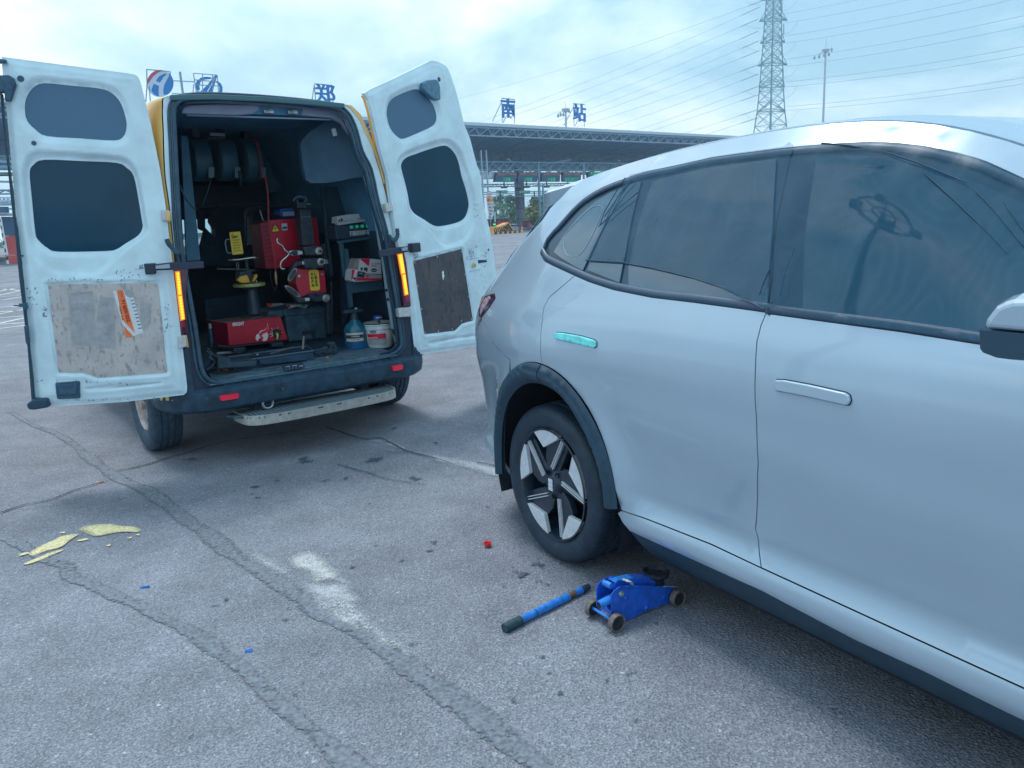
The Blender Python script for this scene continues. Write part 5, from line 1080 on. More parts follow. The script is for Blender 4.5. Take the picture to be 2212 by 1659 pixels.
q = VO(1.6, 3, (280, 1045), (700, 1035), (1000, 1050)); MB().tube([(a, 1.6, b) for a, b in q], .018, 6).build('cross_tube', gun, rail)
# --- hose reels
reelm = mat('reel_dark', (.018, .08, .125), .45, noise=.2, nscale=10); reelc = mat('reel_rim', (.028, .11, .16), .45, noise=.15, nscale=8)
for i, (x0, lab_) in enumerate(((270, 'dark blue hose reel hanging leftmost under the van roof'), (495, 'dark hose reel in the middle of the three under the van roof'), (712, 'dark hose reel on the right of the three, red hose hanging from it'))):
    t = vthing('hose_reel', lab_, 'hose reel', group='hose reels hung from the van ceiling'); v = 1.25
    c = VO(v, 3, (x0 + 60, 640), (x0 + 110, 640), (x0 + 110, 450), (x0 + 110, 820)); cz = (c[2][1] + c[3][1]) / 2; rad = (c[2][1] - c[3][1]) / 2; u0 = c[0][0]
    m_ = MB(); m_.lathe([(rad * .3, u0 - .06), (rad * .85, u0 - .06), (rad * .98, u0 - .05), (rad, u0 - .03), (rad, u0 + .05), (rad * .97, u0 + .07), (rad * .8, u0 + .08), (0, u0 + .08)], 36, (0, v + .12, cz), 'x'); m_.build('drum', reelc, t, smooth=True, auto=35)
    MB().disc(rad * .84, u0 - .058, 30, (0, v + .12, cz), 'x', flip=True).build('side_plate', reelm, t)
    q = VO(v, 3, (x0 + 110, 710), (x0 + 158, 710), (x0 + 156, 800), (x0 + 108, 800)); MB().prism([(a, v - .03, b) for a, b in q], (0, 0, 0), (0, .05, 0)).build('hose_outlet', blackm, t, bevel=.004)
    MB().prism([(a + d_, v - .034, b) for (a, b), d_ in zip(q, (0, 0, 0, 0))], (0, 0, 0), (0, .003, 0)).build('outlet_frame', mat('outlet_frame', (.12, .22, .28), .5), t)
    MB().box(u0 - .02, u0 + .03, v + .08, v + .16, cz + rad, cz + rad + .10).build('hanger', gun, t)
    if i == 2:
        q = VO(v, 3, (765, 450), (790, 540), (812, 660), (825, 810)); MB().tube([(a, v - .06, b) for a, b in smoothpoly(q, False, 4)], .007, 8).build('hose', mat('hose_red', (.35, .035, .05), .5), t, smooth=True)
    if i == 1:
        q = VO(v, 3, (640, 740), (650, 800), (655, 870)); MB().tube([(a, v - .04, b) for a, b in q], .013, 8).build('hose', blackm, t, smooth=True)
ht = vthing('air_hose', 'thin red air hose hanging down past the red cabinet to a brass coupling', 'hose')
q = VO(.95, 3, (875, 780), (895, 880), (905, 1040), (908, 1200), (930, 1350), (955, 1500), (968, 1610)); MB().tube([(a, .95, b) for a, b in smoothpoly(q, False, 5)], .0065, 8).build('hose', mat('hose_red2', (.42, .05, .06), .45), ht, smooth=True)
q = VO(.95, 4, (845, 195), (848, 250), (852, 305)); MB().tube([(a, .95, b) for a, b in q], [.008, .013, .009], 10).build('coupling', mat('brass', (.45, .33, .18), .35, .6), ht)
q = VO(1.0, 4, (800, 180), (805, 260), (840, 360), (860, 300), (852, 305)); MB().tube([(a, 1.0, b) for a, b in smoothpoly(q, False, 4)], .004, 6).build('cable', blackm, ht)
cf = vthing('roof_lamp', 'pale tube lamp fixed under the van ceiling above the reels', 'lamp'); pr('tube', 3, [(405, 408), (535, 412), (533, 438), (405, 436)], 1.2, .03, mat('tube_pale', (.22, .32, .36), .5), cf); pr('bracket', 3, [(380, 445), (500, 450), (498, 468), (380, 465)], 1.22, .03, gun, cf)
cb_ = vthing('power_cable', 'dark cable sagging along the left wall of the van', 'cable'); q = VO(.3, 3, (140, 860), (180, 960), (240, 1040), (285, 1080)); MB().tube([(a, .3, b) for a, b in smoothpoly(q, False, 4)], .006, 8).build('cable', blackm, cb_)
q = VO(.9, 3, (405, 830), (380, 930), (340, 1030)); MB().tube([(a, .9, b) for a, b in q], .005, 8).build('cable', blackm, cb_)
# --- red electric cabinet
cab_ = vthing('electric_cabinet', 'red electric cabinet with a yellow warning triangle, behind the dark post', 'cabinet')
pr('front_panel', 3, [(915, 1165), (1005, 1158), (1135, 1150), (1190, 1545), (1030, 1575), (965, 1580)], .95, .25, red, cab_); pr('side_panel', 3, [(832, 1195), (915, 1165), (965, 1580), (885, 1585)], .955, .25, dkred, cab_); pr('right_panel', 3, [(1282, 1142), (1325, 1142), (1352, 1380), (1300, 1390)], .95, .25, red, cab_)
yl = mat('warning_yellow', (.80, .58, .06), .5, noise=.05, nscale=20); inkb = mat('ink_black', (.01, .012, .02), .6)
tr_ = pr('warning_sign', 3, [(962, 1190), (1012, 1262), (930, 1272)], .945, .004, inkb, cab_, 0, rnd=.008); q = [(962, 1203), (1001, 1258), (938, 1265)]; pr('sign_face', 3, q, .942, .003, yl, tr_, 0, rnd=.004); pr('bolt_mark', 3, [(968, 1212), (956, 1240), (966, 1240), (960, 1258), (976, 1232), (966, 1232)], .940, .002, inkb, tr_, 0)
for i in range(9): pr('vent_slot', 3, [(846 + i * 3, 1230 + i * 36), (905 + i * 5, 1216 + i * 36), (905 + i * 5, 1222 + i * 36), (846 + i * 3, 1236 + i * 36)], .953, .003, mat('slot', (.08, .004, .015), .6), cab_, 0)
brk = pr('breaker', 3, [(1020, 1195), (1068, 1192), (1072, 1252), (1026, 1255)], .94, .01, mat('breaker_grey', (.50, .55, .60), .4), cab_, .002); pr('breaker_switch', 3, [(1028, 1222), (1066, 1219), (1067, 1238), (1030, 1241)], .935, .006, mat('switch_navy', (.02, .05, .14), .4), brk, 0)
bt = vthing('spray_tin_tray', 'round blue tin with a pale label standing on the red cabinet', 'tin'); pr('tin', 3, [(1000, 1085), (1020, 1065), (1125, 1062), (1135, 1135), (1050, 1145), (1010, 1130)], 1.05, .12, mat('tin_blue', (.015, .09, .38), .4), bt, rnd=.02); pr('label', 3, [(1030, 1094), (1128, 1090), (1132, 1126), (1034, 1130)], 1.045, .005, mat('tin_label', (.35, .45, .55), .5), bt)
st_ = vthing('marker_stick', 'thin stick with white bands leaning behind the red cabinet', 'stick'); pr('stick', 3, [(828, 1080), (840, 1078), (870, 1175), (860, 1178)], 1.3, .01, mat('stick_white', (.55, .6, .6), .5), st_)
# --- yellow instruction plate
pl = vthing('instruction_plate', 'yellow plate printed with rows of Chinese instructions, hung on a wire hook', 'plate')
pr('plate', 3, [(568, 1270), (662, 1262), (692, 1455), (596, 1465)], .9, .004, yl, pl, .001, rnd=.008); vtext('注意事项', 3, (586, 1316), (646, 1308), .020, inkb, pl, .897, bold=.0005)
w3 = pr('warning_mark', 3, [(597, 1277), (608, 1296), (584, 1298)], .897, .002, inkb, pl, 0); pr('mark_face', 3, [(597, 1283), (604, 1294), (589, 1295)], .895, .001, yl, w3, 0)
for i, tx in enumerate(('一操作前请仔细阅读', '二轮胎安装须放气', '三禁止手伸入胎内', '四保持工作台清洁', '五非专业人员勿动')):
    y = 1340 + i * 23; x = 592 + i * 3.2; vtext(tx, 3, (x, y), (x + 66 - (i % 2) * 8, y - 6), .010, inkb, pl, .897)
q = VO(.92, 3, (575, 1330), (540, 1335), (535, 1370), (552, 1445), (590, 1445)); MB().tube([(a, .92, b) for a, b in smoothpoly(q, False, 4)], .005, 6).build('hook', mat('hook', (.2, .26, .3), .4, .5), pl, smooth=True)
# --- red base box with printed name, its pillar and turntable
vb = VAN.onZ(.655, 4, (440, 835))[0][1]
bb = vthing('tyre_changer_base', 'red machine base lettered BRIGHT with flame and bird decal, bearing a dark pillar', 'machine')
tq = VO(vb, 4, (425, 641), (890, 586), (951, 780), (442, 836)); MB().prism([(a, vb, b) for a, b in tq], (0, 0, 0), (0, .30, 0)).build('front_box', red, bb, bevel=.004)
lq = [(*p, ) for p in VO(vb, 4, (425, 641), (442, 836))]; bq = VO(vb + .12, 4, (290, 622), (335, 828))
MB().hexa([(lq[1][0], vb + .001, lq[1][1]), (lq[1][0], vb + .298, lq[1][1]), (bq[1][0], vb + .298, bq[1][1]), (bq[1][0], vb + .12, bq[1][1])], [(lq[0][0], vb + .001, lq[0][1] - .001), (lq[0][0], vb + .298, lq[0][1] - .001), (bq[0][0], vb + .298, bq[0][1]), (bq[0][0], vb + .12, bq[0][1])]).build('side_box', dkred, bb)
pr('skid', 4, [(340, 830), (442, 838), (950, 782), (952, 792), (448, 858), (345, 845)], vb + .01, .28, mat('skid', (.03, .02, .04), .5), bb)
tzz = tq[0][1]; topm = mat('dusty_top', (.13, .08, .08), .8, noise=.3, nscale=30); MB().hexa([(bq[0][0], vb + .1, tzz), (tq[1][0], vb + .02, tzz - .004), (tq[1][0] + .0, vb + .29, tzz - .004), (bq[0][0], vb + .29, tzz)], [(bq[0][0], vb + .1, tzz + .004), (tq[1][0] - .01, vb + .02, tzz + .006), (tq[1][0] - .01, vb + .29, tzz + .006), (bq[0][0], vb + .29, tzz + .004)]).build('top_plate', topm, bb)
vtext('BRIGHT', 4, (472, 655), (573, 645), .034, mat('decal_white', (.75, .75, .78), .5), bb, vb - .002, bold=.0016)
dw = mat('decal_white', (.75, .75, .78), .5); dr_ = mat('decal_red', (.85, .03, .04), .4); dk_ = mat('decal_black', (.02, .02, .03), .5)
for a0 in range(0, 360, 60): x, y = 447 + 11 * math.cos(R(a0)), 657 + 11 * math.sin(R(a0)); pr('decal_petal', 4, [(x - 5, y), (x, y - 5), (x + 5, y), (x, y + 5)], vb - .002, .001, dr_, bb, 0)
pr('flame_decal', 4, [(672, 775), (678, 745), (700, 730), (715, 705), (745, 700), (770, 680), (778, 640), (785, 690), (772, 720), (782, 750), (770, 790), (740, 798), (720, 770), (700, 775), (690, 800)], vb - .002, .001, dw, bb, 0)
pr('flame_decal', 4, [(700, 735), (725, 712), (755, 700), (774, 672), (780, 645), (783, 700), (765, 725), (735, 735), (725, 755), (742, 765), (735, 785), (712, 765)], vb - .004, .001, dr_, bb, 0)
for a0 in range(150, 400, 14):
    x, y = 845, 735; r0, r1 = 14, 60 + 8 * math.sin(a0); c_, s_ = math.cos(R(a0)), math.sin(R(a0)); ex, ey = x + r1 * c_, min(y + r1 * s_, 788)
    pr('feather_decal', 4, [(x + r0 * c_ - 5 * s_, y + r0 * s_ + 5 * c_), (ex, ey), (x + r0 * c_ + 5 * s_, y + r0 * s_ - 5 * c_)], vb - .002, .001, dk_ if (a0 // 14) % 2 else dw, bb, 0)
pr('feather_decal', 4, [(820, 700), (850, 688), (890, 700), (900, 740), (880, 782), (850, 788), (825, 760)], vb - .003, .001, dk_, bb, 0); pr('beak_decal', 4, [(848, 728), (862, 722), (872, 745), (866, 780), (852, 782), (856, 755)], vb - .005, .001, yl, bb, 0)
vp = vb + .16
def cyl(name, k, pts, v, m, par, n=28, cap=True, auto=35):   # stacked (left,right,y) silhouettes -> lathe
    prof = []; cs = []
    for xl, xr, y in pts:
        a, b = VO(v, k, (xl, y), (xr, y)); prof.append((abs(b[0] - a[0]) / 2, (a[1] + b[1]) / 2)); cs.append((a[0] + b[0]) / 2)
    u_ = sum(cs) / len(cs)
    if cap: prof = [(0, prof[0][1])] + prof + [(0, prof[-1][1])]
    m_ = MB(); m_.lathe(prof, n, (u_, v, 0)); return m_.build(name, m, par, smooth=True, auto=auto), u_
pillar = mat('pillar_navy', (.03, .055, .09), .4, noise=.25, nscale=20)
cyl('pillar', 4, [(600, 688, 345), (590, 700, 420), (584, 712, 560)], vp, pillar, bb); cyl('pillar_flange', 4, [(552, 758, 575), (548, 762, 590), (548, 762, 602)], vp, mat('flange', (.06, .045, .055), .6), bb)
cyl('turntable', 4, [(480, 748, 296), (478, 752, 305), (482, 750, 322)], vp, mat('turntable_green', (.38, .40, .14), .5, noise=.3, nscale=30), bb); cyl('turntable_hub', 4, [(540, 690, 325), (545, 685, 340), (600, 688, 346)], vp, pillar, bb)
cyl('spindle', 4, [(588, 620, 95), (582, 612, 150), (570, 610, 180)], vp, gun, bb); cyl('spindle_nut', 4, [(570, 640, 182), (545, 680, 185), (540, 680, 196)], vp, gun, bb); cyl('knob', 4, [(574, 606, 68), (572, 608, 92)], vp, gun, bb)
q = VO(vp, 4, (430, 97), (510, 93), (590, 82), (650, 75), (692, 77)); MB().tube([(a, vp - .02, b) for a, b in q], [.009, .009, .010, .014, .016], 8).build('tee_handle', chrome, bb, smooth=True)
pr('lever_arm', 4, [(335, 155), (345, 165), (560, 170), (680, 178), (680, 190), (560, 186), (340, 180)], vp - .02, .02, gun, bb); q = VO(vp, 4, (500, 185), (497, 125), (503, 115), (514, 125), (514, 185)); MB().tube([(a, vp - .03, b) for a, b in q], .004, 6).build('wire_loop', chrome, bb)
pr('clamp_body', 4, [(535, 200), (640, 195), (650, 260), (620, 290), (560, 290), (530, 260)], vp - .05, .10, gun, bb, .006); jaw = mat('jaw_yellow', (.72, .42, .05), .5, noise=.1, nscale=30)
pr('clamp_jaw', 4, [(512, 268), (540, 240), (600, 225), (612, 250), (628, 290), (560, 296), (530, 284)], vp - .12, .04, jaw, bb, .004); pr('clamp_jaw', 4, [(655, 262), (668, 222), (690, 218), (690, 240), (665, 280), (645, 285)], vp - .10, .04, jaw, bb, .004)
cyl('bolt', 4, [(672, 686, 268), (672, 686, 290)], vp - .08, chrome, bb)
# --- column tyre changer arm on the right of it
vc = .72
tc_ = vthing('tyre_arm_column', 'tall dark column machine with red lower housing, chrome hooks and bead discs', 'machine')
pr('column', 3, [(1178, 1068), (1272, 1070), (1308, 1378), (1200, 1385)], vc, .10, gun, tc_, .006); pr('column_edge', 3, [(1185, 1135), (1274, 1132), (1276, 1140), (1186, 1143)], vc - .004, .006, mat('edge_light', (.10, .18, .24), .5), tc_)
pr('column_head', 3, [(1150, 985), (1165, 985), (1165, 1010), (1215, 1010), (1215, 985), (1235, 990), (1235, 1060), (1160, 1062)], vc, .10, gun, tc_); q = VO(vc, 3, (1130, 1000), (1150, 970), (1195, 960), (1235, 975), (1245, 1020)); MB().tube([(a, vc + .02, b) for a, b in smoothpoly(q, False, 5)], .010, 8).build('hose_bow', mat('hose_grey', (.05, .12, .17), .6), tc_, smooth=True)
q = VO(vc, 3, (1240, 1024), (1275, 1024)); MB().tube([(a, vc, b) for a, b in q], .008, 8).build('stub', chrome, tc_)
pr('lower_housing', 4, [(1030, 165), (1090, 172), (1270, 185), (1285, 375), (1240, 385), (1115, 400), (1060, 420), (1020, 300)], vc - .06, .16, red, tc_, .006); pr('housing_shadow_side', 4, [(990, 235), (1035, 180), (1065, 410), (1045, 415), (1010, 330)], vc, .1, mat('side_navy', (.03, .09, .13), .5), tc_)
sp_y = pr('patent_sticker', 4, [(1132, 196), (1140, 183), (1205, 180), (1216, 190), (1230, 345), (1218, 358), (1155, 360), (1146, 350)], vc - .064, .003, yl, tc_, .001)
for cx0, txt in ((0, '专利产品'), (32, '仿制必究')):
    for i, ch in enumerate(txt):
        x, y = 1158 + cx0 + i * 3.4, 223 + i * 31 - (2 if cx0 else 0); vtext(ch, 4, (x - 12, y + 1), (x + 12, y - 1), .026, inkb, sp_y, vc - .067, name='character', bold=.0006)
for (x0, y0, x1, y1) in ((1205, 1385, 1385, 1470), (1205, 1490, 1390, 1580)):
    pr('carriage', 3, [(x0, y0 + 10), (x0 + 150, y0), (x1, y0 + 15), (x1, y1), (x0 + 20, y1 + 2)], vc - .12, .14, gun, tc_, .008)
def knob(k, c_, r_, v): 
    q = VO(v, k, c_, (c_[0] + r_, c_[1])); rr_ = abs(q[1][0] - q[0][0]); m_ = MB(); m_.lathe([(0, v - .035), (rr_ * .5, v - .035), (rr_ * .55, v - .015), (rr_, v - .012), (rr_, v), (rr_ * .9, v + .02)], 20, (q[0][0], q[0][1], 0), 'x'); m_.v = [(x_, y_, z_) for x_, y_, z_ in m_.v]; return m_
def knoby(k, c_, r_, v, m, nm='knob'):
    q = VO(v, k, c_, (c_[0] + r_, c_[1])); rr_ = abs(q[1][0] - q[0][0]); m_ = MB()
    pf = [(0, -.03), (rr_ * .5, -.03), (rr_ * .55, -.012), (rr_, -.010), (rr_, .0), (rr_ * .9, .02)]
    n = 20; vs = [(q[0][0] + a * math.cos(2 * math.pi * j / n), v + h, q[0][1] + a * math.sin(2 * math.pi * j / n)) for a, h in pf for j in range(n)]
    m_.add(vs, [(i * n + j, i * n + (j + 1) % n, (i + 1) * n + (j + 1) % n, (i + 1) * n + j) for i in range(5) for j in range(n)]); return m_.build(nm, m, tc_, smooth=True, auto=35)
knb = mat('knob_plate', (.40, .42, .40), .4, .6, noise=.3, nscale=40)
knoby(3, (1340, 1432), 30, vc - .13, knb); knoby(3, (1355, 1525), 30, vc - .13, knb); knoby(4, (1278, 425), 30, vc - .10, knb); knoby(3, (1138, 1448), 20, vc - .19, blackm, 'ball_knob'); knoby(4, (1213, 388), 16, vc - .12, blackm, 'ball_knob'); knoby(4, (1175, 166), 14, vc - .12, blackm, 'ball_knob'); knoby(3, (1352, 1432), 10, vc - .16, blackm, 'ball_knob'); knoby(3, (1368, 1525), 14, vc - .16, blackm, 'ball_knob')
pr('arm_sleeve', 3, [(1080, 1440), (1100, 1425), (1205, 1425), (1210, 1465), (1110, 1475), (1085, 1465)], vc - .14, .05, chrome, tc_, .008)
q = VO(vc - .15, 3, (985, 1320), (980, 1345), (995, 1370), (1020, 1380), (1050, 1425), (1080, 1448), (1070, 1475), (1020, 1520), (1010, 1560), (1022, 1585), (1045, 1585)); MB().tube([(a, vc - .15, b) for a, b in smoothpoly(q, False, 4)], .008, 8).build('chrome_hook', chrome, tc_, smooth=True)
pr('disc_arm', 4, [(1010, 120), (1050, 105), (1095, 105), (1098, 138), (1045, 145), (1020, 165), (1000, 230), (985, 260), (975, 200)], vc - .12, .05, gun, tc_, .006); pr('disc_arm', 4, [(930, 320), (960, 330), (1060, 420), (1130, 418), (1150, 455), (1060, 468), (1040, 460), (945, 345)], vc - .12, .05, gun, tc_, .006)
pr('arm_tip', 4, [(1072, 106), (1095, 106), (1098, 136), (1076, 138)], vc - .13, .06, chrome, tc_); pr('arm_tip', 4, [(1098, 425), (1142, 420), (1146, 450), (1102, 455)], vc - .13, .06, chrome, tc_)
def odisc(k, c_, ax_, ay_, ang, v, nm):
    cx, cy = c_; ring_ = [(cx + ax_ * math.cos(t) * math.cos(ang) - ay_ * math.sin(t) * math.sin(ang), cy + ax_ * math.cos(t) * math.sin(ang) + ay_ * math.sin(t) * math.cos(ang)) for t in np.linspace(0, 2 * math.pi, 28)[:-1]]
    o = pr(nm, k, ring_, v, .02, mat('disc_grey', (.30, .29, .27), .4, .3), tc_, .004); pr(nm, k, [(cx + (x - cx) * .78, cy + (y - cy) * .78) for x, y in ring_], v - .006, .01, gun, tc_, .002)
odisc(4, (993, 222), 66, 24, R(-58), vc - .15, 'bead_disc'); odisc(4, (993, 366), 82, 22, R(37), vc - .15, 'bead_disc')
pr('lower_bracket', 4, [(1115, 385), (1240, 375), (1330, 395), (1335, 440), (1190, 460), (1150, 430)], vc - .08, .12, gun, tc_, .006); pr('lever', 3, [(1385, 1500), (1425, 1505), (1428, 1540), (1388, 1545)], vc - .1, .03, chrome, tc_); pr('rod', 4, [(1322, 285), (1336, 285), (1352, 720), (1330, 720)], vc + .05, .02, gun, tc_)
pr('leg', 4, [(1285, 460), (1320, 460), (1340, 730), (1300, 735)], vc, .04, gun, tc_)
for c_ in ((1048, 235), (1246, 218)): q = VO(vc - .066, 4, c_)[0]; MB().disc(.010, vc - .066, 12, (q[0], 0, q[1]), 'y', flip=True).build('screw', chrome, tc_)
# --- black toolbox with crumpled wrappers
vt_ = VAN.onZ(.60, 4, (957, 803))[0][1] + .02
tb_ = vthing('toolbox', 'large black plastic toolbox with ribbed lid beside the red machine base', 'toolbox'); tbm = mat('toolbox_black', (.045, .11, .16), .55, noise=.35, nscale=12, bump=.15, bscale=100)
pr('bin', 4, [(925, 562), (1276, 540), (1292, 770), (957, 804)], vt_, .34, tbm, tb_, .012); pr('lid', 4, [(905, 545), (925, 520), (1270, 498), (1284, 530), (1282, 555), (920, 585)], vt_ - .015, .38, tbm, tb_, .010)
a, b, c, d_ = VO(vt_, 4, (790, 515), (905, 545), (1284, 515), (1250, 465)); lt = VO(vt_ + .0, 4, (905, 535))[0]
MB().hexa([(a[0] - .02, vt_ + .0, lt[1] - .05), (c[0], vt_ - .01, c[1] - .015), (c[0] - .0, vt_ + .36, c[1] - .015), (a[0] - .02, vt_ + .36, lt[1] - .03)], [(a[0] + .0, vt_ + .02, lt[1] + .012), (c[0] - .03, vt_ + .02, c[1] + .03), (c[0] - .03, vt_ + .33, c[1] + .04), (a[0] + .0, vt_ + .33, lt[1] + .02)]).build('lid_top', tbm, tb_, bevel=.012)
pr('latch_recess', 4, [(1075, 712), (1183, 698), (1193, 768), (1160, 770), (1155, 735), (1100, 742), (1100, 778), (1080, 780)], vt_ - .006, .01, blackm, tb_, .003)
for x in (970, 1020, 1070, 1120, 1170): pr('lid_rib', 4, [(x, 522 - (x - 970) * .06), (x + 10, 521 - (x - 970) * .06), (x + 14, 545 - (x - 970) * .06), (x + 4, 546 - (x - 970) * .06)], vt_ - .022, .01, tbm, tb_, .001)
wr = vthing('wrapper', 'crumpled white, red and green wrappers on the toolbox lid', 'wrapper')
for nm, pts, m_ in (('wrapper_piece', [(755, 472), (850, 478), (900, 470), (920, 488), (850, 495), (790, 505), (765, 490)], mat('wr_w', (.55, .58, .62), .4)), ('wrapper_piece', [(750, 470), (800, 470), (830, 485), (775, 500)], dr_), ('wrapper_piece', [(930, 490), (1000, 478), (1080, 480), (1120, 485), (1095, 515), (1040, 505), (990, 500), (945, 520)], mat('wr_w', (.55, .58, .62), .4)), ('wrapper_piece', [(1040, 484), (1095, 478), (1090, 505), (1050, 500)], mat('wr_g', (.05, .35, .12), .4)), ('wrapper_piece', [(930, 500), (945, 485), (955, 515)], dr_), ('wrapper_piece', [(850, 470), (1040, 468), (1150, 478), (1130, 490), (1000, 480), (900, 485)], mat('wr_d', (.10, .08, .16), .4))):
    q = VO(vt_ + .02, 4, *pts); m2 = MB(); n = len(q); zt = lt[1] + .022; m2.add([(a_, vt_ - .03 + .05 * rng.random(), b_ + .008 * rng.random()) for a_, b_ in q] + [(sum(p[0] for p in q) / n, vt_ - .045, sum(p[1] for p in q) / n + .012)], [(i, (i + 1) % n, n) for i in range(n)]); m2.build(nm, m_, wr)
# --- trays and clutter on the floor
ty = vthing('parts_tray', 'long shallow black tray with loose tools on the van floor', 'tray')
v0 = VAN.onZ(.61, 4, (475, 980))[0][1]; p = VAN.onZ(.63, 4, (430, 938), (475, 978), (1170, 880), (1120, 838))
z = .63; MB().hexa([(*p[0], z - .06), (*p[1], z - .06), (*p[2], z - .06), (*p[3], z - .06)], [(*p[0], z - .012), (*p[1], z - .012), (*p[2], z - .012), (*p[3], z - .012)]).build('tray_floor', dark, ty)
for i in range(4): MB().tube([(*p[i], z), (*p[(i + 1) % 4], z)], .006, 6).build('tray_rim', mat('tray_rim', (.06, .11, .15), .45), ty)
for a_, b_, r_, m_ in (((640, 905), (690, 925), .006, chrome), ((800, 905), (1000, 860), .005, mat('cable_grey', (.1, .12, .14), .5)), ((1080, 860), (1095, 825), .008, mat('tool_tan', (.3, .26, .22), .5)), ((560, 935), (760, 900), .004, gun)):
    q = VAN.onZ(.64, 4, a_, b_); MB().tube([(*q[0], .64), (*q[1], .65 if b_[1] > 830 else .70)], r_, 6).build('tool', m_, ty)
pr('slide_rail', 4, [(340, 895), (560, 880), (560, 897), (340, 915)], vb + .0, .04, steel, ty, .002); pr('rail_foot', 4, [(480, 862), (585, 850), (590, 885), (484, 898)], vb - .05, .05, blackm, ty); pr('rail_foot', 4, [(808, 820), (915, 805), (920, 835), (812, 848)], vb - .05, .05, blackm, ty)
pr('tray_box', 4, [(345, 935), (430, 940), (470, 985), (680, 965), (680, 1010), (350, 1035)], .10, .15, mat('tray_box', (.02, .05, .075), .6, noise=.3, nscale=15), ty)
pr('tray_box', 4, [(710, 960), (1120, 905), (1120, 960), (900, 985), (705, 1000)], .14, .12, dark, ty)
for i, (x, y) in enumerate(((350, 1036), (395, 1030), (420, 1033), (1290, 925))): 
    q = VAN.onZ(.595, 4, (x, y))[0]; s_ = MB(); s_.lathe([(0, 0), (.012, .002), (.010, .014), (0, .016)], 7, (q[0], q[1], .578)); tag(s_.build('rag_scrap', mat('rag_rust', (.35, .16, .10), .9), None), None, None) if False else s_.build('rag_scrap', mat('rag_rust', (.35, .16, .10), .9), ty)
cbl = vthing('cable_bundle', 'tangle of black cables in the left corner of the van floor', 'cable')
for i in range(7):
    q = VO(.16 + .03 * i, 4, (245 + 6 * i, 1050 - 5 * i), (300 + rng.uniform(-10, 20), 1010 - 10 * i), (310 + rng.uniform(-30, 10), 970 - 12 * i), (260 + rng.uniform(-20, 30), 940 - 14 * i)); MB().tube([(a_, .16 + .03 * i, max(b_, .59)) for a_, b_ in smoothpoly(q, False, 5)], .008, 7).build('cable', blackm if i % 2 else mat('cable_g2', (.04, .07, .1), .5), cbl, smooth=True)
gl = vthing('glove', 'pair of crumpled black work gloves on the load floor', 'gloves')
for (a_, b_, c_) in (((1205, 915), (1240, 890), (1300, 870)), ((1180, 905), (1230, 880), (1290, 850)), ((1300, 900), (1320, 870), (1335, 820)), ((1260, 900), (1320, 880), (1380, 885)), ((1170, 880), (1240, 875), (1290, 865)), ((1290, 820), (1330, 815), (1350, 825)), ((1340, 900), (1360, 870), (1350, 830))):
    q = VO(.22, 4, a_, b_, c_); MB().tube([(x_, .22, z_) for x_, z_ in smoothpoly(q, False, 3)], [.012, .013, .014, .014, .015, .016, .014][:len(smoothpoly(q, False, 3))], 8).build('glove_finger', mat('glove_black', (.02, .04, .06), .8, noise=.3, nscale=50), gl, smooth=True)
# --- left dark spray bottle behind the base
bl = vthing('aerosol_can', 'dark blue can with pale cap tucked left of the red machine base', 'can'); cyl('can_body', 4, [(262, 300, 690), (255, 308, 720), (258, 318, 850)], vb + .15, mat('can_navy', (.015, .05, .12), .4, noise=.4, nscale=30), bl); cyl('can_cap', 4, [(268, 290, 643), (264, 294, 650), (262, 296, 688)], vb + .15, mat('cap_pale', (.45, .48, .5), .5), bl)
# --- right side: cabinet, shelf, cartons, boxes
rk = vthing('tool_cabinet', 'dark open shelf cabinet on the right wall of the van', 'cabinet'); ck = mat('cabinet_navy', (.018, .055, .09), .55, noise=.2, nscale=8)
pr('back_panel', 3, [(1368, 885), (1712, 862), (1840, 1320), (1440, 1345)], .85, .03, ck, rk); pr('shelf_front', 4, [(1492, 295), (1770, 265), (1780, 350), (1500, 385)], .50, .03, mat('shelf_edge', (.03, .10, .145), .5), rk); pr('upright', 3, [(1368, 885), (1380, 880), (1470, 1640), (1445, 1659)], .80, .05, ck, rk)
pr('upright', 4, [(1445, 0), (1475, 0), (1520, 500), (1490, 510)], .52, .05, mat('shelf_edge', (.03, .10, .145), .5), rk); pr('inner_side', 4, [(1400, 100), (1490, 20), (1500, 500), (1420, 700)], 1.0, .03, dark, rk); pr('shelf_lip', 3, [(1500, 1345), (1815, 1305), (1820, 1325), (1510, 1368)], .55, .03, mat('shelf_edge', (.03, .10, .145), .5), rk); pr('bracket', 3, [(1520, 1365), (1555, 1360), (1590, 1659), (1560, 1659)], .56, .03, mat('shelf_edge', (.03, .10, .145), .5), rk)
cx_b = vthing('control_box', 'black control box with four green buttons under an opened white carton', 'control box')
pr('housing', 3, [(1478, 1218), (1570, 1210), (1800, 1195), (1818, 1305), (1500, 1335)], .56, .16, mat('box_black', (.018, .045, .07), .5), cx_b, .008); gb = mat('green_button', (.02, .42, .28), .3, emit=(.02, .5, .3), estr=.12)
for c_ in ((1622, 1225), (1670, 1220), (1716, 1217), (1762, 1215)):
    q = VO(.555, 3, c_)[0]; m_ = MB(); m_.disc(.0125, .547, 18, (q[0], 0, q[1]), 'y', flip=True); n = 18
    vs = [(q[0] + .0125 * math.cos(2 * math.pi * j / n), y_, q[1] + .0125 * math.sin(2 * math.pi * j / n)) for y_ in (.547, .56) for j in range(n)]; m_.add(vs, [(j, (j + 1) % n, n + (j + 1) % n, n + j) for j in range(n)]); m_.build('button', gb, cx_b)
lb_ = pr('button_label', 3, [(1608, 1262), (1780, 1248), (1786, 1285), (1614, 1302)], .556, .003, mat('lbl_grey', (.42, .45, .48), .5), cx_b, 0)
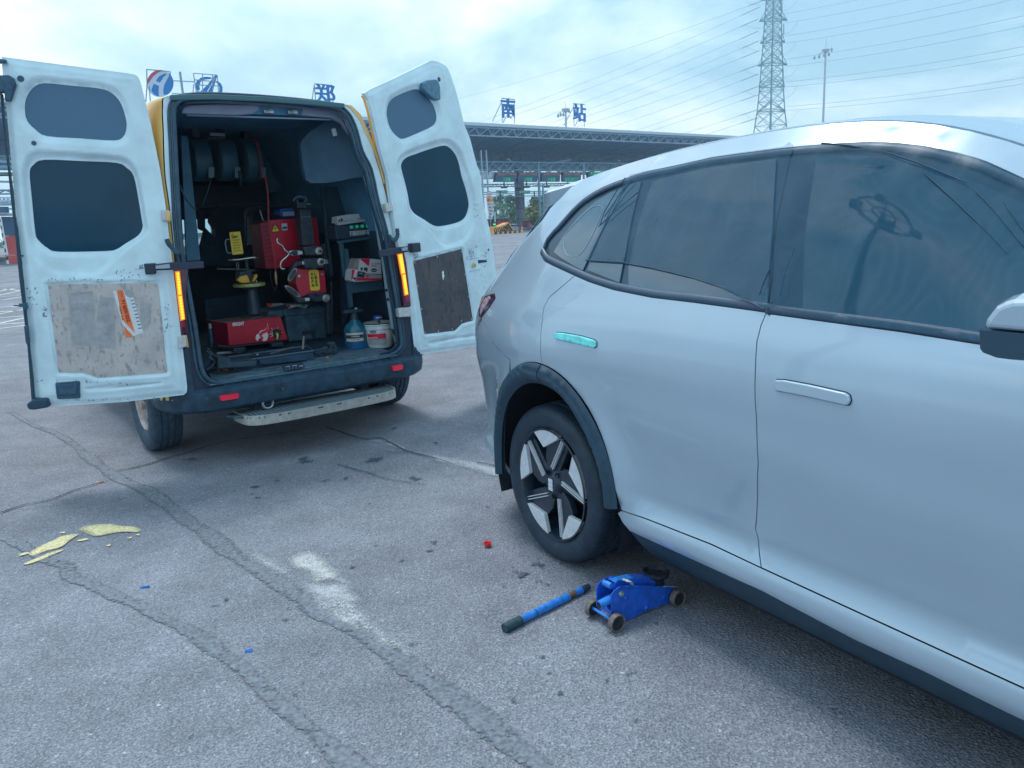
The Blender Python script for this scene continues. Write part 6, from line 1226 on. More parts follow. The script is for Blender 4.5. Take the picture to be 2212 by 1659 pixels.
for i in range(4):
    for j in range(2):
        x = 1618 + i * 42; y = 1270 + j * 18 - i * 3.4; pr('label_cell', 3, [(x, y), (x + (16 if i in (0, 3) else 34), y - 2), (x + (16 if i in (0, 3) else 34), y + 10), (x, y + 12)], .554, .002, mat('lbl_blue', (.05, .15, .35), .5) if i in (0, 3) else mat('lbl_txt', (.12, .13, .15), .5) if j == 0 and False else mat('lbl_white', (.6, .62, .62), .5), lb_, 0)
vtext('胎压检测充气', 3, (1662, 1272), (1738, 1266), .010, inkb, lb_, .552); vtext('自动停止按钮', 3, (1664, 1290), (1740, 1284), .010, inkb, lb_, .552)
wc_ = vthing('opened_carton', 'opened white carton lying on top of the control box', 'carton'); cw = mat('carton_white', (.55, .60, .66), .6, noise=.05, nscale=20)
pr('carton_back', 3, [(1500, 1135), (1580, 1118), (1755, 1103), (1768, 1160), (1600, 1175), (1498, 1190)], .62, .10, cw, wc_, .002); pr('carton_flap', 3, [(1492, 1190), (1560, 1175), (1620, 1165), (1790, 1150), (1770, 1172), (1510, 1210)], .56, .05, mat('carton_grey', (.38, .43, .48), .6), wc_, .002); pr('carton_tab', 3, [(1678, 1145), (1695, 1138), (1740, 1136), (1745, 1158), (1680, 1165)], .615, .004, mat('carton_grey', (.38, .43, .48), .6), wc_, 0)
pr('carton_print', 3, [(1510, 1162), (1524, 1160), (1526, 1176), (1512, 1178)], .617, .002, inkb, wc_, 0); pr('carton_print', 3, [(1530, 1150), (1546, 1148), (1548, 1172), (1532, 1174)], .617, .002, inkb, wc_, 0)
# white and red sealant boxes
bxw = mat('box_white', (.58, .61, .64), .5, noise=.04, nscale=20); bxr = mat('box_red', (.62, .015, .05), .45); bxg = mat('box_grey', (.30, .31, .33), .5)
b1 = vthing('sealant_box', 'tilted white carton with red corner and black oval logo, on top of the pair', 'box', group='white and red cartons on the van shelf')
v1 = .42
pr('box_front', 4, [(1570, 82), (1668, 85), (1755, 92), (1760, 218), (1655, 215), (1560, 190)], v1, .14, bxw, b1, .002); pr('red_corner', 4, [(1570, 84), (1660, 86), (1650, 150)], v1 - .003, .002, bxr, b1, 0); pr('open_flap', 4, [(1540, 90), (1572, 82), (1558, 165), (1515, 172)], v1, .12, mat('card_brown', (.30, .24, .24), .7), b1, .001)
def oval(k, c_, ax_, ay_, v, m, par, nm='logo_oval'): pr(nm, k, [(c_[0] + ax_ * math.cos(t), c_[1] + ay_ * math.sin(t)) for t in np.linspace(0, 2 * math.pi, 20)[:-1]], v, .001, m, par, 0)
oval(4, (1695, 184), 26, 16, v1 - .003, ink, b1); vtext('NOVA', 4, (1676, 186), (1714, 186), .010, dw, b1, v1 - .005); oval(4, (1632, 178), 9, 20, v1 - .003, ink, b1); vtext('Tire Seal Ultra', 4, (1668, 125), (1752, 130), .014, mat('pr_grey', (.2, .22, .26), .5), b1, v1 - .004); vtext('胶水盒', 4, (1676, 146), (1716, 148), .012, ink, b1, v1 - .004)
for x in (1582, 1610): pr('print_block', 4, [(x, 160), (x + 16, 161), (x + 14, 186), (x - 2, 185)], v1 - .003, .002, ink, b1, 0)
b2 = vthing('sealant_box', 'white and red carton with dark label standing below the tilted one', 'box', group='white and red cartons on the van shelf')
pr('box_front', 4, [(1560, 195), (1655, 218), (1762, 222), (1765, 262), (1700, 275), (1540, 288), (1548, 240)], v1 - .02, .14, bxg, b2, .002); pr('red_band', 4, [(1545, 248), (1700, 255), (1755, 250), (1755, 265), (1690, 275), (1540, 272)], v1 - .023, .002, bxr, b2, 0); pr('black_label', 4, [(1558, 196), (1618, 208), (1608, 248), (1552, 240)], v1 - .025, .002, ink, b2, 0); pr('side_face', 4, [(1512, 172), (1562, 180), (1540, 290), (1500, 272)], v1, .12, bxw, b2, .002); pr('side_red', 4, [(1505, 180), (1530, 178), (1515, 250), (1500, 265)], v1 - .003, .002, bxr, b2, 0); pr('seal_red', 4, [(1625, 232), (1640, 226), (1655, 236), (1640, 248)], v1 - .025, .002, bxr, b2, 0); vtext('2406A', 4, (1568, 210), (1600, 216), .010, dw, b2, v1 - .028); oval(4, (1527, 255), 12, 10, v1 - .005, ink, b2)
# --- pump spray bottle
vs_ = VAN.onZ(.575, 4, (1540, 866))[0][1] + .06
pb = vthing('spray_bottle', 'translucent blue pump spray bottle with a black pump head', 'spray bottle'); bm_ = mat('bottle_teal', (.02, .24, .36), .12, trans=.55, coat=.3); bliq = mat('bottle_liquid', (.008, .10, .26), .15)
cyl('bottle', 4, [(1500, 1560, 600), (1488, 1572, 625), (1455, 1605, 655), (1440, 1620, 690), (1438, 1624, 740), (1442, 1630, 800)], vs_, bm_, pb, cap=False); cyl('liquid', 4, [(1442, 1630, 800), (1450, 1634, 812), (1452, 1634, 850), (1470, 1620, 866)], vs_, bliq, pb); cyl('inner_tube', 4, [(1500, 1540, 590), (1505, 1548, 620), (1508, 1550, 720)], vs_, mat('tube_teal', (.10, .42, .46), .3), pb)
cyl('neck', 4, [(1495, 1550, 560), (1492, 1556, 600), (1490, 1560, 612)], vs_, blackm, pb); cyl('pump_head', 4, [(1480, 1552, 530), (1490, 1556, 545), (1494, 1552, 562)], vs_, blackm, pb); cyl('pump_tip', 4, [(1528, 1548, 508), (1526, 1550, 526)], vs_, mat('tip_cyan', (.15, .5, .62), .4), pb)
pr('pump_handle', 4, [(1436, 540), (1470, 528), (1560, 520), (1608, 520), (1606, 540), (1560, 548), (1480, 560), (1440, 565)], vs_ - .02, .04, blackm, pb, .008)
lbp = VO(vs_ - .09, 4, (1475, 730), (1590, 722), (1594, 792), (1484, 802)); 
def wrap(k, pts, v, rad, uc, m, par, nm, dr=.001):   # curved label on a cylinder
    q = VO(v - rad * .8, k, *pts); us = [p[0] for p in q]; zt = (q[0][1] + q[1][1]) / 2; zb = (q[2][1] + q[3][1]) / 2; a0 = math.asin(max(-.95, min(.95, (min(us) - uc) / rad))); a1 = math.asin(max(-.95, min(.95, (max(us) - uc) / rad))); n = 10; vs = []
    for i in range(n + 1):
        t = a0 + (a1 - a0) * i / n; vs += [(uc + (rad + dr) * math.sin(t), v - (rad + dr) * math.cos(t), zb), (uc + (rad + dr) * math.sin(t), v - (rad + dr) * math.cos(t), zt)]
    return MB().add(vs, [(2 * i, 2 * i + 2, 2 * i + 3, 2 * i + 1) for i in range(n)]).build(nm, m, par, smooth=True)
q = VO(vs_, 4, (1440, 760), (1628, 760)); rb_ = (q[1][0] - q[0][0]) / 2; ub_ = (q[0][0] + q[1][0]) / 2
wrap(4, [(1475, 730), (1590, 722), (1594, 792), (1484, 802)], vs_, rb_ * 1.0, ub_, mat('label_cream', (.52, .50, .42), .5), pb, 'label', .003); wrap(4, [(1478, 745), (1588, 738), (1590, 768), (1482, 775)], vs_, rb_, ub_, ink, pb, 'label_band', .005)
vtext('中性喷雾剂', 4, (1500, 760), (1572, 757), .012, dw, pb, vs_ - rb_ - .008); vtext('CE 3.0L', 4, (1500, 786), (1575, 782), .012, ink, pb, vs_ - rb_ - .006)
# --- bucket
vk = VAN.onZ(.578, 4, (1745, 846))[0][1] + .09
bk = vthing('paste_bucket', 'dirty white plastic bucket of mounting paste with a red label', 'bucket'); bkm = mat('bucket_white', (.55, .60, .62), .45, noise=.16, nscale=22, detail=9)
_, ubk = cyl('bucket_body', 4, [(1612, 1848, 700), (1620, 1852, 760), (1640, 1850, 820), (1650, 1846, 842)], vk, bkm, bk, cap=True); cyl('bucket_rim', 4, [(1604, 1842, 640), (1606, 1846, 650), (1616, 1840, 655), (1608, 1850, 668), (1608, 1850, 682), (1616, 1844, 690), (1614, 1846, 702)], vk, bkm, bk, cap=False, auto=30)
q = VO(vk, 4, (1608, 640), (1842, 640)); rk_ = (q[1][0] - q[0][0]) / 2; zr = q[0][1]; MB().disc(rk_ * .97, 0, 28, (ubk, vk, zr - .006)).build('paste', mat('paste', (.42, .45, .42), .8, noise=.3, nscale=30, bump=.5, bscale=40), bk)
q2 = VO(vk, 4, (1625, 760), (1850, 760)); rl2 = (q2[1][0] - q2[0][0]) / 2
wrap(4, [(1632, 745), (1780, 725), (1784, 772), (1634, 785)], vk, rl2, ubk, bxr, bk, 'red_label', .010); wrap(4, [(1636, 786), (1784, 773), (1788, 815), (1640, 835)], vk, rl2, ubk, bxg, bk, 'grey_label', .006); wrap(4, [(1645, 790), (1665, 788), (1665, 845), (1647, 848)], vk, rl2, ubk, dw, bk, 'tag', .012)
vtext('Mounting Paste', 4, (1636, 772), (1726, 766), .017, dw, bk, vk - rl2 - .014); oval(4, (1688, 719), 28, 12, vk - rl2 - .010, ink, bk); vtext('NOVA', 4, (1668, 720), (1708, 719), .012, dw, bk, vk - rl2 - .014)
q = VO(vk - .08, 4, (1800, 665), (1830, 690), (1845, 720), (1865, 760), (1872, 800)); MB().tube([(a_, vk - .09, b_) for a_, b_ in smoothpoly(q, False, 4)], .006, 8).build('handle', mat('handle_grey', (.42, .45, .47), .4), bk, smooth=True)
q = VO(vk, 4, (1708, 650), (1706, 605)); MB().tube([(a_, vk - .06, b_) for a_, b_ in q], .012, 8).build('brush_handle', blackm, bk)
pr('red_rag', 4, [(1855, 770), (1870, 760), (1885, 800), (1892, 830), (1870, 828), (1850, 800)], vk - .05, .03, mat('rag_rust', (.35, .16, .10), .9), bk)
bt2 = vthing('blue_can', 'blue and white can standing behind the paste bucket', 'can'); cyl('can', 4, [(1700, 1748, 575), (1690, 1760, 590), (1685, 1765, 640)], vk + .18, mat('can_blue', (.03, .10, .42), .35), bt2); cyl('can_stripe', 4, [(1694, 1758, 586), (1690, 1761, 594)], vk + .178, dw, bt2, cap=False)
cn = vthing('white_cloth', 'pale bag hanging behind the column machine', 'bag'); pr('bag', 3, [(1385, 1370), (1435, 1375), (1450, 1520), (1440, 1659), (1400, 1600), (1395, 1480)], .95, .06, mat('bag_grey', (.10, .18, .24), .8, noise=.3, nscale=20), cn, rnd=.01)
# ================================================================== blue trolley jack and its handle bar
jb = mat('jack_blue', (.012, .115, .62), .35, coat=.4, noise=.25, nscale=30, detail=8); jl = mat('jack_light_blue', (.03, .22, .68), .38, noise=.3, nscale=40); jk = mat('jack_black', (.018, .025, .04), .6, noise=.3, nscale=60); jw = mat('jack_wheel_rim', (.16, .13, .12), .7, noise=.4, nscale=60); nutm = mat('zinc_nut', (.45, .55, .52), .3, .7); rust = mat('rust', (.16, .09, .07), .8, noise=.4, nscale=80)
# frame: near side plate bottom line, from rear wheel contact to front wheel contact
pA = np.array(gnd('J', (1300, 872))[0]); pB = np.array(gnd('J', (1925, 612))[0]); dj = pB - pA; JY = math.atan2(dj[1], dj[0]); pC = np.array(gnd('J', (1055, 718))[0])
JF = Frame((pA[0], pA[1], 0), JY); wj = JF.loc((*pC, 0))[1]           # far rear wheel offset
wj = float(wj)
jk_t = thing('trolley_jack', 'blue hydraulic trolley jack with black saddle on the asphalt by the sill', 'jack', JF.o, JY)
JP = lambda v, *p: JF.onY(v, 'J', *p)
def jslab(name, pts, v, t, m, bevel=.002, par=None): return MB().prism([(a, v, b) for a, b in JP(v, *pts)], (0, 0, 0), (0, t, 0)).build(name, m, par or jk_t, bevel=bevel)
y1 = .028; W_ = wj - .02
near = [(1250, 510), (1262, 470), (1335, 402), (1390, 398), (1925, 405), (1880, 445), (1858, 480), (1850, 580), (1640, 650), (1400, 770), (1380, 770), (1370, 735), (1250, 700)]
sp_n = jslab('side_plate', near, y1, .004, jb)
far_pts = JP(y1, *near); MB().prism([(a, W_ - .004, b) for a, b in far_pts], (0, 0, 0), (0, .004, 0)).build('side_plate', jb, jk_t, bevel=.002)
# rolled flange on the top edge of both plates
fl = JP(y1, (1390, 398), (1925, 405)); 
for yy in (y1 - .010, W_ - .002): MB().hexa([(fl[0][0], yy, fl[0][1] - .0015), (fl[1][0], yy, fl[1][1] - .0015), (fl[1][0], yy + .012, fl[1][1] - .0015), (fl[0][0], yy + .012, fl[0][1] - .0015)], [(fl[0][0], yy, fl[0][1] + .0015), (fl[1][0], yy, fl[1][1] + .0015), (fl[1][0], yy + .012, fl[1][1] + .0015), (fl[0][0], yy + .012, fl[0][1] + .0015)]).build('plate_flange', jb, jk_t)
# pressed ribs, bolts
for c_, r_ in (((1622, 628), .010), ((1405, 525), .007)):
    q = JP(y1 - .001, c_)[0]; m_ = MB(); n = 18; vs = [(q[0] + a * math.cos(2 * math.pi * j / n), y1 - h, q[1] + a * math.sin(2 * math.pi * j / n)) for a, h in ((r_ * 1.2, 0), (r_, .004), (0, .0045)) for j in range(n)]; m_.add(vs, [(i * n + j, i * n + (j + 1) % n, (i + 1) * n + (j + 1) % n, (i + 1) * n + j) for i in range(2) for j in range(n)]); m_.build('boss', jb, jk_t, smooth=True)
for pl__ in ([(1440, 675), (1560, 650), (1640, 640)], [(1680, 590), (1760, 550), (1810, 490)]): q = JP(y1, *pl__); MB().tube([(a, y1 - .0005, b) for a, b in smoothpoly(q, False, 4)], .0028, 6).build('pressed_rib', jb, jk_t, smooth=True)
def nut(c_, v, r_=.009, m=nutm):
    q = JP(v, c_)[0]; m_ = MB(); n = 6
    for (a, h0, h1) in ((r_ * 1.25, 0, .002), (r_, .002, .007), (r_ * .55, .007, .011)):
        n = 6 if a == r_ else 16; vs = [(q[0] + a * math.cos(2 * math.pi * j / n), v - h, q[1] + a * math.sin(2 * math.pi * j / n)) for h in (h0, h1) for j in range(n)]; m_.add(vs, [(j, (j + 1) % n, n + (j + 1) % n, n + j) for j in range(n)] + [tuple(range(n, 2 * n))])
    m_.build('nut', m, jk_t)
nut((1352, 478), y1); nut((1460, 375), y1 + .022, .007)
# lift arm: sloped cover plate, cheeks
ym = y1 + .022; ym2 = W_ - .024
ck1 = [(1275, 455), (1290, 365), (1330, 335), (1390, 345), (1480, 320), (1690, 318), (1815, 360), (1812, 405), (1400, 405)]
a1 = JP(ym, *ck1); MB().prism([(a, ym, b) for a, b in a1], (0, 0, 0), (0, .004, 0)).build('arm_cheek', jb, jk_t, bevel=.0015); MB().prism([(a, ym2 - .004, b) for a, b in a1], (0, 0, 0), (0, .004, 0)).build('arm_cheek', jb, jk_t, bevel=.0015)
tp = JP(ym, (1290, 362), (1350, 345), (1480, 320), (1695, 318)); 
cov = MB(); x0, z0 = tp[0]; x1_, z1_ = tp[2]; x2, z2 = tp[3]
cov.hexa([(x0, ym + .002, z0 - .002), (x1_, ym + .002, z1_ - .002), (x1_, ym2 - .002, z1_ - .002), (x0, ym2 - .002, z0 - .002)], [(x0, ym + .002, z0 + .001), (x1_, ym + .002, z1_ + .002), (x1_, ym2 - .002, z1_ + .002), (x0, ym2 - .002, z0 + .001)]).build('cover_plate', jl, jk_t, bevel=.001)
MB().hexa([(x1_, ym + .001, z1_ - .002), (x2, ym + .001, z2 - .002), (x2, ym2 - .001, z2 - .002), (x1_, ym2 - .001, z1_ - .002)], [(x1_, ym + .001, z1_ + .003), (x2, ym + .001, z2 + .003), (x2, ym2 - .001, z2 + .003), (x1_, ym2 - .001, z1_ + .003)]).build('arm_top', jb, jk_t, bevel=.001)
MB().hexa([(x2, ym + .002, z2 - .02), (x2 + .04, ym + .002, z2 - .03), (x2 + .04, ym2 - .002, z2 - .03), (x2, ym2 - .002, z2 - .02)], [(x2, ym + .002, z2 + .001), (x2 + .04, ym + .002, z2 - .012), (x2 + .04, ym2 - .002, z2 - .012), (x2, ym2 - .002, z2 + .001)]).build('arm_nose', jb, jk_t, bevel=.002)
cxw = blob((x0 + x1_) / 2 + .004, (ym + ym2) / 2 - .03, .012, .016, .3, rag=.5, seed=5, n=18); cz_ = lambda x: z0 + (z1_ - z0) * (x - x0) / (x1_ - x0) + .0028
MB().add([(a, b, cz_(a)) for a, b in cxw], [tuple(range(18))]).build('chipped_patch', mat('chip_white', (.62, .62, .62), .6, noise=.2, nscale=80), jk_t)
# cylinder rod, handle socket, tie rods
for (c_, v_, r_, m_, nm) in (((1215, 405), (y1 + W_) / 2, .013, jl, 'ram'),):
    q = JP(y1, (1275, 425))[0]; MB().tube([(q[0] + .01, ym + .002, q[1] - .003), (q[0] + .006, ym2 - .002, q[1] - .003)], .012, 14).build('cross_shaft', jl, jk_t, smooth=True, auto=40)
q = JP((y1 + W_) / 2 - .02, (1122, 598), (1240, 535)); ysc = (y1 + W_) / 2 - .02
sk = MB(); d0 = np.array([q[0][0], ysc, q[0][1]]); d1 = np.array([q[1][0], ysc, q[1][1]]); d1 = d0 + (d1 - d0) * 1.5; sk.tube([d0, d1], .0165, 20); sk.build('handle_socket', jl, jk_t, smooth=True, auto=40)
e = (d0 - d1) / np.linalg.norm(d0 - d1); sk = MB(); sk.tube([d0 + e * .0008, d0 + e * .0012], .0125, 20); sk.build('socket_bore', jk, jk_t)
q = JP(y1, (1240, 740))[0]; MB().tube([(q[0], -.005, q[1]), (q[0], wj + .005, q[1])], .006, 10).build('axle_rod', jl, jk_t, smooth=True, auto=40)
q = JP(y1, (1250, 660))[0]; MB().box(q[0] - .0, q[0] + .012, y1, W_, q[1] - .018, q[1]).build('rear_yoke', jb, jk_t, bevel=.002)
q = JP(y1, (1600, 600))[0]; MB().box(q[0] - .10, q[0] + .1, y1 + .02, W_ - .02, .03, .075).build('hydraulic_block', jb, jk_t, bevel=.006)
# saddle
q = JP((y1 + W_) / 2, (1712, 300)); xs_, zs_ = JP((y1 + W_) / 2, (1712, 245))[0]; ys_ = (y1 + W_) / 2; rsd = abs(JP(ys_, (1608, 240))[0][0] - JP(ys_, (1815, 240))[0][0]) / 2
m_ = MB(); m_.lathe([(0, zs_ - .012), (rsd * .7, zs_ - .010), (rsd * .8, zs_ - .001), (rsd * .9, zs_ + .004), (rsd * 1.0, zs_ + .002), (rsd, zs_ - .010), (rsd * .62, zs_ - .028), (rsd * .62, zs_ - .075), (0, zs_ - .075)], 26, (xs_, ys_, 0))
m_.v = [(x_ * 1.0, y_, z_ + .003 * math.sin(7 * math.atan2(y_ - ys_, x_ - xs_))) for x_, y_, z_ in m_.v]; m_.build('saddle', jk, jk_t, smooth=True, auto=40)
# wheels
def jwheel(x, y, r_, w_):
    m_ = MB(); n = 30; pf = [(r_ * .80, -w_ * .5 + .004), (r_ * .86, -w_ / 2), (r_ * .97, -w_ / 2), (r_, -w_ / 2 + .002), (r_, w_ / 2), (r_ * .8, w_ / 2), (.0, w_ / 2)]
    vs = [(a * math.cos(2 * math.pi * j / n), h, a * math.sin(2 * math.pi * j / n)) for a, h in pf for j in range(n)]; wl_ = link('caster_wheel', None, jk_t); wl_.location = (x, y, r_)
    m_.add(vs, [(i * n + j, i * n + (j + 1) % n, (i + 1) * n + (j + 1) % n, (i + 1) * n + j) for i in range(6) for j in range(n)]); m_.build('tread', jw, wl_, smooth=True, auto=35)
    h_ = MB(); pf = [(r_ * .80, -w_ * .5 + .004), (r_ * .30, -w_ * .5 + .006), (r_ * .30, -w_ * .5 - .001), (r_ * .14, -w_ * .5 - .001), (r_ * .13, -w_ * .5 - .005), (0, -w_ * .5 - .005)]; vs = [(a * math.cos(2 * math.pi * j / n), h, a * math.sin(2 * math.pi * j / n)) for a, h in pf for j in range(n)]
    h_.add(vs, [(i * n + j, i * n + (j + 1) % n, (i + 1) * n + (j + 1) % n, (i + 1) * n + j) for i in range(5) for j in range(n)]); h_.build('hub', jk, wl_, smooth=True, auto=35)
rw = (JP(0, (1310, 690))[0][1]) / 2; qf = JP(0, (1940, 530))[0]; qr = JP(0, (1308, 780))[0]
jwheel(qr[0], -.0, rw, .022); jwheel(qr[0], wj, rw, .022); rf_ = JP(0, (1940, 445))[0][1] / 2; jwheel(qf[0], 0, rf_, .024); jwheel(qf[0], wj, rf_, .024)
# loose handle bar
hb = thing('jack_handle', 'two piece blue steel jack handle with black grip lying beside the jack', 'handle bar', (0, 0, 0))
r_ = .0145; P0 = np.array(JF.wor((0, 0, 0)))
def gz(c_, z): q = hit(*zc('J', c_)[0], (0, 0, z), (0, 0, 1)); return q
h0 = gz((140, 838), r_ + .003); h1 = gz((310, 755), r_ + .002); h2 = gz((462, 688), r_); h3 = gz((835, 525), r_); h4 = gz((900, 490), r_); h5 = gz((965, 452), r_); h6 = gz((1018, 402), r_)
ax = (h6 - h0) / np.linalg.norm(h6 - h0); pt = lambda h: h0 + ax * ((h - h0) @ ax)
MB().tube([h0, h0 + ax * .004, pt(h1)], [r_ + .002, r_ + .0042, r_ + .0042], 18).build('grip', mat('grip_black', (.025, .06, .08), .7, noise=.25, nscale=60), hb, smooth=True, auto=45); MB().tube([pt(h1), pt(h2)], r_, 18).build('bar', jl, hb, smooth=True, auto=45); MB().tube([pt(h2), pt(h2) + ax * .004], r_ - .002, 18).build('joint', jk, hb)
MB().tube([pt(h2) + ax * .004, pt(h3)], r_ + .001, 18).build('bar', jl, hb, smooth=True, auto=45); MB().tube([pt(h3), pt(h4)], r_ - .0005, 18).build('rusty_band', rust, hb, smooth=True, auto=45); MB().tube([pt(h4), pt(h5)], r_, 18).build('bar', jl, hb, smooth=True, auto=45); MB().tube([pt(h5), pt(h6)], [r_ - .001, r_ - .002], 18).build('bar_end', mat('dark_navy', (.03, .05, .12), .5, noise=.4, nscale=60), hb, smooth=True, auto=45)
# ================================================================== toll plaza, pylons, masts, trees
TS = Frame((-3.6, 80.4, 0), R(39.8)); SO = lambda v, k, *p: TS.onY(v, k, *p)
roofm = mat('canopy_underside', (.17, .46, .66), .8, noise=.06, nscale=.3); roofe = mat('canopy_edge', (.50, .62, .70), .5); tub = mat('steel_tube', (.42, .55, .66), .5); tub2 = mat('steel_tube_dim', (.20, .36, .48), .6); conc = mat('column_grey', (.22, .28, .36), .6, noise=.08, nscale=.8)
can = thing('toll_canopy', 'wide toll plaza canopy with white edge truss across the background', 'toll station', TS.o, TS.yaw)
X0, X1 = -62, 62
e1 = SO(0, 'D1', (1010, 264), (1630, 296)); ZE = e1[0][1]
print('canopy edge z', e1)
def S_can(P): x, y = P[:, 0], P[:, 1]; return np.stack([x, y, ZE - .35 - 2.2 * np.sin(np.clip(y / 34, 0, 1) * math.pi * .5) - .0 * x], -1)
panel('roof_sheet', [(X0, .2), (X1, .2), (X1, 30), (X0, 30)], S_can, roofm, can, step=3, skirt=-.25)
MB().box(X0, X1, -.15, .35, ZE - .30, ZE).build('edge_gutter', roofe, can)
tr = MB()
def truss(mb, x0, x1, y, zt, zb, n, r=.05, dy=0):
    mb.bar((x0, y, zt), (x1, y, zt), r * 1.3, 5); mb.bar((x0, y + dy, zb), (x1, y + dy, zb), r * 1.3, 5)
    for i in range(n):
        a = x0 + (x1 - x0) * i / n; b = x0 + (x1 - x0) * (i + 1) / n; m = (a + b) / 2; mb.bar((a, y, zt), (m, y + dy, zb), r, 4); mb.bar((m, y + dy, zb), (b, y, zt), r, 4); mb.bar((m, y + dy, zb), (m, y, zt), r * .7, 4)
truss(tr, X0, X1, .25, ZE - .42, ZE - 1.15, 74, .055, .5)
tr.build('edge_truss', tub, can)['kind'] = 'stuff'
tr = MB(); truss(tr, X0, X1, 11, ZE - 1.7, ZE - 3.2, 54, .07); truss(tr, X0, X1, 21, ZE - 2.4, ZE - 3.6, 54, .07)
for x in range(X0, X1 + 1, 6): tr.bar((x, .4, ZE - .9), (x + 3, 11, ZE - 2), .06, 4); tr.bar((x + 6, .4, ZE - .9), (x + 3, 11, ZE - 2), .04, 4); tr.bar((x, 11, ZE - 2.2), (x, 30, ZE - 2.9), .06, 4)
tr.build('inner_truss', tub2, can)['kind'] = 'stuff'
for x in range(-60, 61, 5): m_ = MB(); m_.lathe([(.02, ZE - 3.3), (.10, ZE - 3.4), (.26, ZE - 3.75), (0, ZE - 3.75)], 10, (x + 2, 11, 0)); m_.build('bell_lamp', tub, can)
for i, x in enumerate(np.arange(X0 + 3, X1, 5.2)):
    q = (x, .5, ZE - 1.2); m_ = MB(); m_.lathe([(0, -.14), (.14, 0), (0, .14)], 8, q); m_.build('truss_node', roofe, can)
# main column seen under the canopy
c1 = SO(9, 'S', (920, 450), (1085, 450), (965, 1380), (1110, 1380)); xc = (c1[0][0] + c1[1][0]) / 2; rc = (c1[1][0] - c1[0][0]) / 2
for k_ in (-3, -2, -1, 0, 1, 2, 3):
    x = xc + k_ * 18.6; m_ = MB(); m_.lathe([(rc * 1.0, 0), (rc * 1.0, 2.4), (rc * 1.0, 2.42), (rc * 1.02, 2.44), (rc * 1.02, 4.8), (rc * 1.03, 4.82), (rc * 1.04, 7.2), (rc * .95, 7.6)], 20, (x, 9, 0)); m_.build('column', conc, can, smooth=True, auto=30)
    for dx, dy in ((-5, -4), (5, -4), (-5, 6), (5, 6)): MB().bar((x, 9, 7.2), (x + dx, 9 + dy, ZE - 3.0), .11, 8).build('brace', tub, can)
    for zz in (2.42, 4.82, 1.2, 3.6): m_ = MB(); m_.lathe([(rc * 1.03, zz), (rc * 1.06, zz + .03), (rc * 1.03, zz + .06)], 20, (x, 9, 0)); m_.build('column_joint', mat('joint_dark', (.10, .14, .19), .7), can)
# lane gantry with cross truss and hanging boards
VG = 3.0
gan = thing('lane_gantry', 'grey lattice gantry carrying the lane display boards under the canopy', 'gantry', TS.o, TS.yaw)
t1 = SO(VG, 'G', (400, 85), (1700, 105)); t2 = SO(VG, 'G', (400, 212), (1700, 228)); tr = MB(); zt, zb = t1[0][1], t2[0][1]; print('gantry', zt, zb)
truss(tr, -60, 60, VG, zt, zb, 80, .055); truss(tr, -60, 60, VG + 1.6, zt - .2, zb - .2, 80, .055)
for x in np.arange(-60, 60, 1.5): tr.bar((x, VG, zt), (x + .75, VG + 1.6, zt - .2), .04, 4)
z3, z4 = SO(VG, 'G', (900, 425), (900, 462)); 
truss(tr, -60, 60, VG + .6, z3[1], z4[1], 110, .045)
z5 = [SO(VG + .8, 'G', (1100, y))[0][1] for y in (545, 572, 613)]
for z in z5: tr.bar((-60, VG + .8, z), (60, VG + .8, z), .05, 5)
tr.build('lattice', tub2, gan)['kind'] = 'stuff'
for xx in ((395, 400), (1205, 700), (1262, 700), (310, 300)):
    q = SO(VG, 'G', xx)[0]
    MB().tube([(q[0], VG, 0), (q[0], VG, zt + 1.2 if xx[0] < 500 else z3[1])], .10, 8).build('post', tub if xx[0] < 500 else tub2, gan)
for k_ in (-4, -3, -2, -1, 1, 2, 3): MB().tube([(t1[0][0] + k_ * 7.3, VG, 0), (t1[0][0] + k_ * 7.3, VG, zt)], .14, 8).build('post', tub2, gan)
db_ = mat('board_navy', (.035, .115, .21), .5); og = mat('led_text_orange', (.35, .20, .16), .5, emit=(.75, .32, .2), estr=.06); gg = mat('led_text_green', (.02, .45, .25), .5, emit=(.02, .75, .35), estr=.12); pan = mat('panel_white', (.62, .74, .80), .5)
def farpoly(name, k, pts, v, dp, m, par): q = SO(v, k, *pts); return MB().prism([(a, v, b) for a, b in q], (0, 0, 0), (0, dp, 0)).build(name, m, par)
def ftext(body, k, a_, b_, size, m, par, v, name='lettering', bold=0):
    p, q = SO(v, k, a_, b_); c = ((p[0] + q[0]) / 2, (p[1] + q[1]) / 2); L_ = math.dist(p, q); t = text_obj(body, size, name, m, par, .005, bold); me = t.data; w_ = max(x.co.x for x in me.vertices) - min(x.co.x for x in me.vertices)
    me.transform(Matrix.Diagonal((L_ / w_, 1, 1, 1))); me.transform(Matrix.Rotation(math.atan2(q[1] - p[1], q[0] - p[0]), 4, 'Z')); me.transform(Matrix.Rotation(R(90), 4, 'X')); t.location = (c[0], v, c[1]); return t
bw = ['leftmost', 'second from left of', 'third from left of', 'fourth from left of']
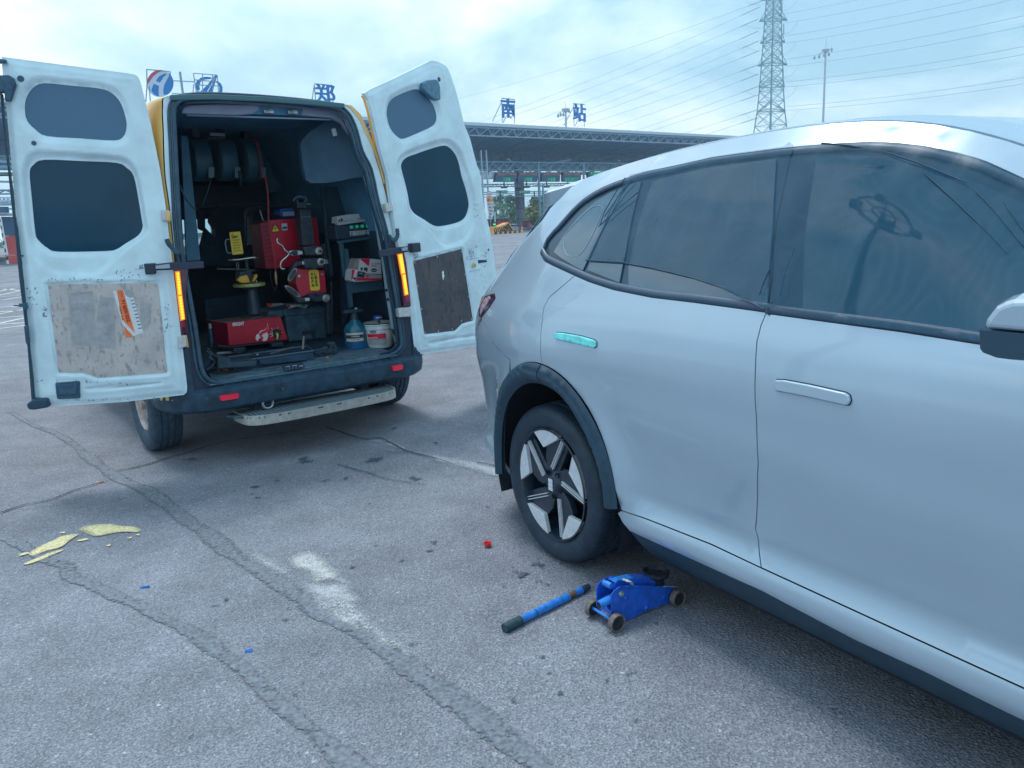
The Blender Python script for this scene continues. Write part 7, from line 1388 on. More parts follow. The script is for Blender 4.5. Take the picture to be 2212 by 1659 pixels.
for i, (xl, xr, xl2, xr2, y0, y1b) in enumerate(((535, 850, 505, 820, 245, 395), (880, 1175, 868, 1165, 245, 395), (1250, 1525, 1240, 1520, 245, 392), (1575, 1850, 1570, 1840, 245, 392))):
    t = thing('lane_display', ('leftmost of the lane display boards' if i == 0 else bw[i] + ' the lane display boards') + ', orange lettering above green lettering', 'display board', TS.o, TS.yaw, 'lane display boards under the canopy')
    farpoly('housing', 'G', [(xl, y0), (xr, y0), (xr - 2, 330), (xr2, y1b), (xl2, y1b), (xl - 10, 330)], VG - .3, .35, db_, t)
    ftext('郑州南ETC专用车道', 'G', (xl + 18, 280), (xr - 12, 280), .30, og, t, VG - .33, bold=.003); ftext('三车道' if i < 3 else '车辆减速行', 'G', ((xl + xr) / 2 - 60 if i < 3 else xl + 20, 362), ((xl + xr) / 2 + 60 if i < 3 else xr - 20, 362), .44, gg, t, VG - .33, bold=.012)
t = thing('lane_display', 'green lit display board partly hidden behind the car roof at the right', 'display board', TS.o, TS.yaw, 'lane display boards under the canopy'); farpoly('housing', 'G', [(1960, 245), (2300, 245), (2300, 395), (1960, 395)], VG - .3, .35, db_, t); ftext('车道开放通行', 'G', (1990, 268), (2260, 268), .4, gg, t, VG - .33, bold=.01)
for i, (x0, x1b, y) in enumerate(((525, 705, 545), (885, 1055, 548), (1265, 1440, 550))):
    t = thing('lane_sign', ('left', 'middle', 'right')[i] + ' one of three small green lane signs hung on the low pipes', 'sign', TS.o, TS.yaw, 'green lane signs'); farpoly('plate', 'G', [(x0 + 10, y - 18), (x1b, y - 18), (x1b, y + 26), (x0 + 10, y + 26)], VG + .6, .08, mat('sign_green', (.04, .42, .33), .5), t); farpoly('disc', 'G', [(x0 + 5, y - 10), (x0 + 30, y - 10), (x0 + 30, y + 20), (x0 + 5, y + 20)], VG + .5, .05, mat('sign_pink', (.55, .40, .45), .5), t); ftext('收费车道入口', 'G', (x0 + 45, y + 4), (x1b - 12, y + 4), .18, pan, t, VG + .55)
for i, (x0, x1b) in enumerate(((320, 385), (415, 520))):
    t = thing('glare_panel', ('narrow' if i == 0 else 'wide') + ' pale square panel on the gantry just right of the van door', 'panel', TS.o, TS.yaw); farpoly('sheet', 'G', [(x0, 255), (x0 + 15, 238), (x1b, 238), (x1b, 345), (x0, 345)], VG + .3, .06, pan, t); farpoly('frame', 'G', [(x0 - 4, 345), (x1b + 4, 345), (x1b + 4, 354), (x0 - 4, 354)], VG + .28, .1, tub2, t)
for i, (x, y) in enumerate(((640, 480), (990, 475), (1110, 645), (1300, 470), (580, 645))):
    t = thing('lane_camera', ('dark traffic camera under the leftmost display board', 'dark traffic camera under the second display board', 'small dark camera hanging below the middle green sign', 'small camera left of the diagonal brace', 'small camera in front of the left trees')[i], 'camera', TS.o, TS.yaw, 'traffic cameras on the gantry')
    q = SO(VG + .3, 'G', (x, y))[0]; MB().box(q[0] - .35, q[0] + .35, VG, VG + .3, q[1] - .12, q[1] + .12).build('body', db_, t); MB().box(q[0] - .05, q[0] + .05, VG + .1, VG + .2, q[1], q[1] + .7).build('bracket', db_, t)
# roof lettering
lb = mat('letter_blue', (.01, .19, .52), .5); fine = mat('frame_steel', (.25, .36, .45), .6)
def sframe(par, k, pts, r=.05, v=1.0):
    m_ = MB()
    for a_, b_ in pts: q = SO(v, k, a_, b_); m_.bar((q[0][0], v, q[0][1]), (q[1][0], v, q[1][1]), r, 4)
    m_.build('support_frame', fine, par)
def letter(ch, k, x0, x1, y0, y1, lab):
    t = thing('roof_letter', lab, 'sign letter', TS.o, TS.yaw, 'blue characters standing on the canopy roof'); v = 1.0
    q = SO(v, k, (x0, y0), (x1, y0), (x0, y1)); W2 = q[1][0] - q[0][0]; H2 = q[0][1] - q[2][1]; o = text_obj(ch, 3, 'character', lb, t, .10, .035); me = o.data; vx = [p.co.x for p in me.vertices]; vy = [p.co.y for p in me.vertices]
    me.transform(Matrix.Translation((-min(vx), -min(vy), 0))); me.transform(Matrix.Diagonal((W2 / (max(vx) - min(vx)), H2 / (max(vy) - min(vy)), 1, 1))); me.transform(Matrix.Rotation(R(90), 4, 'X')); 
    if ch != '郑': pass
    o.location = (q[0][0], v, q[2][1]); return t
t = letter('南', 'A', 395, 513, 47, 218, 'blue character standing second from the right on the canopy roof'); sframe(t, 'A', (((400, 50), (512, 62)), ((403, 60), (407, 262)), ((512, 60), (513, 268)), ((398, 90), (322, 252)), ((445, 200), (415, 260))))
t = letter('站', 'A', 1018, 1126, 95, 248, 'blue character standing at the right end of the roof lettering'); sframe(t, 'A', (((1020, 95), (1120, 105)), ((1022, 100), (1028, 292)), ((1115, 240), (1118, 300)), ((1018, 135), (938, 288)), ((1060, 240), (1035, 292))))
t = letter('郑', 'T', 1592, 1768, 172, 338, 'blue character standing above the van roof on its own'); sframe(t, 'T', (((1595, 175), (1750, 190)), ((1592, 180), (1612, 400)), ((1590, 200), (1572, 330)), ((1750, 190), (1765, 400))))
# round emblem boards
em = thing('round_emblem', 'round red white and blue emblem in a wire frame behind the left door', 'emblem', TS.o, TS.yaw, 'emblems on the canopy roof'); wm = mat('emblem_pale', (.55, .66, .76), .6); rm = mat('emblem_red', (.50, .07, .16), .6)
cx, cy, ax_, ay_ = 224, 172, 118, 120
def ell(t): return (cx + ax_ * math.cos(R(t)), cy + ay_ * math.sin(R(t)))
farpoly('disc', 'T', [ell(t) for t in range(0, 360, 12)], 1.0, .12, wm, em)
farpoly('red_segment', 'T', [ell(t) for t in range(175, 292, 9)] + [(200, 78), (160, 110), (125, 160)], .96, .04, rm, em)
farpoly('blue_segment', 'T', [ell(t) for t in range(308, 421, 9)][::1] + [(255, 270), (252, 230), (262, 180), (290, 130), (305, 100)], .96, .04, lb, em)
farpoly('blue_bar', 'T', [(186, 148), (215, 108), (262, 84), (284, 88), (250, 118), (222, 165)], .96, .04, lb, em); farpoly('blue_bar', 'T', [(165, 175), (212, 195), (208, 245), (210, 288), (170, 270), (145, 235)], .96, .04, lb, em)
sframe(em, 'T', (((103, 47), (312, 68)), ((103, 47), (106, 180)), ((312, 68), (314, 110)), ((106, 180), (95, 340)), ((125, 200), (135, 330)), ((330, 148), (530, 158)), ((330, 262), (510, 272))), .045)
eb_ = thing('road_emblem', 'blue open ring emblem with a tapering road in the middle of a frame', 'emblem', TS.o, TS.yaw, 'emblems on the canopy roof')
def arcband(cx, cy, rx0, ry0, rx1, ry1, a0, a1, n=22): return [(cx + rx0 * math.cos(R(a0 + (a1 - a0) * i / n)), cy + ry0 * math.sin(R(a0 + (a1 - a0) * i / n))) for i in range(n + 1)] + [(cx + rx1 * math.cos(R(a1 + (a0 - a1) * i / n)), cy + ry1 * math.sin(R(a1 + (a0 - a1) * i / n))) for i in range(n + 1)]
farpoly('ring_left', 'T', [(690, 122), (640, 112), (590, 118), (550, 150), (537, 185), (545, 225), (562, 240), (578, 225), (570, 195), (582, 160), (615, 138), (672, 133)], 1.0, .1, lb, eb_); farpoly('ring_right', 'T', [(728, 148), (760, 170), (778, 205), (775, 250), (758, 275), (715, 275), (735, 262), (752, 235), (752, 200), (740, 178), (724, 165)], 1.0, .1, lb, eb_)
farpoly('road_stroke', 'T', [(716, 95), (722, 100), (625, 272), (550, 272), (640, 190)], 1.0, .1, lb, eb_); farpoly('road_stroke', 'T', [(726, 98), (732, 100), (705, 190), (682, 275), (632, 275), (680, 190)], 1.0, .1, lb, eb_)
sframe(eb_, 'T', (((518, 82), (730, 98)), ((518, 82), (550, 290)), ((730, 98), (745, 280)), ((527, 140), (745, 160)), ((530, 185), (745, 195)), ((540, 245), (745, 255)), ((522, 180), (510, 290)), ((600, 90), (600, 280)), ((690, 98), (690, 280))), .04)
br_ = thing('roof_bar', 'slim dark upright bar between the two roof emblems', 'post', TS.o, TS.yaw); q = SO(1, 'T', (398, 70), (430, 300)); MB().bar((q[0][0], 1, q[0][1]), (q[1][0], 1, q[1][1]), .09, 6).build('bar', fine, br_)
# high mast lights
def mast(k, top, bot, v, hw, lab, lamps, spike):
    t = thing('high_mast_light', lab, 'light mast', group='tall floodlight masts'); F = TS; q = SO(v, k, top, bot); x0, z0 = q[0]; x1, _ = q[1]; t.location = F.o; t.rotation_euler = (0, 0, F.yaw); mm_ = mat('mast_grey', (.42, .50, .60), .5)
    MB().tube([(x0, v, 0), (x0, v, z0)], [hw * 1.5, hw], 10).build('pole', mm_, t)
    m_ = MB(); m_.lathe([(hw * 2, z0 - .4), (hw * 3.5, z0 + .1), (hw * 4.2, z0 + .5), (hw * 4.2, z0 + .7), (0, z0 + .9)], 14, (x0, v, 0)); m_.build('head_ring', mm_, t); s_ = SO(v, k, spike)[0]; MB().bar((x0, v, z0), (x0, v, s_[1]), hw * .3, 4).build('spike', mm_, t)
    for c_ in lamps:
        p = SO(v, k, c_)[0]; l = MB(); l.lathe([(0, p[1] + hw * 2.0), (hw * 1.0, p[1] + hw * .9), (hw * 1.3, p[1] - hw * 1.2), (0, p[1] - hw * 2.2)], 8, (p[0], v, 0)); l.build('floodlight', tub2, t)
        MB().bar((p[0], v, p[1] + hw * 2), (x0, v, z0 + .3), hw * .35, 4).build('arm', mm_, t)
mast('P', (1088, 600), (1065, 1520), 90, .34, 'tall grey floodlight mast standing right of the pylon', ((957, 672), (1012, 658), (1070, 642), (1125, 632), (1158, 580)), (1093, 445))
mast('A', (955, 160), (957, 290), 120, .30, 'distant pale floodlight mast left of the last roof character', ((890, 200), (912, 190), (935, 190), (985, 160)), (948, 85))
# lattice pylon and its wires
PY = Frame((0, 0, 0), 0); DY = 300.0
pym = mat('pylon_steel', (.10, .30, .40), .6)
pyl = thing('transmission_pylon', 'tall green grey lattice transmission pylon with stacked crossarms', 'pylon')
base = hit(*zc('P', (455, 1000))[0], (0, DY, 0), (0, 1, 0)); px_, py_ = base[0], DY
def zof(y): return hit(*zc('P', (462, y))[0], (0, DY, 0), (0, 1, 0))[2]
def wof(wpx): a = hit(*zc('P', (400, 1000))[0], (0, DY, 0), (0, 1, 0)); b = hit(*zc('P', (400 + wpx, 1000))[0], (0, DY, 0), (0, 1, 0)); return (b[0] - a[0])
lev = [(1900, 470), (1600, 345), (1290, 270), (1000, 228), (740, 205), (490, 180), (230, 160), (0, 135), (-260, 112), (-520, 90), (-700, 20)]
A_ = R(28); L = []
for y, wpx in lev: L.append((zof(y), wof(wpx) / 2 / 1.25))
L[0] = (0, L[0][1] * 1.5)
def corner(i, z, h): a = A_ + i * math.pi / 2 + math.pi / 4; return np.array([px_ + h * 1.414 * math.cos(a), py_ + h * 1.414 * math.sin(a), z])
mb = MB(); lats = MB()
for i in range(4): mb.tube([corner(i, z, h) for z, h in L], .22, 4)
mb.build('leg', pym, pyl)
def hw_at(z): return np.interp(z, [l[0] for l in L], [l[1] for l in L])
zs = [0]; 
while zs[-1] < L[-1][0] - 3: zs.append(zs[-1] + max(2.2, hw_at(zs[-1]) * 1.15))
for a_, b_ in zip(zs[:-1], zs[1:]):
    for i in range(4):
        p, q = corner(i, a_, hw_at(a_)), corner((i + 1) % 4, a_, hw_at(a_)); r_, s_ = corner(i, b_, hw_at(b_)), corner((i + 1) % 4, b_, hw_at(b_)); lats.bar(p, s_, .11, 3); lats.bar(q, r_, .11, 3); lats.bar(r_, s_, .10, 3)
lats.build('lattice', pym, pyl)['kind'] = 'stuff'
arms = [(1280, 300, 628), (1000, 315, 612), (745, 297, 636), (480, 320, 602), (225, 303, 622), (-20, 320, 600), (-280, 303, 620)]
tips = []
for y, xl, xr in arms:
    z = zof(y); ar = MB(); h = hw_at(z) ; 
    for s_, ext in ((-1, wof(462 - xl) + 0), (1, wof(xr - 458))):
        tip = np.array([px_ + s_ * ext, py_ + s_ * 0, z - .6]); tips.append(tip)
        for i in range(4):
            c0 = corner(i, z, h); 
            if (c0[0] - px_) * s_ > -h: ar.bar(c0, tip, .17, 3); ar.bar(corner(i, z + 3.0, hw_at(z + 3.0)), tip, .13, 3)
    ar.build('crossarm', pym, pyl)
wirem = mat('power_wire', (.22, .36, .50), .6); insm = mat('insulator', (.24, .32, .45), .5)
ins = MB()
wl_ = [((0, 135), (480, -8), 0), ((0, 220), (420, 60), 0), ((0, 310), (405, 165), 0), ((0, 415), (405, 270), 0), ((0, 498), (415, 352), 0), ((0, 575), (410, 440), 0), ((0, 680), (405, 560), 0), ((0, 765), (410, 640), 0), ((0, 868), (415, 742), 0), ((0, 930), (410, 818), 0), ((0, 1050), (400, 948), 0), ((0, 1118), (410, 1015), 0),
       ((600, 125), (1150, 0), 1), ((640, 198), (1560, 0), 1), ((615, 315), (2130, 0), 1), ((640, 375), (2212, 60), 1), ((625, 515), (2212, 215), 1), ((650, 575), (2212, 300), 1), ((630, 710), (2212, 465), 1), ((640, 752), (2212, 528), 1), ((650, 920), (2212, 720), 1), ((650, 955), (2212, 770), 1)]
for i, (a_, b_, right) in enumerate(wl_):
    A0 = np.array(zc('B', a_)[0]); B0 = np.array(zc('B', b_)[0]); d = B0 - A0
    if right: s0, s1, yA, yB = A0, A0 + d / d[0] * (2960 - A0[0]), DY, 160.
    else: s0, s1, yA, yB = B0 - d / d[0] * (B0[0] - 900), B0, 420., DY
    pts = []
    for t in np.linspace(0, 1, 22):
        s = s0 + (s1 - s0) * t; Y = yA + (yB - yA) * (t if right else t); p = hit(s[0], s[1] + (26 * 4 * t * (1 - t) if not right else 10 * 4 * t * (1 - t)), (0, Y, 0), (0, 1, 0)); pts.append(p)
    side_ = 'right' if right else 'left'
    t_ = thing('power_line', f'thin overhead power line running off to the {side_} from the pylon', 'power line', group='overhead power lines'); t_['label'] = f"{['uppermost', 'second', 'third', 'fourth', 'fifth', 'sixth', 'seventh', 'eighth', 'ninth', 'tenth', 'eleventh', 'lowest'][(i - 12) if right else i] if not (right and i == 21) else 'lowest'} overhead power line counted downwards on the {side_} of the pylon"
    MB().tube(pts, .055 if not right else .05, 4).build('wire', wirem, t_)
    if not right:     # strain insulators next to the tower
        a2, b2 = pts[-1], pts[-2]; d2 = (b2 - a2) / np.linalg.norm(b2 - a2); MB().tube([a2, a2 + d2 * 7], .13, 5).build('insulator', insm, t_)
for i, (x0, y0, x1, y1) in enumerate(((300, 10, 470, 30), (285, 210, 465, 232), (300, 395, 450, 430), (283, 595, 432, 635), (298, 782, 425, 815), (283, 980, 412, 1025), (610, 90, 745, 0), (625, 292, 752, 185), (612, 470, 738, 365), (625, 668, 762, 562), (625, 845, 745, 742), (635, 1045, 755, 955))):
    p = [hit(*zc('B', (x0 + (x1 - x0) * t, y0 + (y1 - y0) * t + (22 if i < 6 else 30) * 4 * t * (1 - t)))[0], (0, DY, 0), (0, 1, 0)) for t in np.linspace(0, 1, 12)]
    MB().tube(p, .05, 4).build('jumper_loop', wirem, pyl)
for i, (x, y0, y1) in enumerate(((612, 0, 98), (627, 205, 300), (610, 390, 475), (623, 590, 672))):
    p = [hit(*zc('B', (x, yy))[0], (0, DY, 0), (0, 1, 0)) for yy in (y0, y1)]; MB().tube(p, .20, 5).build('insulator_string', insm, pyl)
# spacers (small dampers) on the wires
# lane islands, barriers, cone, cars
isy = mat('hazard_yellow', (.78, .42, .14), .6, noise=.12, nscale=2); isk = mat('hazard_black', (.06, .05, .055), .7); maroon = mat('maroon_booth', (.22, .05, .10), .6, noise=.25, nscale=1.5)
isl = thing('lane_island', 'yellow and black hazard striped island nose with chevron mound', 'traffic island'); isl.location = TS.o; isl.rotation_euler = (0, 0, TS.yaw); vi = VAN and TS.loc((*gnd('S', (860, 1460))[0], 0))[1]
for i in range(13):
    x0 = 385 + i * 54 - max(0, 6 - i) * 3; x1b = x0 + 54; yb = 1492 - (x0 - 385) * .058; yt = 1432 - (x0 - 385) * .055; farpoly('kerb_block', 'S', [(x0, yt), (x1b, yt - 3), (x1b, yb - 3), (x0, yb)], vi, .4, isy if i % 2 == 0 else isk, isl)
mnd = [(400, 1425), (400, 1320), (490, 1300), (560, 1290), (680, 1235), (745, 1210), (800, 1270), (865, 1395), (860, 1400)]; farpoly('mound', 'S', mnd, vi + .02, .8, isy, isl)
def clipband(off, w_):
    a, b = off, off + w_; return a, b
for i in range(12):     # slanted stripes then chevrons
    if i < 7: x = 408 + i * 44; hgt = 1330 - max(0, i - 1) * 14; pts = [(x, 1424), (x + 18, 1424), (x + 42 + i * 9, hgt), (x + 24 + i * 8, hgt + 4)]
    else:
        k_ = i - 7; pts = None
    if pts: farpoly('stripe', 'S', pts, vi - .02, .03, isk, isl)
for k_ in range(5):
    s_ = 1 - k_ * .19; ax0, ay0 = 745 + k_ * 16, 1228 + k_ * 34; l = (ax0 - 190 * s_, ay0 + 175 * s_); r_ = (ax0 + 110 * s_, ay0 + 165 * s_); ly = min(l[1], 1405); 
    farpoly('stripe', 'S', [(ax0, ay0), (r_[0], min(r_[1], 1400)), (r_[0] - 22 * s_, min(r_[1] + 8, 1404)), (ax0 + 2, ay0 + 28), (l[0] + 26, ly), (l[0], ly)], vi - .03, .03, isk, isl)
bt_ = thing('maroon_cabinet', 'low maroon cabinet standing behind the striped island mound', 'cabinet', TS.o, TS.yaw); farpoly('body', 'S', [(505, 1140), (790, 1130), (795, 1290), (510, 1300)], vi + 2, 1.5, maroon, bt_); farpoly('lid', 'S', [(500, 1130), (795, 1122), (795, 1140), (500, 1150)], vi + 1.9, 1.7, isk, bt_)
bt3 = thing('maroon_post', 'narrow maroon box right of the big column', 'box', TS.o, TS.yaw); farpoly('body', 'S', [(1195, 1175), (1262, 1170), (1268, 1320), (1205, 1320)], vi + 2, .8, maroon, bt3); farpoly('cap', 'S', [(1190, 1168), (1265, 1162), (1265, 1176), (1190, 1182)], vi + 1.95, .9, isk, bt3)
gl_ = thing('signal_box', 'dark lane signal lit green beside the island', 'signal', TS.o, TS.yaw); farpoly('housing', 'S', [(385, 1200), (460, 1195), (462, 1300), (390, 1305)], vi + .5, .3, isk, gl_); farpoly('green_lens', 'S', [(395, 1238), (450, 1232), (452, 1268), (398, 1272)], vi + .45, .06, mat('sig_green', (.05, .5, .25), .5, emit=(.05, .8, .35), estr=.5), gl_); farpoly('post', 'S', [(425, 960), (445, 960), (450, 1200), (432, 1200)], vi + .5, .1, tub, gl_)
cn_ = thing('traffic_cone', 'red and white striped traffic cone at the end of the island', 'cone'); q = gnd('S', (1070, 1445))[0]; cn_.location = (q[0], q[1], 0); hcn = 2.0; cr_ = mat('cone_red', (.70, .08, .09), .5); cwh = mat('cone_white', (.65, .68, .72), .5)
pz = hit(*zc('S', (1068, 1278))[0], (0, q[1], 0), (0, 1, 0))[2]
for j in range(5):
    a, b = j / 5, (j + 1) / 5; rr0 = pz * .17 * (1 - a * .8); rr1 = pz * .17 * (1 - b * .8); m_ = MB(); m_.lathe([(rr0, pz * a), (rr1, pz * b)] + ([(0, pz * b)] if j == 4 else []), 14); m_.build('band', cr_ if j % 2 == 0 else cwh, cn_)
MB().box(-pz * .2, pz * .2, -pz * .2, pz * .2, 0, pz * .04).build('base', cr_, cn_)
for i, (x0, x1b, y0, y1b, lab, colr, vv) in enumerate(((815, 975, 1245, 1395, 'pale silver car parked behind the island, seen past the column', (.30, .36, .46), 8), (-1, 0, 0, 0, '', (0, 0, 0), 0))):
    if x0 < 0: continue
    t = thing('far_car', lab, 'car', TS.o, TS.yaw); v = vi + vv; cp_ = mat('far_car_paint', colr, .35, coat=.5)
    farpoly('body', 'S', [(x0, 1315), (x0 + 15, 1300), (x1b, 1300), (x1b + 12, 1330), (x1b + 5, 1385), (x0, 1390)], v, 1.8, cp_, t); farpoly('cabin', 'S', [(x0 + 5, 1305), (x0 + 15, 1258), (x1b - 25, 1252), (x1b, 1300)], v + .1, 1.6, mat('far_car_glass', (.03, .06, .1), .15), t); farpoly('roof', 'S', [(x0 + 10, 1262), (x0 + 20, 1246), (x1b - 28, 1243), (x1b - 20, 1256)], v + .05, 1.7, mat('far_car_roof', (.55, .62, .70), .4), t)
    farpoly('tail_lamp', 'S', [(x1b - 60, 1320), (x1b - 35, 1318), (x1b - 35, 1340), (x1b - 60, 1342)], v - .05, .1, cr_, t)
sg = thing('speed_sign', 'round no-entry style sign above orange 20 plate and white notice plate on one post', 'road sign'); SGy = 76.0
def sgp(name, pts, m, off=0, dp=.06, par=sg): P = [hit(*zc('S', p)[0], (0, SGy - off, 0), (0, 1, 0)) for p in pts]; return MB().prism([(p[0], SGy - off, p[2]) for p in P], (0, 0, 0), (0, dp, 0)).build(name, m, par)
def circ(cx, cy, r, n=24): return [(cx + r * math.cos(2 * math.pi * j / n), cy + r * 1.3 * math.sin(2 * math.pi * j / n)) for j in range(n)]
spk = mat('sign_ring_pink', (.62, .22, .32), .5); sgo = mat('sign_orange', (.85, .36, .10), .5); sgw = mat('sign_white', (.68, .70, .74), .5); sgk = mat('sign_ink', (.10, .12, .18), .6)
sgp('ring', circ(295, 545, 56), spk); sgp('disc_face', circ(295, 545, 40), sgw, .04); sgp('truck_mark', [(272, 560), (275, 545), (290, 540), (292, 525), (308, 528), (322, 560)], sgk, .07)
sgp('orange_plate', [(232, 632), (385, 628), (388, 735), (238, 738)], sgo); sgp('white_plate', [(238, 742), (388, 738), (402, 1050), (285, 1060)], sgw); P = [hit(*zc('S', p)[0], (0, SGy - .08, 0), (0, 1, 0)) for p in ((250, 685), (305, 682), (308, 690), (375, 686))]
def stext(body, a_, b_, size, m, bold=0, par=sg):
    P = [hit(*zc('S', p)[0], (0, SGy - .08, 0), (0, 1, 0)) for p in (a_, b_)]; o = text_obj(body, size, 'lettering', m, par, .004, bold); me = o.data; w_ = max(x.co.x for x in me.vertices) - min(x.co.x for x in me.vertices); me.transform(Matrix.Diagonal(((P[1][0] - P[0][0]) / w_, 1, 1, 1))); me.transform(Matrix.Rotation(R(90), 4, 'X')); o.location = ((P[0][0] + P[1][0]) / 2, SGy - .08, (P[0][2] + P[1][2]) / 2)
stext('20', (248, 685), (304, 684), .36, sgk, .01); stext('km/h', (312, 690), (375, 688), .15, sgk)
stext('无ETC', (252, 785), (382, 782), .20, sgk, .004); stext('严禁驶入', (260, 862), (384, 860), .20, sgk, .004); stext('严禁倒车', (270, 938), (386, 936), .20, sgk, .004)
sgp('arrow', [(302, 980), (330, 1005), (345, 985), (348, 1030), (305, 1030), (320, 1015), (298, 990)], sgk, .07)
P = [hit(*zc('S', p)[0], (0, SGy + .1, 0), (0, 1, 0)) for p in ((300, 520), (330, 1200))]; MB().tube([(P[0][0], SGy + .1, 0), (P[0][0], SGy + .1, P[0][2])], .06, 6).build('post', tub2, sg)
# left edge: gantry, booth, raised striped barrier arm
lf = thing('left_gantry', 'gantry crossbars glimpsed at the left edge beyond the van door', 'gantry'); LY = 50.0
def lp(par, name, pts, m, off=0, dp=.3): P = [hit(*zc('X', p)[0], (0, LY + off, 0), (0, 1, 0)) for p in pts]; return MB().prism([(p[0], LY + off, p[2]) for p in P], (0, 0, 0), (0, dp, 0)).build(name, m, par)
for y0, y1b, m in ((220, 250, tub2), (285, 312, tub2), (470, 495, tub2), (670, 684, tub), (742, 760, tub)): lp(lf, 'crossbar', [(-500, y0 - 12), (150, y0 + 4), (150, y1b + 4), (-500, y1b - 12)], m)
m_ = MB()
for i in range(8): P = [hit(*zc('X', p)[0], (0, LY, 0), (0, 1, 0)) for p in ((-200 + i * 50, 676), (-175 + i * 50, 752), (-150 + i * 50, 676))]; m_.bar(P[0], P[1], .05, 4); m_.bar(P[1], P[2], .05, 4)
m_.build('lattice', tub, lf); lp(lf, 'beam', [(-500, 870), (150, 872), (150, 908), (-500, 905)], mat('beam_pale', (.42, .45, .52), .5)); lp(lf, 'dark_box', [(-400, 790), (68, 792), (78, 868), (-400, 868)], db_, -.3)
rb_ = thing('red_booth', 'red toll booth with dark window band at the left edge', 'booth'); lp(rb_, 'upper', [(10, 915), (125, 918), (200, 1150), (60, 1150)], db_, 1, 2); lp(rb_, 'wall', [(55, 1155), (240, 1140), (250, 1500), (105, 1500)], mat('booth_red', (.55, .09, .09), .5, noise=.1, nscale=1), 1, 2); lp(rb_, 'plinth', [(20, 1495), (260, 1492), (260, 1535), (20, 1530)], mat('plinth', (.18, .22, .27), .7), .8, 2.4)
ba = thing('barrier_arm', 'raised black and white barrier arm at the left edge of the picture', 'barrier'); q0, q1 = (-6, 930), (92, 1495)
for i in range(12):
    a, b = i / 12, (i + 1) / 12; f = lambda t: (q0[0] + (q1[0] - q0[0]) * t, q0[1] + (q1[1] - q0[1]) * t); A2, B2 = f(a), f(b); lp(ba, 'arm_segment', [(A2[0] - 9, A2[1]), (A2[0] + 9, A2[1]), (B2[0] + 9, B2[1]), (B2[0] - 9, B2[1])], sgw if i % 2 else isk, -.6, .1)
lp(ba, 'arm_segment', [(0, 930), (8, 930), (92, 1385), (84, 1385)], sgw, -.7, .1); lp(ba, 'cross_rail', [(0, 1385), (180, 1385), (180, 1394), (0, 1394)], mat('rail_pink', (.5, .35, .38), .5), -.6, .1)
# buildings/low hedge line behind the plaza and the trees
leafA = [mat('leaf_dark', (.03, .13, .13), .7, noise=.35, nscale=2), mat('leaf_mid', (.05, .19, .15), .7, noise=.3, nscale=2), mat('leaf_pale', (.11, .27, .18), .7, noise=.3, nscale=2)]; leafB = [mat('leaf_olive', (.20, .28, .12), .7, noise=.3, nscale=2), mat('leaf_yellow', (.42, .44, .20), .7, noise=.3, nscale=2), mat('leaf_green', (.09, .18, .10), .7, noise=.3, nscale=2)]; bark = mat('bark', (.08, .08, .08), .9)
def tree(x, y, h, r, mats, lab, cone=0, n=1500, base=.12, seed=0, grp='trees beyond the toll plaza'):
    g_ = np.random.default_rng(seed); t = thing('tree', lab, 'tree', (x, y, 0), 0, grp); tk = MB(); tk.tube([(0, 0, 0), (.1, 0, h * .4), (0, .1, h * .9)], [h * .02, h * .014, h * .004], 6)
    cl = []
    for i in range(26):
        a = g_.random() * 6.28; q = g_.random(); z = h * (base + (1 - base) * q); rr_ = r * ((1 - q) * .95 + .05 if cone else math.sin(min(1, q * 1.0 + .12) * math.pi * .93) ** .6) * math.sqrt(g_.random()) ; c = np.array([rr_ * math.cos(a), rr_ * math.sin(a), z]); cl.append(c); tk.bar((0, 0, z * .8), tuple(c), h * .004, 3)
    tk.build('trunk', bark, t); m_ = MB(); k = n // len(cl)
    for ci, c in enumerate(cl):
        s_ = r * g_.uniform(.20, .36); m_.cur = int(g_.integers(0, 3)); P = g_.normal(size=(k, 3)) * [s_ * .55, s_ * .55, s_ * .40] + c
        for p in P:
            u_ = g_.normal(size=3); u_ /= np.linalg.norm(u_); w_ = np.cross(u_, g_.normal(size=3)); w_ /= np.linalg.norm(w_); l = r * g_.uniform(.05, .10); m_.add([p - u_ * l, p + w_ * l * .6, p + u_ * l, p - w_ * l * .6], [(0, 1, 2, 3)])
    me = bpy.data.meshes.new('crown'); me.from_pydata(m_.v, [], m_.f); [me.materials.append(q) for q in mats]; me.polygons.foreach_set('material_index', m_.m); link('crown', me, t)
def at(k, c, Y): q = hit(*zc(k, c)[0], (0, Y, 0), (0, 1, 0)); return q
trs = [(430, 610, 190, leafA, 1, 'dark conifer behind the speed sign, leftmost of the dark trees'), (520, 560, 170, leafA, 1, 'tall dark conifer left of centre in the gap beside the van door'), (600, 570, 165, leafA, 0, 'bushy dark tree behind the maroon cabinet'), (700, 560, 160, leafA, 1, 'dark conifer with thin top between display boards two and three'), (790, 590, 150, leafA, 1, 'dark conifer just left of the big column'), (870, 620, 150, leafA, 0, 'pale green bush tree partly behind the big column')]
for i, (x, y, Y, ms, cn2, lab) in enumerate(trs):
    top = at('S', (x, y), Y); tree(top[0], Y, top[2], 1.7 if cn2 else 1.5, ms, lab, cn2, 1700, seed=i)
top = at('S', (1380, 690), 130); tree(top[0], 130, top[2], 1.9, leafB, 'yellow green broad tree right of the big column', 0, 2600, .05, 31); top = at('S', (1240, 880), 128); tree(top[0], 128, top[2], 1.1, leafB, 'small yellow green tree close against the column', 0, 1500, .03, 32)
top = at('S', (1560, 560), 165); tree(top[0], 165, top[2], 2.2, leafA, 'dark tree behind the yellow green one at the car window edge', 0, 1800, seed=33)
hd = MB(); g_ = np.random.default_rng(4)
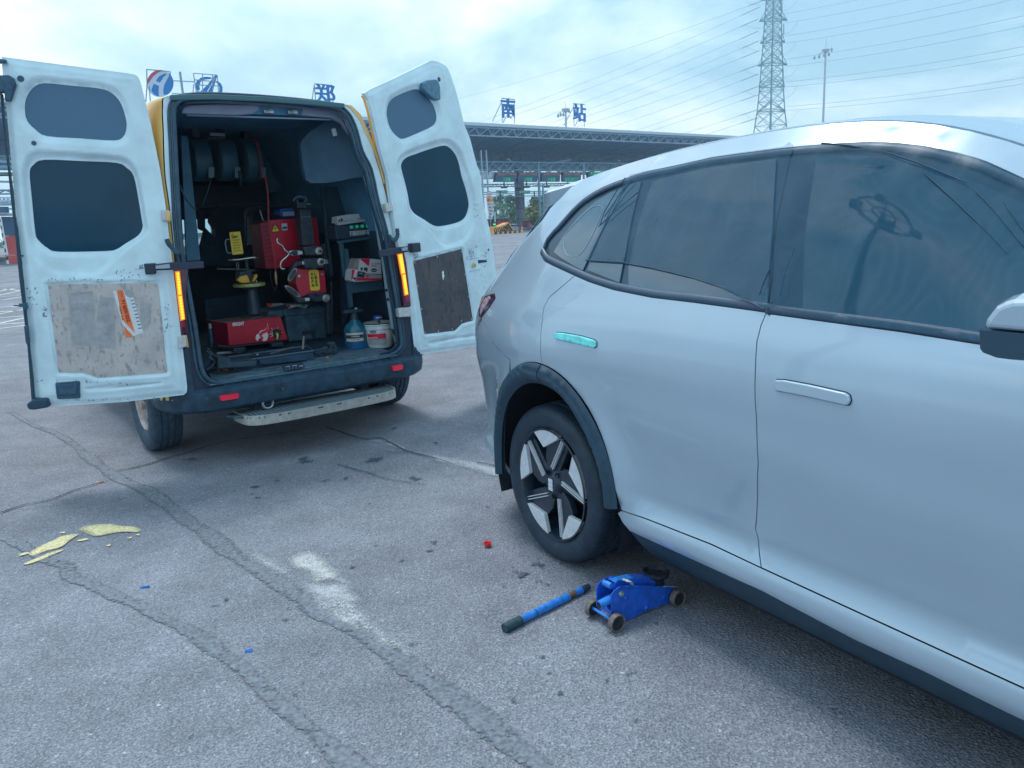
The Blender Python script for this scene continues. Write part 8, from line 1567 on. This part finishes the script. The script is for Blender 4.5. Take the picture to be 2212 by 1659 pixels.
for i in range(9000):
    x = g_.uniform(-130, 160); Y = 175 + g_.normal() * 3 - x * -.0; z = g_.random() ** 1.3 * (1.3 + .5 * math.sin(x * .2) + .4 * math.sin(x * .7)); l = .2; u_ = g_.normal(size=3); u_ /= np.linalg.norm(u_); w_ = np.cross(u_, g_.normal(size=3)); w_ /= np.linalg.norm(w_); p = np.array([x, Y, z]); hd.cur = int(g_.integers(0, 3)); hd.add([p - u_ * l, p + w_ * l, p + u_ * l, p - w_ * l], [(0, 1, 2, 3)])
me = bpy.data.meshes.new('far_hedge'); me.from_pydata(hd.v, [], hd.f); [me.materials.append(q) for q in leafA]; me.polygons.foreach_set('material_index', hd.m); o = link('far_hedge', me); tag(o, 'low mass of green scrub far behind the toll plaza', 'scrub', kind='stuff')
# long low wall of woodland on the horizon
hz = MB(); hz.box(-600, 600, 240, 246, 0, 1.2); o = struct(hz.build('far_embankment', mat('embank', (.06, .12, .11), .9, noise=.3, nscale=.05)))
# ================================================================== air: pale haze
hzm = bpy.data.materials.new('haze'); hzm.use_nodes = True; t = hzm.node_tree; t.nodes.clear(); ho_ = t.nodes.new('ShaderNodeOutputMaterial'); pv = t.nodes.new('ShaderNodeVolumePrincipled'); pv.inputs['Color'].default_value = (.80, .92, 1, 1); pv.inputs['Density'].default_value = .0009; pv.inputs['Anisotropy'].default_value = .2; t.links.new(pv.outputs[0], ho_.inputs['Volume'])
HAZE = True
if HAZE:
    hb_ = MB().box(-700, 700, -150, 520, -1, 75).build('haze', hzm); hb_['kind'] = 'stuff'
# a floodlight mast left of the camera, outside the frame: the front window of the car mirrors it
nm_ = thing('ring_light_mast', 'tall ring headed floodlight mast left of the camera, mirrored in the front door window', 'light mast', (-15.3, 3.6, 0)); mk_ = mat('mast_dark', (.06, .09, .12), .5)
MB().tube([(0, 0, 0), (0, 0, 16)], [.20, .12], 12).build('pole', mk_, nm_)
m_ = MB()
for rr_, zz in ((1.5, 16.0), (1.5, 16.2), (.6, 16.1)): m_.tube([(rr_ * math.cos(t), rr_ * math.sin(t), zz) for t in np.linspace(0, 2 * math.pi, 37)], .06, 6, cap=False)
for i in range(6): a = i * math.pi / 3; m_.bar((0, 0, 16.1), (1.5 * math.cos(a), 1.5 * math.sin(a), 16.1), .05, 4)
m_.build('head_ring', mk_, nm_)
for a, r_ in ((.3, 1.5), (1.9, 1.6), (3.4, 1.2), (4.6, 1.6)): MB().box(r_ * math.cos(a) - .35, r_ * math.cos(a) + .35, r_ * math.sin(a) - .3, r_ * math.sin(a) + .3, 16.1, 16.5).build('floodlight', mk_, nm_)
